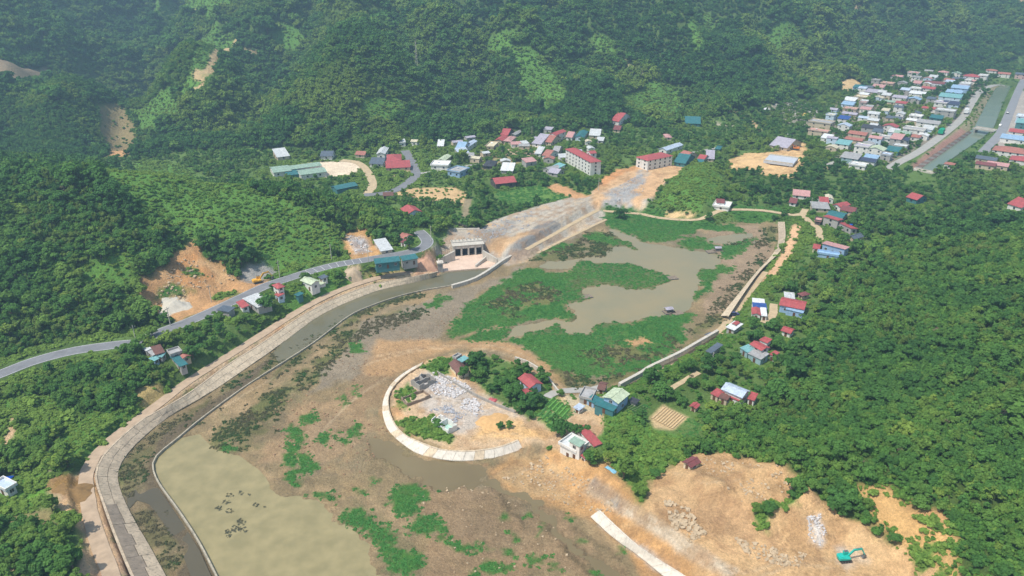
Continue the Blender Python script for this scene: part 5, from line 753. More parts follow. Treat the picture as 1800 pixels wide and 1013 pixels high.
# ---- the town, its streets parallel to the canal
TA = math.atan2(706 - 456, 442 - 241.6)
def town(label, cx, cy, L, W, h, roof, rc, wc, win=2):
    h = h * 0.78; u, v = 1400 + cx / 4.4825, 110 + cy / 4.4825; c = Vector(P(u, v, 4 + h)); e = Vector((math.sin(TA), -math.cos(TA))); n = Vector((-e.y, e.x)); a = c - e * L / 2 - n * W / 2; zg = HZ(c.x, c.y) if c.y < 900 else 4
    L *= 0.86; W *= 0.86; a = c - e * L / 2 - n * W / 2
    root = empty('town_house', (a.x, a.y, min(zg, 6)), math.atan2(e.y, e.x)); tag(root, label, 'house', None); volume(root, Matrix(), L, W, h, roof, rc, wc, 0.4, 0.3, True, win, '', True, False); FOOT.append((a, e, n, L, W, a.y, h))
TW = (('pink-red roof on a long low white house at the forest corner of the town', 795, 108, 13, 9, 4, 'gable_x', 'pink', 'white'), ('white two-storey house with a red roof at the back of the town', 925, 82, 12, 9, 7, 'flat', 'red', 'white'), ('small grey roof at the forest edge of the town', 1045, 68, 9, 8, 4, 'gable_x', 'grey', 'beige'), ('red-roofed house at the forest edge behind the grey-green roof', 1160, 75, 11, 9, 5, 'hip', 'pink', 'white'),
      ('grey-green roofed house in the back row of the town', 1262, 84, 10, 10, 5, 'gable_y', 'green', 'white'), ('large white house with two-tier red roof near the canal bend', 1385, 105, 16, 14, 7, 'hip', 'red', 'white'), ('white flat-roofed house beside the canal bend', 1475, 100, 9, 12, 8, 'flat', 'pale', 'white'), ('long maroon-roofed hall in the upper middle of the town', 1095, 158, 20, 11, 5, 'gable_x', 'maroon', 'lightblue'), ('red-roofed house right of the long maroon hall', 1205, 135, 10, 9, 5, 'gable_x', 'terra', 'white'),
      ('slate roofed house between the red roof and the canal bend', 1285, 125, 14, 9, 4, 'gable_x', 'slate', 'grey'), ('pale flat house by the road near the canal bend', 1335, 162, 10, 12, 7, 'flat', 'pale', 'white'), ('lilac-pink house with stepped roof at the left of the town', 722, 158, 13, 10, 6, 'flat', 'pink', 'beige'), ('pale pink roof next to the lilac-pink stepped house', 648, 188, 12, 9, 5, 'shed', 'pink', 'white'), ('teal-roofed house at the left forest edge of the town', 492, 192, 10, 9, 6, 'shed', 'teal', 'blue'),
      ('dark slate roof beside the teal roof at the forest edge', 572, 190, 9, 9, 5, 'gable_x', 'slate', 'beige'), ('wide lilac roof below the dark slate roof', 600, 228, 14, 10, 4, 'shed', 'lilac', 'beige'), ('beige flat house at the left of the town', 520, 268, 13, 11, 5, 'flat', 'cream', 'beige'), ('white roof house at the left corner of the town', 425, 296, 11, 10, 4, 'shed', 'white', 'beige'), ('blue-grey roof house below the white corner house', 408, 328, 11, 9, 4, 'shed', 'sky', 'lightblue'),
      ('pink flat house under the blue-grey corner roof', 428, 362, 12, 8, 4, 'flat', 'pink', 'beige'), ('red roofed long building in the centre of the town', 1045, 200, 13, 10, 6, 'gable_x', 'red', 'white'), ('pale flat house left of the red long building', 945, 200, 11, 10, 6, 'flat', 'pale', 'white'), ('bright white sheet roof below the red long building', 955, 240, 15, 8, 5, 'shed', 'white', 'white'), ('light blue roof block nearest the road in the upper town', 1290, 198, 16, 10, 7, 'shed', 'sky', 'blue'),
      ('second light blue roof under the upper light blue block', 1245, 232, 15, 9, 6, 'shed', 'sky', 'blue'), ('broad aqua roof along the road', 1215, 268, 20, 11, 6, 'shed', 'aqua', 'lightblue'), ('white-walled house with grey roof in the middle of the town', 820, 272, 13, 11, 6, 'gable_x', 'lilac', 'white'), ('maroon-red roof under the white-walled grey house', 832, 316, 10, 9, 4, 'gable_x', 'red', 'white'), ('blue-grey roof right of the white-walled grey house', 930, 285, 12, 10, 5, 'gable_y', 'sky', 'grey'),
      ('grey-green low roof left of the maroon-red roof', 740, 308, 11, 7, 3.5, 'gable_x', 'green', 'beige'), ('low red roofs in the trees by the broad aqua roof', 1050, 358, 12, 8, 4, 'gable_x', 'red', 'white'), ('lilac house on the road below the aqua roof', 1145, 310, 11, 12, 7, 'flat', 'lilac', 'white'), ('navy blue roof house on the road', 1220, 322, 14, 9, 6, 'shed', 'navy', 'lightblue'), ('plain pale grey block facing the road', 1180, 372, 16, 12, 8, 'flat', 'pale', 'grey'),
      ('brown-grey roofs at the left side of the town', 425, 402, 13, 8, 4, 'gable_x', 'lilac', 'beige'), ('royal blue roof with white wall at the left side of the town', 375, 438, 9, 8, 5, 'shed', 'blue', 'white'), ('large beige block with a flat grey roof beside the rubbish tip', 200, 462, 19, 12, 7, 'flat', 'grey', 'beige'), ('lower pink wing of the large beige block', 180, 530, 16, 7, 5, 'flat', 'pink', 'beige'), ('small white cube house with flat roof in the lower town', 945, 418, 10, 8, 6, 'flat', 'white', 'white'),
      ('slate roofed house in the trees left of the white cube house', 770, 435, 12, 9, 4, 'gable_x', 'slate', 'beige'), ('teal netted roof right of the white cube house', 1105, 432, 10, 8, 4, 'shed', 'teal', 'teal'), ('big pale grey sheet roof by the road in the lower town', 1045, 470, 18, 12, 5, 'gable_x', 'grey', 'white'), ('dark slate roofed two-storey house in the lower town', 600, 505, 15, 11, 7, 'gable_x', 'dark', 'grey'), ('red gabled white house right of the dark slate house', 745, 498, 11, 9, 6, 'gable_y', 'red', 'white'),
      ('large bright white block with grey roof in the lower town', 935, 520, 16, 11, 7, 'flat', 'grey', 'white'), ('upper terracotta roof at the left of the lower town', 490, 555, 14, 10, 5, 'gable_x', 'terra', 'beige'), ('lower terracotta roof at the left of the lower town', 460, 602, 13, 8, 4, 'gable_x', 'terra', 'beige'), ('light aqua roof house near the front of the town', 372, 638, 10, 9, 5, 'shed', 'aqua', 'white'), ('white two-storey house with dark windows at the front of the town', 525, 655, 10, 9, 7, 'flat', 'lilac', 'white'),
      ('white villa with pale green gables at the front of the town', 632, 678, 12, 10, 6, 'gable_y', 'palegreen', 'white'), ('grey flat house in the middle of the front rows', 715, 590, 11, 10, 6, 'flat', 'grey', 'white'), ('pink-roofed grey house right of the grey flat house', 795, 592, 8, 11, 7, 'shed', 'pink', 'grey'), ('narrow navy house beside the pink-roofed grey house', 852, 605, 6, 10, 6, 'gable_y', 'navy', 'grey'), ('grey-green roof behind the pink-roofed grey house', 840, 552, 12, 9, 6, 'gable_x', 'green', 'white'), ('red roof between the white block and the road', 930, 578, 9, 9, 4, 'hip', 'terra', 'white'),
      ('beige gabled hut at the near left of the town', 285, 665, 8, 7, 3.5, 'gable_y', 'cream', 'beige'), ('grey roofed house with aqua wall at the near edge of the town', 430, 745, 12, 10, 5, 'shed', 'grey', 'aqua'), ('dark navy roof at the near edge of the town', 560, 768, 12, 9, 4, 'gable_x', 'navy', 'white'), ('white low annexe at the near edge of the town', 490, 805, 11, 8, 3.5, 'flat', 'pale', 'white'), ('slate blue small roof behind the dark navy roof', 592, 745, 9, 6, 4, 'shed', 'sky', 'white'), ('green netted shed by the road at the near end of the town', 765, 690, 9, 9, 3.5, 'shed', 'teal', 'teal'),
      ('red roof left of the pair beyond the canal', 1540, 62, 12, 9, 5, 'hip', 'terra', 'white'), ('red roof right of the pair beyond the canal', 1640, 85, 13, 10, 5, 'gable_x', 'terra', 'white'), ('grey and red roof at the far right corner of the picture', 1775, 88, 12, 10, 6, 'gable_x', 'slate', 'pink'), ('white house at the right edge beside the far road', 1792, 418, 10, 10, 7, 'flat', 'white', 'lightblue'), ('teal-fronted house at the right edge below the white house', 1785, 468, 9, 10, 6, 'shed', 'aqua', 'teal'), ('red-roofed long house at the right edge of the road', 1765, 545, 15, 11, 6, 'gable_x', 'red', 'white'),
      ('long light blue roof at the right edge of the road', 1725, 600, 20, 9, 4, 'shed', 'sky', 'white'), ('large red hip-roofed public building with white veranda', 1700, 692, 24, 16, 5.5, 'hip', 'terra', 'white', 5), ('red hip roof at the right edge below the public building', 1778, 762, 14, 13, 5.5, 'hip', 'red', 'white'), ('maroon and slate roofs in the trees right of the canal', 1500, 755, 13, 9, 4, 'gable_x', 'slate', 'beige'), ('low maroon roof below the slate roofs right of the canal', 1495, 800, 12, 8, 4, 'gable_x', 'maroon', 'beige'),
      ('pink-grey roof right of the low maroon roof', 1590, 802, 13, 9, 4, 'gable_x', 'pink', 'beige'), ('small red-roofed white house by the near canal bridge', 1210, 796, 6, 6, 4, 'hip', 'terra', 'white'))
for q in TW: town(*q)
RN = {'pale': 'pale grey', 'grey': 'grey', 'white': 'white', 'lilac': 'lilac-grey', 'paleblue': 'pale blue', 'cream': 'cream', 'pink': 'pink', 'slate': 'slate', 'terra': 'terracotta'}; RK = {'gable_x': 'gabled', 'gable_y': 'gabled', 'flat': 'flat', 'shed': 'pitched'}
def filler(u, v, L, W, h, roof, rc, wc, rz, label, group):
    label = label % (RN[rc], RK[roof], wc.replace('lightblue', 'light blue'))
    c = Vector(G(u, v)); e = Vector((math.cos(rz), math.sin(rz))); n = Vector((-e.y, e.x))
    for a_, e_, n_, L_, D_, _, _ in FOOT:
        q = a_ + e_ * L_ / 2 + n_ * D_ / 2
        if (q - c).length < (max(L_, D_) + max(L, W)) * 0.48: return
    for _, w_, _, wd_, _ in LANE_W:
        if min((Vector(p[:2]) - c).length for p in w_) < wd_ / 2 + max(L, W) * 0.55: return
    a = c - e * L / 2 - n * W / 2; root = empty('small_house', (a.x, a.y, HZ(c.x, c.y)), rz); tag(root, label, 'house', group); volume(root, Matrix(), L, W, h, roof, rc, wc, 0.3, 0.3, True, 2, '', True, False); FOOT.append((a, e, n, L, W, a.y, h))
rf = random.Random(5)
TOWN_PX = [(1432, 222), (1470, 190), (1500, 160), (1560, 135), (1640, 128), (1720, 140), (1712, 162), (1680, 212), (1640, 240), (1560, 285), (1490, 282), (1450, 262)]
tp = np.array(TOWN_PX, float)
for _ in range(150):
    u, v = rf.uniform(1432, 1720), rf.uniform(128, 285)
    if float(poly_sd(np.array([u]), np.array([v]), TOWN_PX)[0]) > 3: filler(u, v, rf.uniform(5, 9), rf.uniform(5, 8), rf.uniform(3, 5.5), rf.choice(('gable_x', 'flat', 'shed', 'gable_y')), rf.choice(('pale', 'grey', 'white', 'lilac', 'pale', 'paleblue', 'cream', 'pink', 'slate')), rf.choice(('white', 'beige', 'grey', 'lightblue')), TA - math.pi / 2, 'small %s %s roof house, %s walls, in the ' + ('back rows' if v < 165 else 'middle rows' if v < 215 else 'front rows') + ' of the town', 'small pale houses of the town')
VIL = [(650, 262), (700, 255), (770, 245), (860, 228), (1000, 228), (1060, 225), (1060, 262), (985, 292), (940, 305), (860, 300), (740, 312), (690, 305)]
for _ in range(90):
    u, v = rf.uniform(650, 1060), rf.uniform(226, 312)
    if float(poly_sd(np.array([u]), np.array([v]), VIL)[0]) > 3: filler(u, v, rf.uniform(4, 8), rf.uniform(4, 6), rf.uniform(2.4, 3.6), rf.choice(('gable_x', 'shed', 'gable_y')), rf.choice(('pale', 'grey', 'lilac', 'slate', 'cream', 'terra', 'pink')), rf.choice(('white', 'beige', 'grey')), rf.uniform(-.5, .6), 'small %s %s roof house, %s walls, among village trees ' + ('on the left' if u < 780 else 'in the centre' if u < 920 else 'on the right'), 'small houses of the village')

for a, e, n, L, D, yy, hh in FOOT:      # clear trees from the footprint and a little in front of it
    fr = min(9.0, 2.5 + max(yy - 150, 0) * 0.018) if a.x < 215 else 2.0; c = a + e * L / 2 + n * D / 2; r0, r1 = np.searchsorted(YR, [c.y - 45, c.y + 35]); sx = X[r0:r1] - a.x; sy = Y[r0:r1] - a.y; lx = sx * e.x + sy * e.y; ly = sx * n.x + sy * n.y
    ins = (lx > -1.2) & (lx < L + 1.2) & (ly > -1.2) & (ly < D + 1.2); VEG[r0:r1][ins] = NONE
    cx, cy = c.x, c.y; hw = (L * abs(e.x) + D * abs(n.x)) / 2; hd = (L * abs(e.y) + D * abs(n.y)) / 2
    frn = (np.abs(X[r0:r1] - cx * Y[r0:r1] / cy) < hw) & (Y[r0:r1] < cy) & (Y[r0:r1] > cy - hd - fr); sub = VEG[r0:r1]; sub[frn & (sub == FOREST) | frn & (sub == GARDEN)] = BUSHY
# ================================================================ VEGETATION
LEAF = leaf_material('leaves', (0.050, 0.138, 0.042), (0.110, 0.238, 0.054), (0.235, 0.335, 0.066), 0.38); LEAF_S = leaf_material('scrub_leaves', (0.072, 0.182, 0.044), (0.128, 0.270, 0.054), (0.225, 0.345, 0.070), 0.36)
MARSHL = leaf_material('marsh_leaves', (0.076, 0.240, 0.060), (0.115, 0.285, 0.068), (0.200, 0.195, 0.085), 0.32); BARK = mat('bark', srgb(112, 98, 82), 0.9, 0.25, 2.0)
def foliage(name, seed, lumps, nleaf, leaf, m, trunk=0.0, trunk_r=0.14, up=0.75, core=True):
    """lumps: (x, y, z, rx, rz).  Small folded leaf clumps spread over uneven lobes."""
    g = np.random.default_rng(seed); vs, fs, rv, mi = [], [], [], []
    tot = sum(l[3] ** 2 for l in lumps)
    for (lx, ly, lz, rx, rz) in lumps:
        k = max(6, int(nleaf * rx * rx / tot)); sh = g.uniform(0.15, 0.85)
        for _ in range(k):
            d = g.normal(size=3); d /= np.linalg.norm(d) + 1e-9
            if d[2] < -0.35: d[2] = -d[2] * 0.6
            r = g.uniform(0.72, 1.08); p = np.array([lx + d[0] * rx * r, ly + d[1] * rx * r, lz + d[2] * rz * r])
            n = d * np.array([1, 1, 1.0]) + g.normal(size=3) * 0.45 + np.array([0, 0, up]); n /= np.linalg.norm(n)
            u = np.cross(n, g.normal(size=3)); u /= np.linalg.norm(u) + 1e-9; w = np.cross(n, u); s = leaf * g.uniform(0.6, 1.35); q = len(vs); f = n * s * g.uniform(-0.25, 0.1)
            vs += [p - u * s - w * s * 0.7, p + u * s - w * s * 0.6, p + u * s * 0.9 + w * s * 0.7 + f, p - u * s * 0.8 + w * s * 0.65 + f]; fs.append((q, q + 1, q + 2, q + 3)); rv += [np.clip(sh * 0.6 + g.uniform(0, 0.4), 0, 1)] * 4; mi.append(0)
    me = bpy.data.meshes.new(name)
    if trunk:
        q = len(vs); n = 5
        for z, r in ((-1.0, trunk_r * 1.4), (trunk * 0.6, trunk_r), (trunk, trunk_r * 0.5)):
            for k in range(n): vs.append(np.array([r * math.cos(2 * math.pi * k / n) + 0.1 * z / (trunk + 1), r * math.sin(2 * math.pi * k / n), z])); rv.append(0.5)
        for a in range(2):
            for k in range(n): fs.append((q + a * n + k, q + a * n + (k + 1) % n, q + (a + 1) * n + (k + 1) % n, q + (a + 1) * n + k)); mi.append(1)
    me.from_pydata([tuple(v) for v in vs], [], fs); me.update(); at = me.attributes.new('leaf', 'FLOAT', 'POINT'); at.data.foreach_set('value', np.array(rv, np.float32))
    me.materials.append(m)
    if trunk: me.materials.append(BARK); me.polygons.foreach_set('material_index', np.array(mi, np.int32))
    return me
def lobes(seed, n, R0, h0, h1, rl):
    g = np.random.default_rng(seed); out = [(0, 0, (h0 + h1) * 0.52, R0 * 0.62, (h1 - h0) * 0.4)]
    for k in range(n):
        a = 2 * math.pi * (k + g.uniform(-0.3, 0.3)) / n; r = R0 * g.uniform(0.3, 0.95); q = rl * g.uniform(0.45, 1.15); out.append((r * math.cos(a), r * math.sin(a), g.uniform(h0 + 0.25 * (h1 - h0), h1) - 0.25 * r, q, q * g.uniform(0.6, 1.0)))
    return out
TREE_L = [lobes(11, 9, 2.3, 1.0, 4.8, 1.05), lobes(12, 11, 2.9, 1.2, 5.0, 1.05), lobes(13, 8, 1.9, 1.0, 5.8, 1.0), lobes(14, 10, 2.6, 0.9, 4.1, 1.05), lobes(15, 13, 3.1, 1.4, 5.4, 0.95)]
BAMBOO = [(0.9 * math.cos(k * 1.3) * (0.4 + k * .12), 0.9 * math.sin(k * 1.3) * (0.4 + k * .12), 2.6 + 0.35 * k, 0.75, 1.3) for k in range(7)]
LEAF_B = leaf_material('bamboo_leaves', (0.115, 0.190, 0.045), (0.160, 0.240, 0.055), (0.230, 0.290, 0.080), 0.32); LEAF_D = leaf_material('dry_leaves', (0.16, 0.14, 0.08), (0.20, 0.17, 0.10), (0.24, 0.20, 0.12), 0.2)
NEAR = [foliage('tree_mesh', 100 + i, l, 900, 0.30, LEAF, 3.2) for i, l in enumerate(TREE_L)] + [foliage('tree_mesh', 121, lobes(16, 10, 3.3, 1.4, 4.2, 0.9), 1100, 0.26, LEAF, 3.2), foliage('tree_mesh', 122, lobes(17, 5, 1.5, 1.5, 6.2, 0.9), 800, 0.24, LEAF, 4.2), foliage('tree_mesh', 120, BAMBOO, 800, 0.22, LEAF_B, 3.0, 0.2), foliage('tree_mesh', 123, lobes(18, 8, 2.0, 0.8, 3.6, 0.9), 800, 0.24, LEAF_B, 2.2), foliage('tree_mesh', 124, lobes(19, 7, 1.6, 1.5, 4.4, 0.7), 160, 0.2, LEAF_D, 4.2)]
FARL = [foliage('far_tree_mesh', 200 + i, l, 300, 0.46, LEAF, 2.6, up=0.45) for i, l in enumerate(TREE_L)]
SHR = [foliage('shrub_mesh', 300 + i, lobes(30 + i, 5, 0.95, 0.0, 0.9, 0.5), 170, 0.22, LEAF_S, up=1.1) for i in range(4)]
REEDL = leaf_material('reed_leaves', (0.055, 0.125, 0.040), (0.090, 0.125, 0.050), (0.150, 0.135, 0.075), 0.25)
TUFT = [foliage('tuft_mesh', 400 + i, [(random.uniform(-.7, .7), random.uniform(-.7, .7), 0.0, 0.4, random.uniform(.08, .26)) for _ in range(5)], 70, 0.15, MARSHL, up=1.4) for i in range(4)]
REEDS = [foliage('reed_mesh', 450 + i, [(random.uniform(-.6, .6), random.uniform(-.6, .6), 0.05, 0.35, random.uniform(.15, .4)) for _ in range(5)], 70, 0.15, REEDL, up=0.8) for i in range(3)]
CROWN_N = [foliage('crown', 100 + i, l, 1000, 0.28, LEAF) for i, l in enumerate(TREE_L)]
def trunk_mesh(i):
    b = MB(); b.tube((0, 0, -1), (0.1, 0.05, 2.2), 0.2, 0.13); b.tube((0.1, 0.05, 2.15), (0.1, 0.1, 4.0), 0.13, 0.05)
    for l in TREE_L[i][1:]: b.tube((0.1, 0.05, 1.5), (l[0] * 0.8, l[1] * 0.8, l[2]), 0.09, 0.03, 5)
    me = bpy.data.meshes.new('trunk'); me.from_pydata(b.v, [], b.f); me.update(); me.materials.append(BARK); return me
TRUNK_N = [trunk_mesh(i) for i in range(5)]
def scatter(cls, s0, bands=((80, 1), (230, 1.0), (420, 1.15), (650, 1.35), (900, 1.75), (1500, 2.2)), seed=0, prob=1.0, spread=0.0):
    g = np.random.default_rng(500 + seed); xs, ys, fac = [], [], []
    for (ya, fa), (yb, fb) in zip(bands, bands[1:]):
        s = s0 * fb; W = 0.72 * yb + 70; nx, ny = int(2 * W / s), max(int((yb - ya) / s), 1)
        gx, gy = np.meshgrid((np.arange(nx) + 0.5) * s - W, ya + (np.arange(ny) + 0.5) * s); gx = gx + (np.arange(ny)[:, None] % 2) * s * 0.5
        x = (gx + g.uniform(-1, 1, gx.shape) * s).ravel(); y = (gy + g.uniform(-1, 1, gx.shape) * s).ravel(); m = (np.abs(x) < 0.72 * y + 60) & (y > Y0 + 4) & (y < yb)
        x, y = x[m], y[m]; lx, ly = (x + g.normal(0, spread, len(x)), np.maximum(y + g.normal(0, spread, len(x)), Y0)) if spread else (x, y); r = np.clip(np.rint(np.log((ly + 40) / (Y0 + 40)) / 0.00452), 0, NR - 1).astype(int); c = np.clip(np.rint((lx / (0.9 * ly + 80) + 1) / 2 * (NC - 1)), 0, NC - 1).astype(int)
        k = np.isin(VEG[r, c], cls) & (g.uniform(size=len(x)) < prob); xs.append(x[k]); ys.append(y[k]); fac.append(np.full(k.sum(), fb))
    x = np.concatenate(xs); y = np.concatenate(ys); f = np.concatenate(fac); z = lookup(GZ, x, y)
    u, v = project(x, y, z); k = (u > -160) & (u < 1960) & (v > -120) & (v < 1150) & (y > 95); x, y, z, f = x[k], y[k], z[k], f[k]
    keep = np.ones(len(x), bool)        # leave out what a hill hides for good
    for t in np.linspace(0.2, 0.97, 40):
        px, py = x * t, y * t; pz = CAM_H + (z + 14 - CAM_H) * t; keep &= ~((py > Y0) & (lookup(GZ, px, np.maximum(py, Y0)) > pz))
    return x[keep], y[keep], z[keep], f[keep]
def gn_group(protos):
    ng = bpy.data.node_groups.new('plant_instances', 'GeometryNodeTree'); ng.interface.new_socket('Geometry', in_out='INPUT', socket_type='NodeSocketGeometry'); ng.interface.new_socket('Geometry', in_out='OUTPUT', socket_type='NodeSocketGeometry')
    i = ng.nodes.new('NodeGroupInput'); o = ng.nodes.new('NodeGroupOutput'); ip = ng.nodes.new('GeometryNodeInstanceOnPoints'); ci = ng.nodes.new('GeometryNodeCollectionInfo'); L = ng.links
    ci.inputs[0].default_value = protos; ci.inputs['Separate Children'].default_value = True; ci.inputs['Reset Children'].default_value = True
    def attr(n, t): a = ng.nodes.new('GeometryNodeInputNamedAttribute'); a.data_type = t; a.inputs[0].default_value = n; return a.outputs[0]
    L.new(i.outputs[0], ip.inputs['Points']); L.new(ci.outputs[0], ip.inputs['Instance']); ip.inputs['Pick Instance'].default_value = True
    L.new(attr('pick', 'INT'), ip.inputs['Instance Index']); L.new(attr('turn', 'FLOAT_VECTOR'), ip.inputs['Rotation']); L.new(attr('size', 'FLOAT_VECTOR'), ip.inputs['Scale']); L.new(ip.outputs[0], o.inputs[0]); return ng
def plants(name, meshes, x, y, z, size, tint, label, cat, seed=0, tall=(0.85, 1.2), sorts=None):
    g = np.random.default_rng(900 + seed); n = len(x); cl = bpy.data.collections.new(name + '_sorts')
    for k, me in enumerate(meshes): cl.objects.link(bpy.data.objects.new('%s_sort_%d' % (name, k), me))
    me = bpy.data.meshes.new(name); me.vertices.add(n); me.vertices.foreach_set('co', np.stack([x, y, z], 1).astype(np.float32).ravel())
    def at(nm, ty, key, val): a = me.attributes.new(nm, ty, 'POINT'); a.data.foreach_set(key, val.ravel())
    pk = g.integers(0, len(meshes), n); pk = pk if sorts is None else sorts; at('pick', 'INT', 'value', pk.astype(np.int32)); rot = np.zeros((n, 3), np.float32); rot[:, 2] = g.uniform(0, 6.283, n); rot[:, :2] = g.normal(0, 0.06, (n, 2)); at('turn', 'FLOAT_VECTOR', 'vector', rot)
    sz = np.stack([size, size, size * g.uniform(*tall, n)], 1).astype(np.float32); at('size', 'FLOAT_VECTOR', 'vector', sz); at('tint', 'FLOAT', 'value', tint.astype(np.float32)); me.update()
    o = link(name, me); md = o.modifiers.new('plants', 'NODES'); md.node_group = gn_group(cl); tag(o, label, cat, None, 'stuff'); return o
g = np.random.default_rng(77)
def stand(x, y, cell=75.0):              # forest stands: which patch a point belongs to, as a number 0..1
    xx = x + 18 * fbm(x, y, 50, 2, 98); yy = y + 18 * fbm(x, y, 50, 2, 99); i0 = np.floor(xx / cell); j0 = np.floor(yy / cell); best = np.full(x.shape, 1e9); val = np.zeros(x.shape)
    for di in (-1, 0, 1):
        for dj in (-1, 0, 1):
            i, j = i0 + di, j0 + dj; d = np.hypot((i + _h(i, j, 5)) * cell - xx, (j + _h(i, j, 6)) * cell - yy); m = d < best; best = np.where(m, d, best); val = np.where(m, _h(i, j, 7), val)
    return val
def mix_tint(x, y, base=0.2, amp=0.22): return np.clip(base + 0.07 * (y > 420) + 0.5 * (stand(x, y) - 0.5) * (y > 300) + amp * fbm(x, y, 60, 3, 91) + 0.12 * fbm(x, y, 12, 2, 92) + (g.uniform(size=len(x)) > 0.94) * 0.3, 0, 1)
# --- woods
fx, fy, fz, ff = scatter([FOREST], 1.62, seed=1); fs_ = 0.54 * ff * np.exp(g.normal(-0.1, 0.33, len(fx))) * np.where(g.uniform(size=len(fx)) > 0.965, 1.7, 1) * np.where(fbm(fx, fy, 45, 2, 95) > 0.25, 1.12, 0.92) * np.where((fy > 300) & (fy < 450) & (fx < -20), 0.72, 1) * np.where(fy > 420, 0.72 + 0.5 * stand(fx + 37, fy), 1); ft = mix_tint(fx, fy)
gx, gy, gz, gf = scatter([GARDEN], 3.2, seed=2, prob=0.78); gs = 0.78 * gf * np.exp(g.normal(-0.2, 0.26, len(gx))) * np.where(gy > 350, 0.68, 1); gt = mix_tint(gx, gy, 0.26)
bx_, by_, bz_, bf = scatter([BUSHY], 6.0, seed=3, prob=0.4); bs = bf * g.uniform(0.35, 0.6, len(bx_)); bt = mix_tint(bx_, by_, 0.4)
AX = np.concatenate([fx, gx, bx_]); AY = np.concatenate([fy, gy, by_]); AZ = np.concatenate([fz, gz, bz_]); AS = np.concatenate([fs_, gs, bs]); AT = np.concatenate([ft, gt, bt])
rr = np.clip(np.rint(np.log((AY + 40) / (Y0 + 40)) / 0.00452), 0, NR - 1).astype(int); cc_ = np.clip(np.rint((AX / (0.9 * AY + 80) + 1) / 2 * (NC - 1)), 0, NC - 1).astype(int); AR = REG[rr, cc_]
uu, vv = project(AX, AY, AZ + 2); inview = (uu > 5) & (uu < 1795) & (vv > 5) & (vv < 1005); AS = AS * np.where((AR == 3) & (AY < 280), 0.78, 1.0)
score = np.where(inview, AS / np.hypot(AY, np.hypot(AX, CAM_H)), 0); order = np.argsort(-score); pick = order[:285]; rest = np.ones(len(AX), bool); rest[pick] = False
SHAPE = ('rounded', 'broad', 'tall narrow', 'low domed', 'wide spreading')
def tree_label(i, k):
    u, v = float(uu[i]), float(vv[i]); tone = 'dark green' if AT[i] < 0.16 else 'bright yellow-green' if AT[i] > 0.42 else 'green'; size = 'large' if AS[i] > 0.95 else 'small' if AS[i] < 0.72 else 'mid-sized'
    if AR[i] == 5 or (740 < u < 1000 and 610 < v < 760): w = 'in the peninsula gardens'
    elif u > 1000: w = 'at the bottom right of the hillside wood' if v > 860 else 'in the wood above the bare slope' if v > 740 else 'in the wood at the right edge' if u > 1600 else 'in the wood near the right shore houses' if u < 1420 else 'in the middle of the right hillside wood'
    else: w = 'in the thicket at the bottom left corner' if v > 900 else 'in the thicket left of the bank track' if v > 690 else 'between road and embankment on the left' if v > 600 or (u > 300 and v > 530) else 'in the wood above the left road' if v > 480 else 'on the upper left hill'
    return '%s %s %s tree %s' % (size, tone, SHAPE[k], w), 'trees ' + w
def tree(x, y, z, s, tint, label, group, k=None, tallness=1.0):
    k = random.randrange(5) if k is None else k; r = empty('broadleaf_tree', (x, y, z), random.uniform(0, 6.28)); r.scale = (s, s, s * tallness); tag(r, label, 'tree', group); r['tint'] = tint
    link('trunk', TRUNK_N[k], r); c = link('crown', CROWN_N[k], r); c['tint'] = float(tint); return r
for i in pick:
    kk = random.randrange(5); lab, grp = tree_label(i, kk); tree(AX[i], AY[i], AZ[i], float(AS[i]), float(AT[i]), lab, grp, kk)
nearm = rest & (AY < 300); farm = rest & (AY >= 300)
nn_ = int(nearm.sum()); ur = g.uniform(size=nn_); bam = (fbm(AX[nearm], AY[nearm], 22, 3, 88) > 0.32) & (ur < 0.55); so = g.integers(0, 7, nn_); so = np.where(bam, 7 + (ur < 0.25), so); so = np.where((ur > 0.993), 9, so)
plants('woodland', NEAR, AX[nearm], AY[nearm], AZ[nearm], AS[nearm], AT[nearm], 'dense green woodland covering the nearer slopes', 'woodland', 1, (0.75, 1.25), so)
plants('mountain_forest', FARL, AX[farm], AY[farm], AZ[farm], AS[farm], AT[farm], 'dense forest covering the far mountain and valley', 'forest', 2)
x, y, z, f = scatter([PLANT], 1.6, seed=4); plants('plantation', FARL, x, y, z, f * g.uniform(0.38, 0.5, len(x)), mix_tint(x, y, 0.3, 0.12), 'young tree plantation in even stands on the mountain', 'plantation', 3)
# --- scrub, undergrowth and marsh
xa = scatter([SHRUB], 0.95, seed=5, prob=0.55, spread=0.6); xb = scatter([BUSHY], 0.9, seed=15, spread=0.6); x, y, z, f = (np.concatenate(q) for q in zip(xa, xb)); plants('scrub', SHR, x, y, z, f * 0.52 * np.exp(g.normal(0.0, 0.38, len(x))) * (1 + 0.35 * fbm(x, y, 9, 3, 90)), mix_tint(x, y, 0.58, 0.38) + 0.1 * (y > 420), 'pale green scrub of low bushes on slopes and banks', 'scrub', 4, (0.7, 1.25))
x, y, z, f = scatter([GARDEN], 2.2, seed=6, prob=0.6); x2, y2, z2, f2 = scatter([SPARSE], 2.4, seed=7, prob=0.38); x, y, z, f = (np.concatenate(q) for q in ((x, x2), (y, y2), (z, z2), (f, f2))); plants('undergrowth', SHR, x, y, z, f * g.uniform(0.5, 1.0, len(x)), mix_tint(x, y, 0.3, 0.25), 'low undergrowth in gardens and forest edges', 'undergrowth', 5)
x, y, z, f = scatter([FOREST], 1.5, ((80, 1), (230, 1.0), (330, 1.3), (460, 1.8)), seed=8, prob=0.8); plants('understorey', SHR, x, y, z, f * g.uniform(0.7, 1.25, len(x)), mix_tint(x, y, 0.2, 0.25), 'leafy understorey filling the gaps between the woodland trees', 'understorey', 8, (1.2, 2.3))
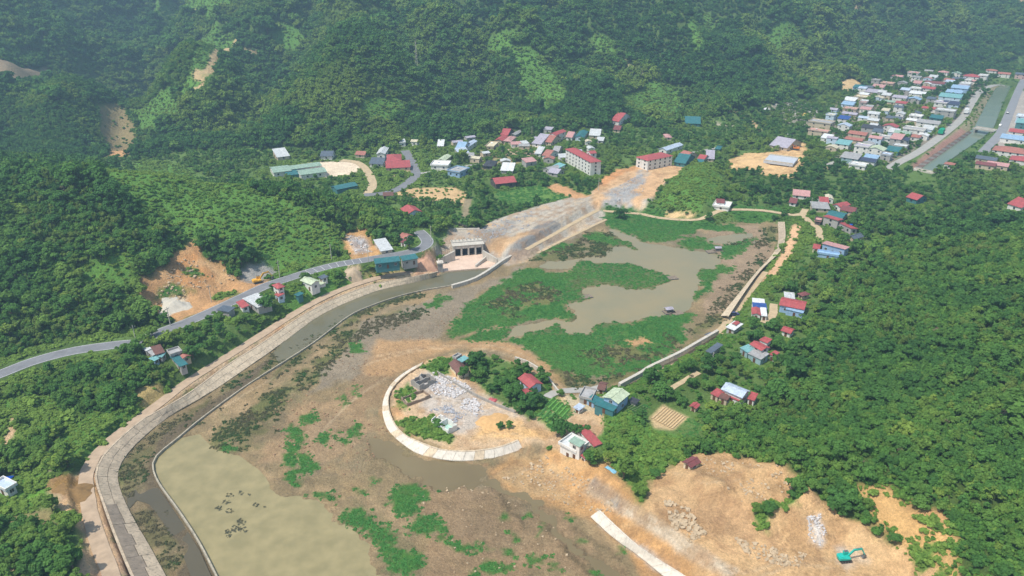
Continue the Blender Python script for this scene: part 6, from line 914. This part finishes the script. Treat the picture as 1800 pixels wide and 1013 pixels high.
MB_ = ((80, 1), (200, 1.0), (300, 1.2), (420, 1.5), (700, 2.2))
x, y, z, f = scatter([MARSH], 0.85, MB_, seed=9, spread=0.9); k = fbm(x, y, 3.5, 3, 94) > -0.55 + 0.5 * (g.uniform(size=len(x)) - .5); x, y, z, f = x[k], y[k], z[k], f[k]; k = z > -0.34; x, y, z, f = x[k], y[k], z[k], f[k]; plants('marsh_grass', TUFT, x, y, z, f * g.uniform(0.5, 1.05, len(x)), np.clip(0.10 + 0.34 * fbm(x, y, 14, 4, 96), 0, 0.8), 'bright green marsh grass spreading over the drained lake bed', 'marsh grass', 6)
x, y, z, f = scatter([REED], 0.8, MB_, seed=10, prob=0.9, spread=1.3); k = fbm(x, y, 5, 4, 97) > -0.35; x, y, z, f = x[k], y[k], z[k], f[k]; plants('olive_reeds', REEDS, x, y, z, f * g.uniform(0.4, 1.0, len(x)), np.clip(0.45 + 0.5 * fbm(x, y, 8, 3, 93) + g.uniform(-.15, .15, len(x)), 0.0, 0.85), 'sparse olive brown reeds on the drying mud', 'reeds', 7)

# --- trees that stand out
for u, v, s, t, k, lab in ((1090, 384, 1.5, 0.05, 3, 'dark round tree standing alone in the green meadow north of the lake'), (1245, 388, 1.0, 0.08, 0, 'dark round bush-like tree between the lake path and meadow'), (1018, 765 + 5, 1.0, 0.1, 1, 'dark tree right behind the white villa terrace'), (1036, 818, 1.0, 0.25, 0, 'green tree at the right foot of the white villa'), (985, 765, 1.25, 0.08, 4, 'large dark tree left of the white villa'), (935, 715, 1.3, 0.08, 1, 'big dark tree below the red peninsula house'),
                       (908, 705, 1.1, 0.1, 4, 'dark tree left of the red peninsula house'), (815, 665, 1.0, 0.12, 0, 'dark tree in front of the brown tiled peninsula house'), (1145, 675, 1.35, 0.12, 1, 'tall dark tree beside the dike wall and pale green roof'), (1160, 700, 1.3, 0.1, 4, 'broad dark tree right of the pale green roofed house'), (880, 755, 0.55, 0.2, 3, 'left bush of the pair in the sandy yard of the peninsula'), (895, 753, 0.55, 0.2, 0, 'right bush of the pair in the sandy yard of the peninsula'),
                       (340, 632, 1.2, 0.1, 1, 'tall dark tree beside the lowest teal-roofed roadside house'), (268, 592, 0.9, 0.5, 3, 'bright green round tree beside the road above the brown roof'), (720, 440, 1.3, 0.1, 2, 'tall dark tree between the teal shop and the road bend'), (695, 430, 1.3, 0.05, 4, 'dark tree beside the pale grey roof at the quarry'), (1350, 905, 0.8, 0.2, 3, 'bush on the green tongue in the bare slope'), (470, 545, 1.4, 0.05, 1, 'large dark tree below the pale grey workshop')):
    p = G(u, v); tree(p[0], p[1], HZ(*p), s * 0.85, t, lab, None, k)
# ================================================================ DETAILS
def blob(b, c, r, rnd, sq=0.7):         # one broken stone
    vs = [Vector((x, y, z)) for x in (-1, 1) for y in (-1, 1) for z in (-1, 1)]
    q = Matrix.Rotation(rnd.uniform(0, 6.28), 3, 'Z') @ Matrix.Rotation(rnd.uniform(-.6, .6), 3, 'X')
    vs = [q @ Vector((v.x * r * rnd.uniform(.5, 1), v.y * r * rnd.uniform(.4, .9), v.z * r * sq * rnd.uniform(.4, .9))) + Vector(c) for v in vs]
    b.add(vs, [(0, 1, 3, 2), (4, 6, 7, 5), (0, 4, 5, 1), (2, 3, 7, 6), (0, 2, 6, 4), (1, 5, 7, 3)])
def stones(name, label, px, n, r0, r1, m, seed=0, cat='stones'):
    rnd = random.Random(seed); poly = gpoly(px); b = MB(); gg = np.random.default_rng(seed); xs = [p[0] for p in poly]; ys = [p[1] for p in poly]; X_ = gg.uniform(min(xs), max(xs), n * 8); Y_ = gg.uniform(min(ys), max(ys), n * 8)
    k = (poly_sd(X_, Y_, poly) > 0) & ((fbm(X_, Y_, 4.0, 2, 33) > -0.15) | (gg.uniform(size=n * 8) > 0.8)); X_, Y_ = X_[k][:n], Y_[k][:n]; Z_ = lookup(GZ, X_, Y_)
    for x, y, z in zip(X_, Y_, Z_): r = r0 + (r1 - r0) * rnd.random() ** 3; blob(b, (x, y, z + r * 0.2), r, rnd)
    o = b.build(name, m); tag(o, label, cat, None, 'stuff'); return o
ST_W = mat('rubble_white', srgb(196, 190, 186), 0.9, 0.2, 0.8); ST_P = mat('stone_pale', srgb(184, 162, 132), 0.9, 0.2, 0.8); ST_G = mat('stone_grey', srgb(164, 164, 168), 0.9, 0.25, 0.8); ST_D = mat('stone_brown', srgb(150, 120, 92), 0.9, 0.25, 0.8)
stones('rubble', 'white demolition rubble strewn over the peninsula yard', [(738, 668), (762, 655), (795, 664), (830, 685), (800, 700), (765, 695)], 900, 0.12, 0.62, ST_W, 1); stones('rubble', 'white rubble heap at the right of the peninsula yard', [(808, 705), (835, 702), (852, 722), (835, 736), (812, 728)], 420, 0.12, 0.6, ST_W, 2); stones('rubble', 'mixed rubble around the small roofless house', [(755, 722), (790, 712), (820, 730), (800, 745), (770, 735)], 240, 0.1, 0.45, ST_G, 3)
stones('stones', 'pale quarry stones spilling down the bare slope', [(1165, 880), (1205, 890), (1238, 940), (1215, 955), (1180, 925)], 320, 0.15, 0.75, ST_P, 4); stones('stones', 'pale stones below the brown bench of the earthworks', [(1290, 945), (1340, 960), (1420, 975), (1400, 1000), (1320, 985)], 340, 0.12, 0.6, ST_P, 5); stones('stones', 'white broken stone on the slope above the excavator', [(1418, 910), (1442, 905), (1455, 945), (1440, 965), (1420, 945)], 200, 0.06, 0.4, ST_W, 6); stones('stones', 'stones scattered over the upper bare slope', [(1230, 805), (1370, 818), (1400, 850), (1340, 900), (1250, 860)], 170, 0.12, 0.55, ST_P, 7)
stones('stones', 'grey rocks and chips on the gravel construction ground', [(800, 425), (870, 390), (940, 370), (930, 400), (860, 430)], 420, 0.12, 0.5, ST_G, 8); stones('stones', 'rocks on the grey dug slope below the school', [(1060, 350), (1100, 318), (1140, 300), (1130, 340), (1100, 360)], 260, 0.12, 0.6, ST_G, 9); stones('stones', 'scattered stones and clods on the brown mud flat', [(700, 860), (860, 855), (990, 930), (1060, 1005), (780, 1010)], 130, 0.08, 0.36, ST_P, 10); stones('stones', 'brown clods on the drained lake bed', [(480, 700), (700, 640), (690, 760), (640, 850), (480, 800)], 420, 0.1, 0.4, ST_D, 11); stones('stones', 'rocks at the foot of the orange cut by the road', [(250, 535), (300, 470), (350, 445), (420, 490), (360, 515)], 240, 0.15, 0.7, ST_P, 12)
stones('stones', 'pale rocks along the river edge of the earthworks', [(880, 840), (960, 800), (1040, 850), (1110, 900), (1060, 905), (960, 880)], 360, 0.1, 0.5, ST_P, 13); stones('dump_waste', 'white waste scattered on the rubbish tip below the mountain', [(1355, 190), (1390, 172), (1435, 188), (1440, 220), (1400, 212)], 420, 0.3, 1.3, ST_W, 14, 'waste'); stones('stones', 'broken white rock in the quarry beside the road', [(604, 414), (640, 416), (655, 444), (624, 448)], 140, 0.1, 0.6, ST_W, 15); stones('stones', 'stones on the sandy slope beside the bank track', [(110, 850), (165, 850), (180, 940), (220, 1010), (140, 1010)], 60, 0.06, 0.28, ST_P, 16); stones('stones', 'pebbles and clods along the left side of the lake bed', [(560, 640), (700, 560), (820, 540), (740, 620), (640, 660)], 260, 0.08, 0.35, ST_D, 17)
def mound(name, label, u, v, r, h, m, cat, seed=0, sq=1.0):
    x0, y0 = G(u, v); z0 = HZ(x0, y0); vs, fs = [], []; n, k = 24, 9
    for i in range(k + 1):
        for j in range(n):
            a = 2 * math.pi * j / n; rr_ = r * i / k * (1 + 0.18 * math.sin(3 * a + seed) + 0.1 * math.sin(7 * a + seed * 2)); x, y = x0 + rr_ * math.cos(a), y0 + rr_ * math.sin(a) * sq
            z = max(h * (1 - i / k) ** 1.1 * (1 + 0.25 * float(fbm(np.array([x]), np.array([y]), 2.5, 3, seed)[0])) + z0 * (1 - i / k) + HZ(x, y) * i / k, HZ(x, y) + 0.02) - (0.3 if i == k else 0); vs.append((x - x0, y - y0, z - z0))
    for i in range(k):
        for j in range(n): fs.append((i * n + j, i * n + (j + 1) % n, (i + 1) * n + (j + 1) % n, (i + 1) * n + j))
    fs = [f for f in fs]; o = pydata(name, vs, fs, m, None, True); o.location = (x0, y0, z0); tag(o, label, cat); bm = bmesh.new(); bm.from_mesh(o.data); bmesh.ops.remove_doubles(bm, verts=bm.verts[:], dist=1e-4); bmesh.ops.recalc_face_normals(bm, faces=bm.faces[:])
    if sum(f.normal.z for f in bm.faces) < 0: bmesh.ops.reverse_faces(bm, faces=bm.faces[:])
    bm.to_mesh(o.data); bm.free(); return o
mound('gravel_pile', 'pale gravel pile on the platform of the orange roadside cut', 306, 540, 6.0, 2.2, mat('gravel_pale', srgb(196, 188, 172), 0.95, 0.15, 1.5, bump=0.2), 'pile', 1); mound('sand_pile', 'beige sand pile in the green field below the road', 620, 482, 3.8, 1.8, mat('sand_pile', srgb(188, 166, 138), 0.95, 0.15, 1.2, bump=0.2), 'pile', 2)
mound('earth_mound', 'orange and pink rock mound between the teal houses and the sluice', 752, 466, 5.0, 4.0, mat('pink_earth', srgb(190, 148, 122), 0.95, 0.3, 0.5, bump=0.4), 'mound', 3); mound('earth_pile', 'brown earth heaps dumped beside the bank track', 135, 868, 5.0, 1.5, mat('brown_earth', srgb(138, 108, 68), 0.95, 0.25, 0.8, bump=0.3), 'pile', 4, 0.8); mound('earth_pile', 'orange earth pile on the peninsula yard', 868, 742, 5.0, 1.0, mat('orange_earth', srgb(204, 162, 110), 0.95, 0.2, 0.8, bump=0.3), 'pile', 5); mound('sand_pile', 'pale sand heaps beside the unfinished bridge', 1330, 286, 11, 2.2, mat('sand_orange', srgb(208, 172, 124), 0.95, 0.15, 0.5, bump=0.3), 'pile', 6)
# ---- roofless ruins
def ruin(label, A_, B_, C_, h, m, inner=True, seed=0, floor=None):
    rnd = random.Random(seed); a, e, n, L, D, zg = frame_of(A_, B_, C_, h, 2.0); r = empty('ruined_house', (a.x, a.y, zg), math.atan2(e.y, e.x)); tag(r, label, 'ruin')
    def run(x0, y0, x1, y1):
        k = max(2, int(math.hypot(x1 - x0, y1 - y0) / 1.3)); d = Vector((x1 - x0, y1 - y0)); nn = Vector((-d.y, d.x)).normalized() * 0.11; b = MB()
        for i in range(k):
            p, q = Vector((x0, y0)) + d * (i / k), Vector((x0, y0)) + d * ((i + 1) / k); t0, t1 = h * rnd.uniform(.55, 1), h * rnd.uniform(.55, 1)
            b.add([(*(p - nn), -.5), (*(q - nn), -.5), (*(q + nn), -.5), (*(p + nn), -.5), (*(p - nn), t0), (*(q - nn), t1), (*(q + nn), t1), (*(p + nn), t0)], [(4, 5, 6, 7), (0, 1, 5, 4), (1, 2, 6, 5), (2, 3, 7, 6), (3, 0, 4, 7)])
        b.build('wall', m, r)
    run(0, 0, L, 0); run(L, .12, L, D - .12); run(L, D, 0, D); run(0, D - .12, 0, .12)
    if inner: run(L * .45, .12, L * .45, D - .12); run(.12, D * .55, L * .44, D * .55)
    if floor: MB().box(.15, .15, -.3, L - .15, D - .15, .12).build('floor', floor, r)
ruin('grey roofless house shell at the upper left of the rubble yard', (722, 664), (738, 675), (757, 658), 2.6, CONC_G, True, 1, mat('ruin_floor', srgb(150, 146, 142), 0.9, 0.3, 0.8)); ruin('low broken brick walls at the left of the rubble yard', (705, 697), (716, 708), (754, 692), 1.5, mat('old_brick', srgb(150, 130, 112), 0.9, 0.3, 1.0), False, 2, mat('rubble_floor', srgb(190, 168, 140), 0.95, 0.35, 1.2)); ruin('small white and green roofless house at the front of the rubble yard', (758, 735), (788, 753), (803, 744), 2.2, WM('white'), True, 3, mat('green_floor', srgb(168, 204, 190), 0.9, 0.2, 1.0))
# ---- machines
def place(name, label, cat, u, v, rz, s=1.0, lift=0.0):
    p = G(u, v); r = empty(name, (p[0], p[1], HZ(*p) + lift), rz); r.scale = (s, s, s); tag(r, label, cat); return r
BLACK = mat('rubber', (0.03, 0.03, 0.03), 0.8, 0.2, 2.0); STEEL = mat('dark_steel', (0.12, 0.12, 0.12), 0.5, 0.2, 2.0, spec=0.5)
def track_shape(y0, y1):
    b = MB(); pts = [(-1.9, .45), (-1.6, .08), (1.6, .08), (1.9, .45), (1.9, .7), (1.6, .95), (-1.6, .95), (-1.9, .7)]; n = len(pts)
    b.add([(x, y0, z) for x, z in pts] + [(x, y1, z) for x, z in pts], [tuple(range(n - 1, -1, -1)), tuple(range(n, 2 * n))] + [(i, (i + 1) % n, n + (i + 1) % n, n + i) for i in range(n)]); return b
def excavator(label, u, v, rz, col, s=0.8, swing=0.0):
    r = place('excavator', label, 'excavator', u, v, rz, s); M_ = mat('machine_paint_%d_%d' % (int(col[0]), int(col[2])), srgb(*col), 0.4, 0.1, 0.8, spec=0.5)
    for y0, y1 in ((-1.5, -.9), (.9, 1.5)):
        t = track_shape(y0, y1).build('track', BLACK, r)
        for x in (-1.4, -.5, .5, 1.4): MB().tube((x, y0 - .03, .5), (x, y1 + .03, .5), .28, n=10).build('track_wheel', STEEL, t)
    MB().box(-1.1, -.88, .4, 1.1, .88, .95).build('chassis', STEEL, r); MB().tube((0, 0, .96), (0, 0, 1.15), .7, n=14).build('slew_ring', STEEL, r)
    b = MB(); b.prism([(-2.3, -1.2, 2.0), (-2.5, -.6, 2.0), (-2.5, .6, 2.0), (-2.3, 1.2, 2.0), (-.6, 1.3, 2.0), (-.6, -1.3, 2.0)][::-1], .84); b.prism([(-.6, -1.3, 1.75), (-.6, 1.3, 1.75), (1.3, 1.3, 1.75), (1.3, -1.3, 1.75)][::-1], .59); o = b.build('body', M_, r); bm = bmesh.new(); bm.from_mesh(o.data); bmesh.ops.recalc_face_normals(bm, faces=bm.faces[:]); bm.to_mesh(o.data); bm.free()
    MB().box(-1.9, -.9, 2.01, -.9, .9, 2.2).build('engine_hood', M_, r)
    c = MB().box(-.3, .35, 1.76, 1.25, 1.28, 3.0).build('cab', M_, r); MB().box(-.1, 1.285, 2.1, 1.05, 1.31, 2.85).build('cab_window', GLASS, c); MB().box(1.255, .45, 2.0, 1.28, 1.2, 2.85).build('cab_window', GLASS, c); MB().box(-.2, .45, 3.01, 1.1, 1.2, 3.08).build('cab_roof', STEEL, c)
    def arm(nm, pts, w, hh):
        b = MB()
        for (x0, z0), (x1, z1) in zip(pts, pts[1:]):
            d = Vector((x1 - x0, 0, z1 - z0)).normalized(); nn = Vector((-d.z, 0, d.x)) * hh; p, q = Vector((x0, 0, z0)) - d * .1, Vector((x1, 0, z1)) + d * .1; vs = []
            for yy in (-w, w): vs += [p - nn + Vector((0, yy, 0)), q - nn * .8 + Vector((0, yy, 0)), q + nn * .8 + Vector((0, yy, 0)), p + nn + Vector((0, yy, 0))]
            b.add(vs, [(0, 1, 2, 3), (7, 6, 5, 4), (0, 4, 5, 1), (1, 5, 6, 2), (2, 6, 7, 3), (3, 7, 4, 0)])
        return b.build(nm, M_, r)
    bo = arm('boom', [(.9, 1.7), (2.6, 4.0), (5.2, 4.2)], .22, .3); st = arm('stick', [(5.0, 4.5), (6.6, 1.7)], .18, .22)
    MB().tube((1.3, 0, 1.9), (2.9, 0, 3.6), .09).build('hydraulic_ram', STEEL, bo); MB().tube((3.2, 0, 4.55), (5.0, 0, 4.75), .08).build('hydraulic_ram', STEEL, st)
    bk = MB(); pts = [(6.5, 1.9), (7.1, 1.5), (7.0, .7), (6.4, .25), (5.9, .5), (6.3, .9), (6.4, 1.4)]; n = len(pts); bk.add([(x, -.5, z) for x, z in pts] + [(x, .5, z) for x, z in pts], [tuple(range(n)), tuple(range(2 * n - 1, n - 1, -1))] + [(i, n + i, n + (i + 1) % n, (i + 1) % n) for i in range(n)]); bk.build('bucket', STEEL, r)
    return r
excavator('turquoise excavator with its boom to the right on the bare earth', 1484, 985, 0.12, (40, 176, 160), 0.7); excavator('orange excavator on the sand beside the unfinished bridge', 1398, 264, 2.6, (214, 130, 60), 1.1); excavator('yellow excavator by the grey rock face of the roadside cut', 454, 498, 0.6, (226, 170, 60), 0.9)
def truck(label, u, v, rz, col, cargo, s=0.85, name='truck', cat='truck', tall=2.4, lift=0.15):
    r = place(name, label, cat, u, v, rz, s, lift); M_ = mat('truck_%d_%d' % (col[0], col[2]), srgb(*col), 0.4, 0.1, 0.8, spec=0.5); Cg = mat('cargo_%d_%d' % (cargo[0], cargo[2]), srgb(*cargo), 0.6, 0.12, 0.8, ribs=1.5)
    MB().box(-3.6, -1.0, .55, 3.6, 1.0, .8).build('chassis', STEEL, r); c = MB(); c.add([(2.1, -1.1, .81), (3.7, -1.1, .81), (3.7, 1.1, .81), (2.1, 1.1, .81), (2.1, -1.05, 2.7), (3.3, -1.05, 2.7), (3.3, 1.05, 2.7), (2.1, 1.05, 2.7)], [(3, 2, 1, 0), (4, 5, 6, 7), (0, 1, 5, 4), (1, 2, 6, 5), (2, 3, 7, 6), (3, 0, 4, 7)]); c = c.build('cab', M_, r)
    MB().add([(3.62, -.95, 1.7), (3.62, .95, 1.7), (3.4, .95, 2.5), (3.4, -.95, 2.5)], [(0, 1, 2, 3)]).build('windscreen', GLASS, c)
    b = MB(); b.box(-3.7, -1.2, .82, 2.0, 1.2, .82 + tall * .8); b.add([(-3.7, -1.2, .825 + tall * .8), (2.0, -1.2, .825 + tall * .8), (2.0, 1.2, .825 + tall * .8), (-3.7, 1.2, .825 + tall * .8), (-3.7, 0, .82 + tall), (2.0, 0, .82 + tall)], [(0, 1, 5, 4), (2, 3, 4, 5), (1, 2, 5), (3, 0, 4)]); b.build('cargo_cover', Cg, r)
    for x in (-2.6, -1.5, 2.8):
        for y in (-1.1, .85): w = MB().tube((x, y, .5), (x, y + .26, .5), .5, n=12).build('wheel', BLACK, r); MB().tube((x, y - .01, .5), (x, y + .27, .5), .25, n=8).build('rim', STEEL, w)
truck('lorry with a bright green tarpaulin on the town road', 1654, 236, TA + 0.02, (60, 130, 110), (20, 160, 120), 1.35); truck('white lorry on the town road near the canal bend', 1698, 200, TA + .1, (226, 226, 226), (226, 226, 224), 1.35)
def car(label, u, v, rz, col, s=1.0):
    r = place('car', label, 'car', u, v, rz, s, 0.12); M_ = mat('car_%d_%d' % (col[0], col[2]), srgb(*col), 0.3, 0.05, 1.0, spec=0.5); b = MB(); pts = [(-2.1, .35), (2.1, .35), (2.15, .8), (1.2, .95), (-2.1, .95)]; n = len(pts)
    b.add([(x, -.85, z) for x, z in pts] + [(x, .85, z) for x, z in pts], [tuple(range(n)), tuple(range(2 * n - 1, n - 1, -1))] + [(i, n + i, n + (i + 1) % n, (i + 1) % n) for i in range(n)]); b.build('body', M_, r)
    b = MB(); pts = [(-1.8, .96), (1.1, .96), (.5, 1.5), (-1.4, 1.5)]; n = 4; b.add([(x, -.72, z) for x, z in pts] + [(x, .72, z) for x, z in pts], [tuple(range(n)), tuple(range(2 * n - 1, n - 1, -1))] + [(i, n + i, n + (i + 1) % n, (i + 1) % n) for i in range(n)]); b.build('windows', GLASS, r); MB().box(-1.35, -.7, 1.505, .45, .7, 1.55).build('car_roof', M_, r)
    for x in (-1.35, 1.35):
        for y in (-.9, .7): MB().tube((x, y, .33), (x, y + .2, .33), .33, n=10).build('wheel', BLACK, r)
for q in (('dark car on the wide road right of the canal', 1771, 200, TA, (60, 62, 70)), ('white car parked beside the wide road right of the canal', 1758, 222, TA, (230, 230, 228)), ('white car beside the brown roadside hut', 690, 350, 0.3, (230, 230, 230)), ('dark blue van parked on the dike track', 1289, 556, 0.2, (70, 74, 110)), ('white car on the lane left of the unfinished bridge', 1389, 238, 0.4, (230, 230, 230))): car(*q)
# ---- utility poles
def pole(label, u, v, h=7.5):
    p = G(u, v); r = empty('utility_pole', (p[0], p[1], HZ(*p)), random.uniform(-.4, .4) + 1.0); tag(r, label, 'utility pole', 'utility poles'); MB().tube((0, 0, -.5), (0, 0, h), .17, .1, 8).build('shaft', CONC, r)
    x = MB().box(-.9, -.06, h - .9, .9, .06, h - .75).build('crossarm', STEEL, r)
    for k in (-.75, 0, .75): MB().tube((k, 0, h - .74), (k, 0, h - .5), .06).build('insulator', WHITEC, x)
for q in (('utility pole beside the brown-roofed house at the left road', 241, 607), ('utility pole on the road bend above the bright round tree', 300, 573), ('utility pole behind the slate carport', 372, 532), ('utility pole beside the red hip-roofed house', 492, 488), ('utility pole at the ladder-marked stretch of road', 583, 458), ('utility pole beside the long teal shop', 648, 462), ('utility pole at the inside of the road bend', 758, 425), ('utility pole in the trees above the pale blue gabled house', 1250, 655), ('utility pole at the path fork on the right shore', 1424, 372), ('utility pole by the flat white village house', 800, 285), ('utility pole left of the tall narrow white house', 935, 240), ('utility pole beside the orange dug slope', 1052, 335)): pole(*q)
mp = G(733, 128); mr_ = empty('radio_mast', (mp[0], mp[1], HZ(*mp)), 0.4); tag(mr_, 'thin pale radio mast rising from the mountain forest', 'mast')
for sx, sy in ((-1, -1), (1, -1), (1, 1), (-1, 1)): MB().tube((sx * .9, sy * .9, -1), (sx * .25, sy * .25, 24), .1, .07, 5).build('mast_leg', CONC, mr_)
for k in range(11):
    z = 1 + 2.1 * k; w = .9 - .65 * (z + 1) / 25
    for (ax, ay), (bx2, by2) in (((-1, -1), (1, -1)), ((1, -1), (1, 1)), ((1, 1), (-1, 1)), ((-1, 1), (-1, -1))): MB().tube((ax * w, ay * w, z), (bx2 * (w - .05), by2 * (w - .05), z + 2), .045, n=4).build('mast_brace', CONC, mr_)
MB().tube((0, 0, 23), (0, 0, 27), .1).build('antenna', WHITEC, mr_)
# ---- rafts on the lake, tarpaulins, weed
WOOD = mat('raft_wood', srgb(134, 120, 104), 0.9, 0.3, 2.0)
def raft(label, u, v, rz, hut=True):
    x, y = P(u, v, -.2); r = empty('raft', (x, y, -.3), rz); tag(r, label, 'raft')
    for k in range(4): MB().tube((-2.2, -1.4 + k * .93, .1), (2.2, -1.4 + k * .93, .1), .22, n=8).build('float', mat('float_blue', srgb(70, 90, 120), 0.6, 0.2), r)
    for k in range(8): MB().box(-2.2 + k * .56, -1.7, .34, -1.7 + k * .56, 1.7, .42).build('plank', WOOD, r)
    if hut:
        for sx, sy in ((-1.5, -1), (1, -1), (1, 1), (-1.5, 1)): MB().box(sx - .06, sy - .06, .43, sx + .06, sy + .06, 1.8).build('post', WOOD, r)
        MB().prism([(-1.9, -1.3, 1.85), (1.4, -1.3, 1.85), (1.4, 0, 2.3), (-1.9, 0, 2.3)], .06).prism([(-1.9, 0, 2.3), (1.4, 0, 2.3), (1.4, 1.3, 1.85), (-1.9, 1.3, 1.85)], .06).build('roof', RM('lilac'), r)
raft('left raft of the pair moored at the near edge of the lake', 1176, 549, .3); raft('right raft of the pair moored at the near edge of the lake', 1190, 551, .35, False); raft('raft with grey roof near the far right corner of the lake', 1262, 441, .1); raft('second raft just left of the grey-roofed raft', 1250, 443, .2, False); raft('small wooden raft in front of the green tongue of marsh', 1031, 522, .4, False); raft('dark raft by the tip of the green tongue in the lake', 1182, 489, .2, False)
def tarp(label, u, v, w, d, col, rz=0.0, h=1.0):
    p = G(u, v); vs, fs = [], []; rnd = random.Random(int(u))
    for i in range(7):
        for j in range(7):
            x, y = (i / 6 - .5) * w, (j / 6 - .5) * d; vs.append((x + rnd.uniform(-.1, .1), y + rnd.uniform(-.1, .1), h * (1 - 1.6 * max(abs(i / 6 - .5), abs(j / 6 - .5))) + rnd.uniform(-.12, .12) + .1))
    for i in range(6):
        for j in range(6): fs.append((i * 7 + j, (i + 1) * 7 + j, (i + 1) * 7 + j + 1, i * 7 + j + 1))
    o = pydata('tarpaulin', vs, fs, mat('tarp_%d_%d' % (col[0], col[2]), srgb(*col), 0.45, 0.15, 1.0)); o.location = (p[0], p[1], HZ(*p)); o.rotation_euler.z = rz; tag(o, label, 'tarpaulin'); s_ = o.modifiers.new('thickness', 'SOLIDIFY'); s_.thickness = .05
tarp('blue tarpaulin draped in front of the long teal shop', 668, 474, 4.5, 3, (60, 130, 200), .2, 1.4); tarp('bright blue tarpaulin beside the lower red wing on the right shore', 1500, 395, 3, 5, (30, 100, 200), -.5, 1.2); tarp('blue tarpaulin beside the building at the left edge', 14, 846, 2, 3, (40, 100, 210), .2, 1.2); tarp('pale blue metal sheet lying on the orange bank below the villa', 1074, 827, 1.2, 3.4, (130, 180, 200), .75, .4); tarp('red roofing sheet lying in the peninsula yard', 866, 704, 2.6, 1.8, (176, 84, 88), -.4, .5); tarp('white tarpaulin heap on the rubbish tip', 1346, 193, 6, 4, (226, 226, 226), .2, 1.5); tarp('yellow sheet beside the beige town block', 1414, 203, 5, 5, (224, 190, 90), .2, 2.0)
WEEDM = leaf_material('water_weed', (0.09, 0.10, 0.07), (0.11, 0.12, 0.08), (0.14, 0.14, 0.10), 0.1); WEED = [foliage('weed_mesh', 600 + i, [(0.3 * math.cos(k), 0.3 * math.sin(k * 1.7), 0.0, 0.4, 0.06) for k in range(5)], 60, 0.13, WEEDM) for i in range(2)]
wx_, wy_ = [], []
for u, v, ru, rv in ((384, 894, 7, 4), (398, 883, 8, 4), (404, 871, 7, 4), (424, 867, 4, 4), (437, 870, 3, 2), (404, 898, 8, 4), (450, 888, 5, 4), (401, 938, 7, 7), (416, 930, 10, 7), (424, 918, 8, 6), (431, 931, 7, 4), (466, 891, 2, 2)):
    for _ in range(int(ru * rv * .5) + 3):
        a = random.uniform(0, 6.28); q = math.sqrt(random.random()); p = P(u + ru * q * math.cos(a), v + rv * q * math.sin(a), -.25); wx_.append(p[0]); wy_.append(p[1])
wx_ = np.array(wx_); plants('water_weed', WEED, wx_, np.array(wy_), np.full(len(wx_), -.26), g.uniform(.25, .6, len(wx_)), g.uniform(0, 1, len(wx_)), 'dark clumps of water weed floating on the tan pond', 'water weed', 21)
# ---- furrowed field and vegetable rows
def furrows(label, A_, B_, C_, n, m, h=.35, w=.55):
    a = Vector((*G(*A_), 0)); b = Vector((*G(*B_), 0)); c = Vector((*G(*C_), 0)); r = empty('furrowed_field', (a.x, a.y, HZ(a.x, a.y))); tag(r, label, 'field'); o = r.location
    for i in range(n):
        t = (i + .5) / n; p = a.lerp(b, t); q = p + (c - b); d = (q - p).normalized(); s_ = Vector((-d.y, d.x, 0)) * (b - a).length / n * w / 2; k = 8; B_ = MB(); vs, fs = [], []
        for j in range(k + 1):
            x = p.lerp(q, j / k); z = HZ(x.x, x.y)
            for y_, zz in ((-s_, .02), (-s_ * .5, h), (s_ * .5, h), (s_, .02)): e_ = x + y_; vs.append((e_.x - o.x, e_.y - o.y, z + zz - o.z))
            if j: fs += [((j - 1) * 4 + l, (j - 1) * 4 + l + 1, j * 4 + l + 1, j * 4 + l) for l in range(3)]
        B_.add(vs, fs).build('furrow_ridge', m, r)
furrows('tan ploughed plot with raised beds beside the right shore houses', (1144, 737), (1183, 757), (1206, 736), 9, mat('field_soil', srgb(198, 172, 132), .95, .15, 1.0)); furrows('green vegetable rows on the peninsula near the big dark tree', (941, 731), (986, 762), (1000, 746), 6, mat('vegetable_green', srgb(84, 128, 62), .9, .3, 2.0, bump=.2), .4); furrows('vegetable rows behind the green rows on the peninsula', (955, 714), (990, 738), (1004, 722), 6, mat('crop_green', srgb(96, 146, 66), .9, .3, 2.0, bump=.2), .4); furrows('dark vegetable rows right of the pale green roofed house', (1096, 716), (1122, 730), (1140, 720), 6, mat('crop_dark', srgb(86, 112, 66), .9, .3, 2.0, bump=.2), .4)
# ================================================================ HAZE
hz = MB().box(-3200, -150, -25, 3200, 3200, 700).build('haze', None); hz['kind'] = 'stuff'; tag(hz, 'thin blue summer haze over the whole valley', 'haze')
hm = bpy.data.materials.new('haze'); hm.use_nodes = True; hn = hm.node_tree.nodes; hn.remove(hn['Principled BSDF']); pv = hn.new('ShaderNodeVolumePrincipled'); pv.inputs['Color'].default_value = (0.48, 0.76, 0.98, 1); pv.inputs['Density'].default_value = 0.00045; pv.inputs['Anisotropy'].default_value = 0.2
hm.node_tree.links.new(pv.outputs[0], hn['Material Output'].inputs['Volume']); hz.data.materials.append(hm)
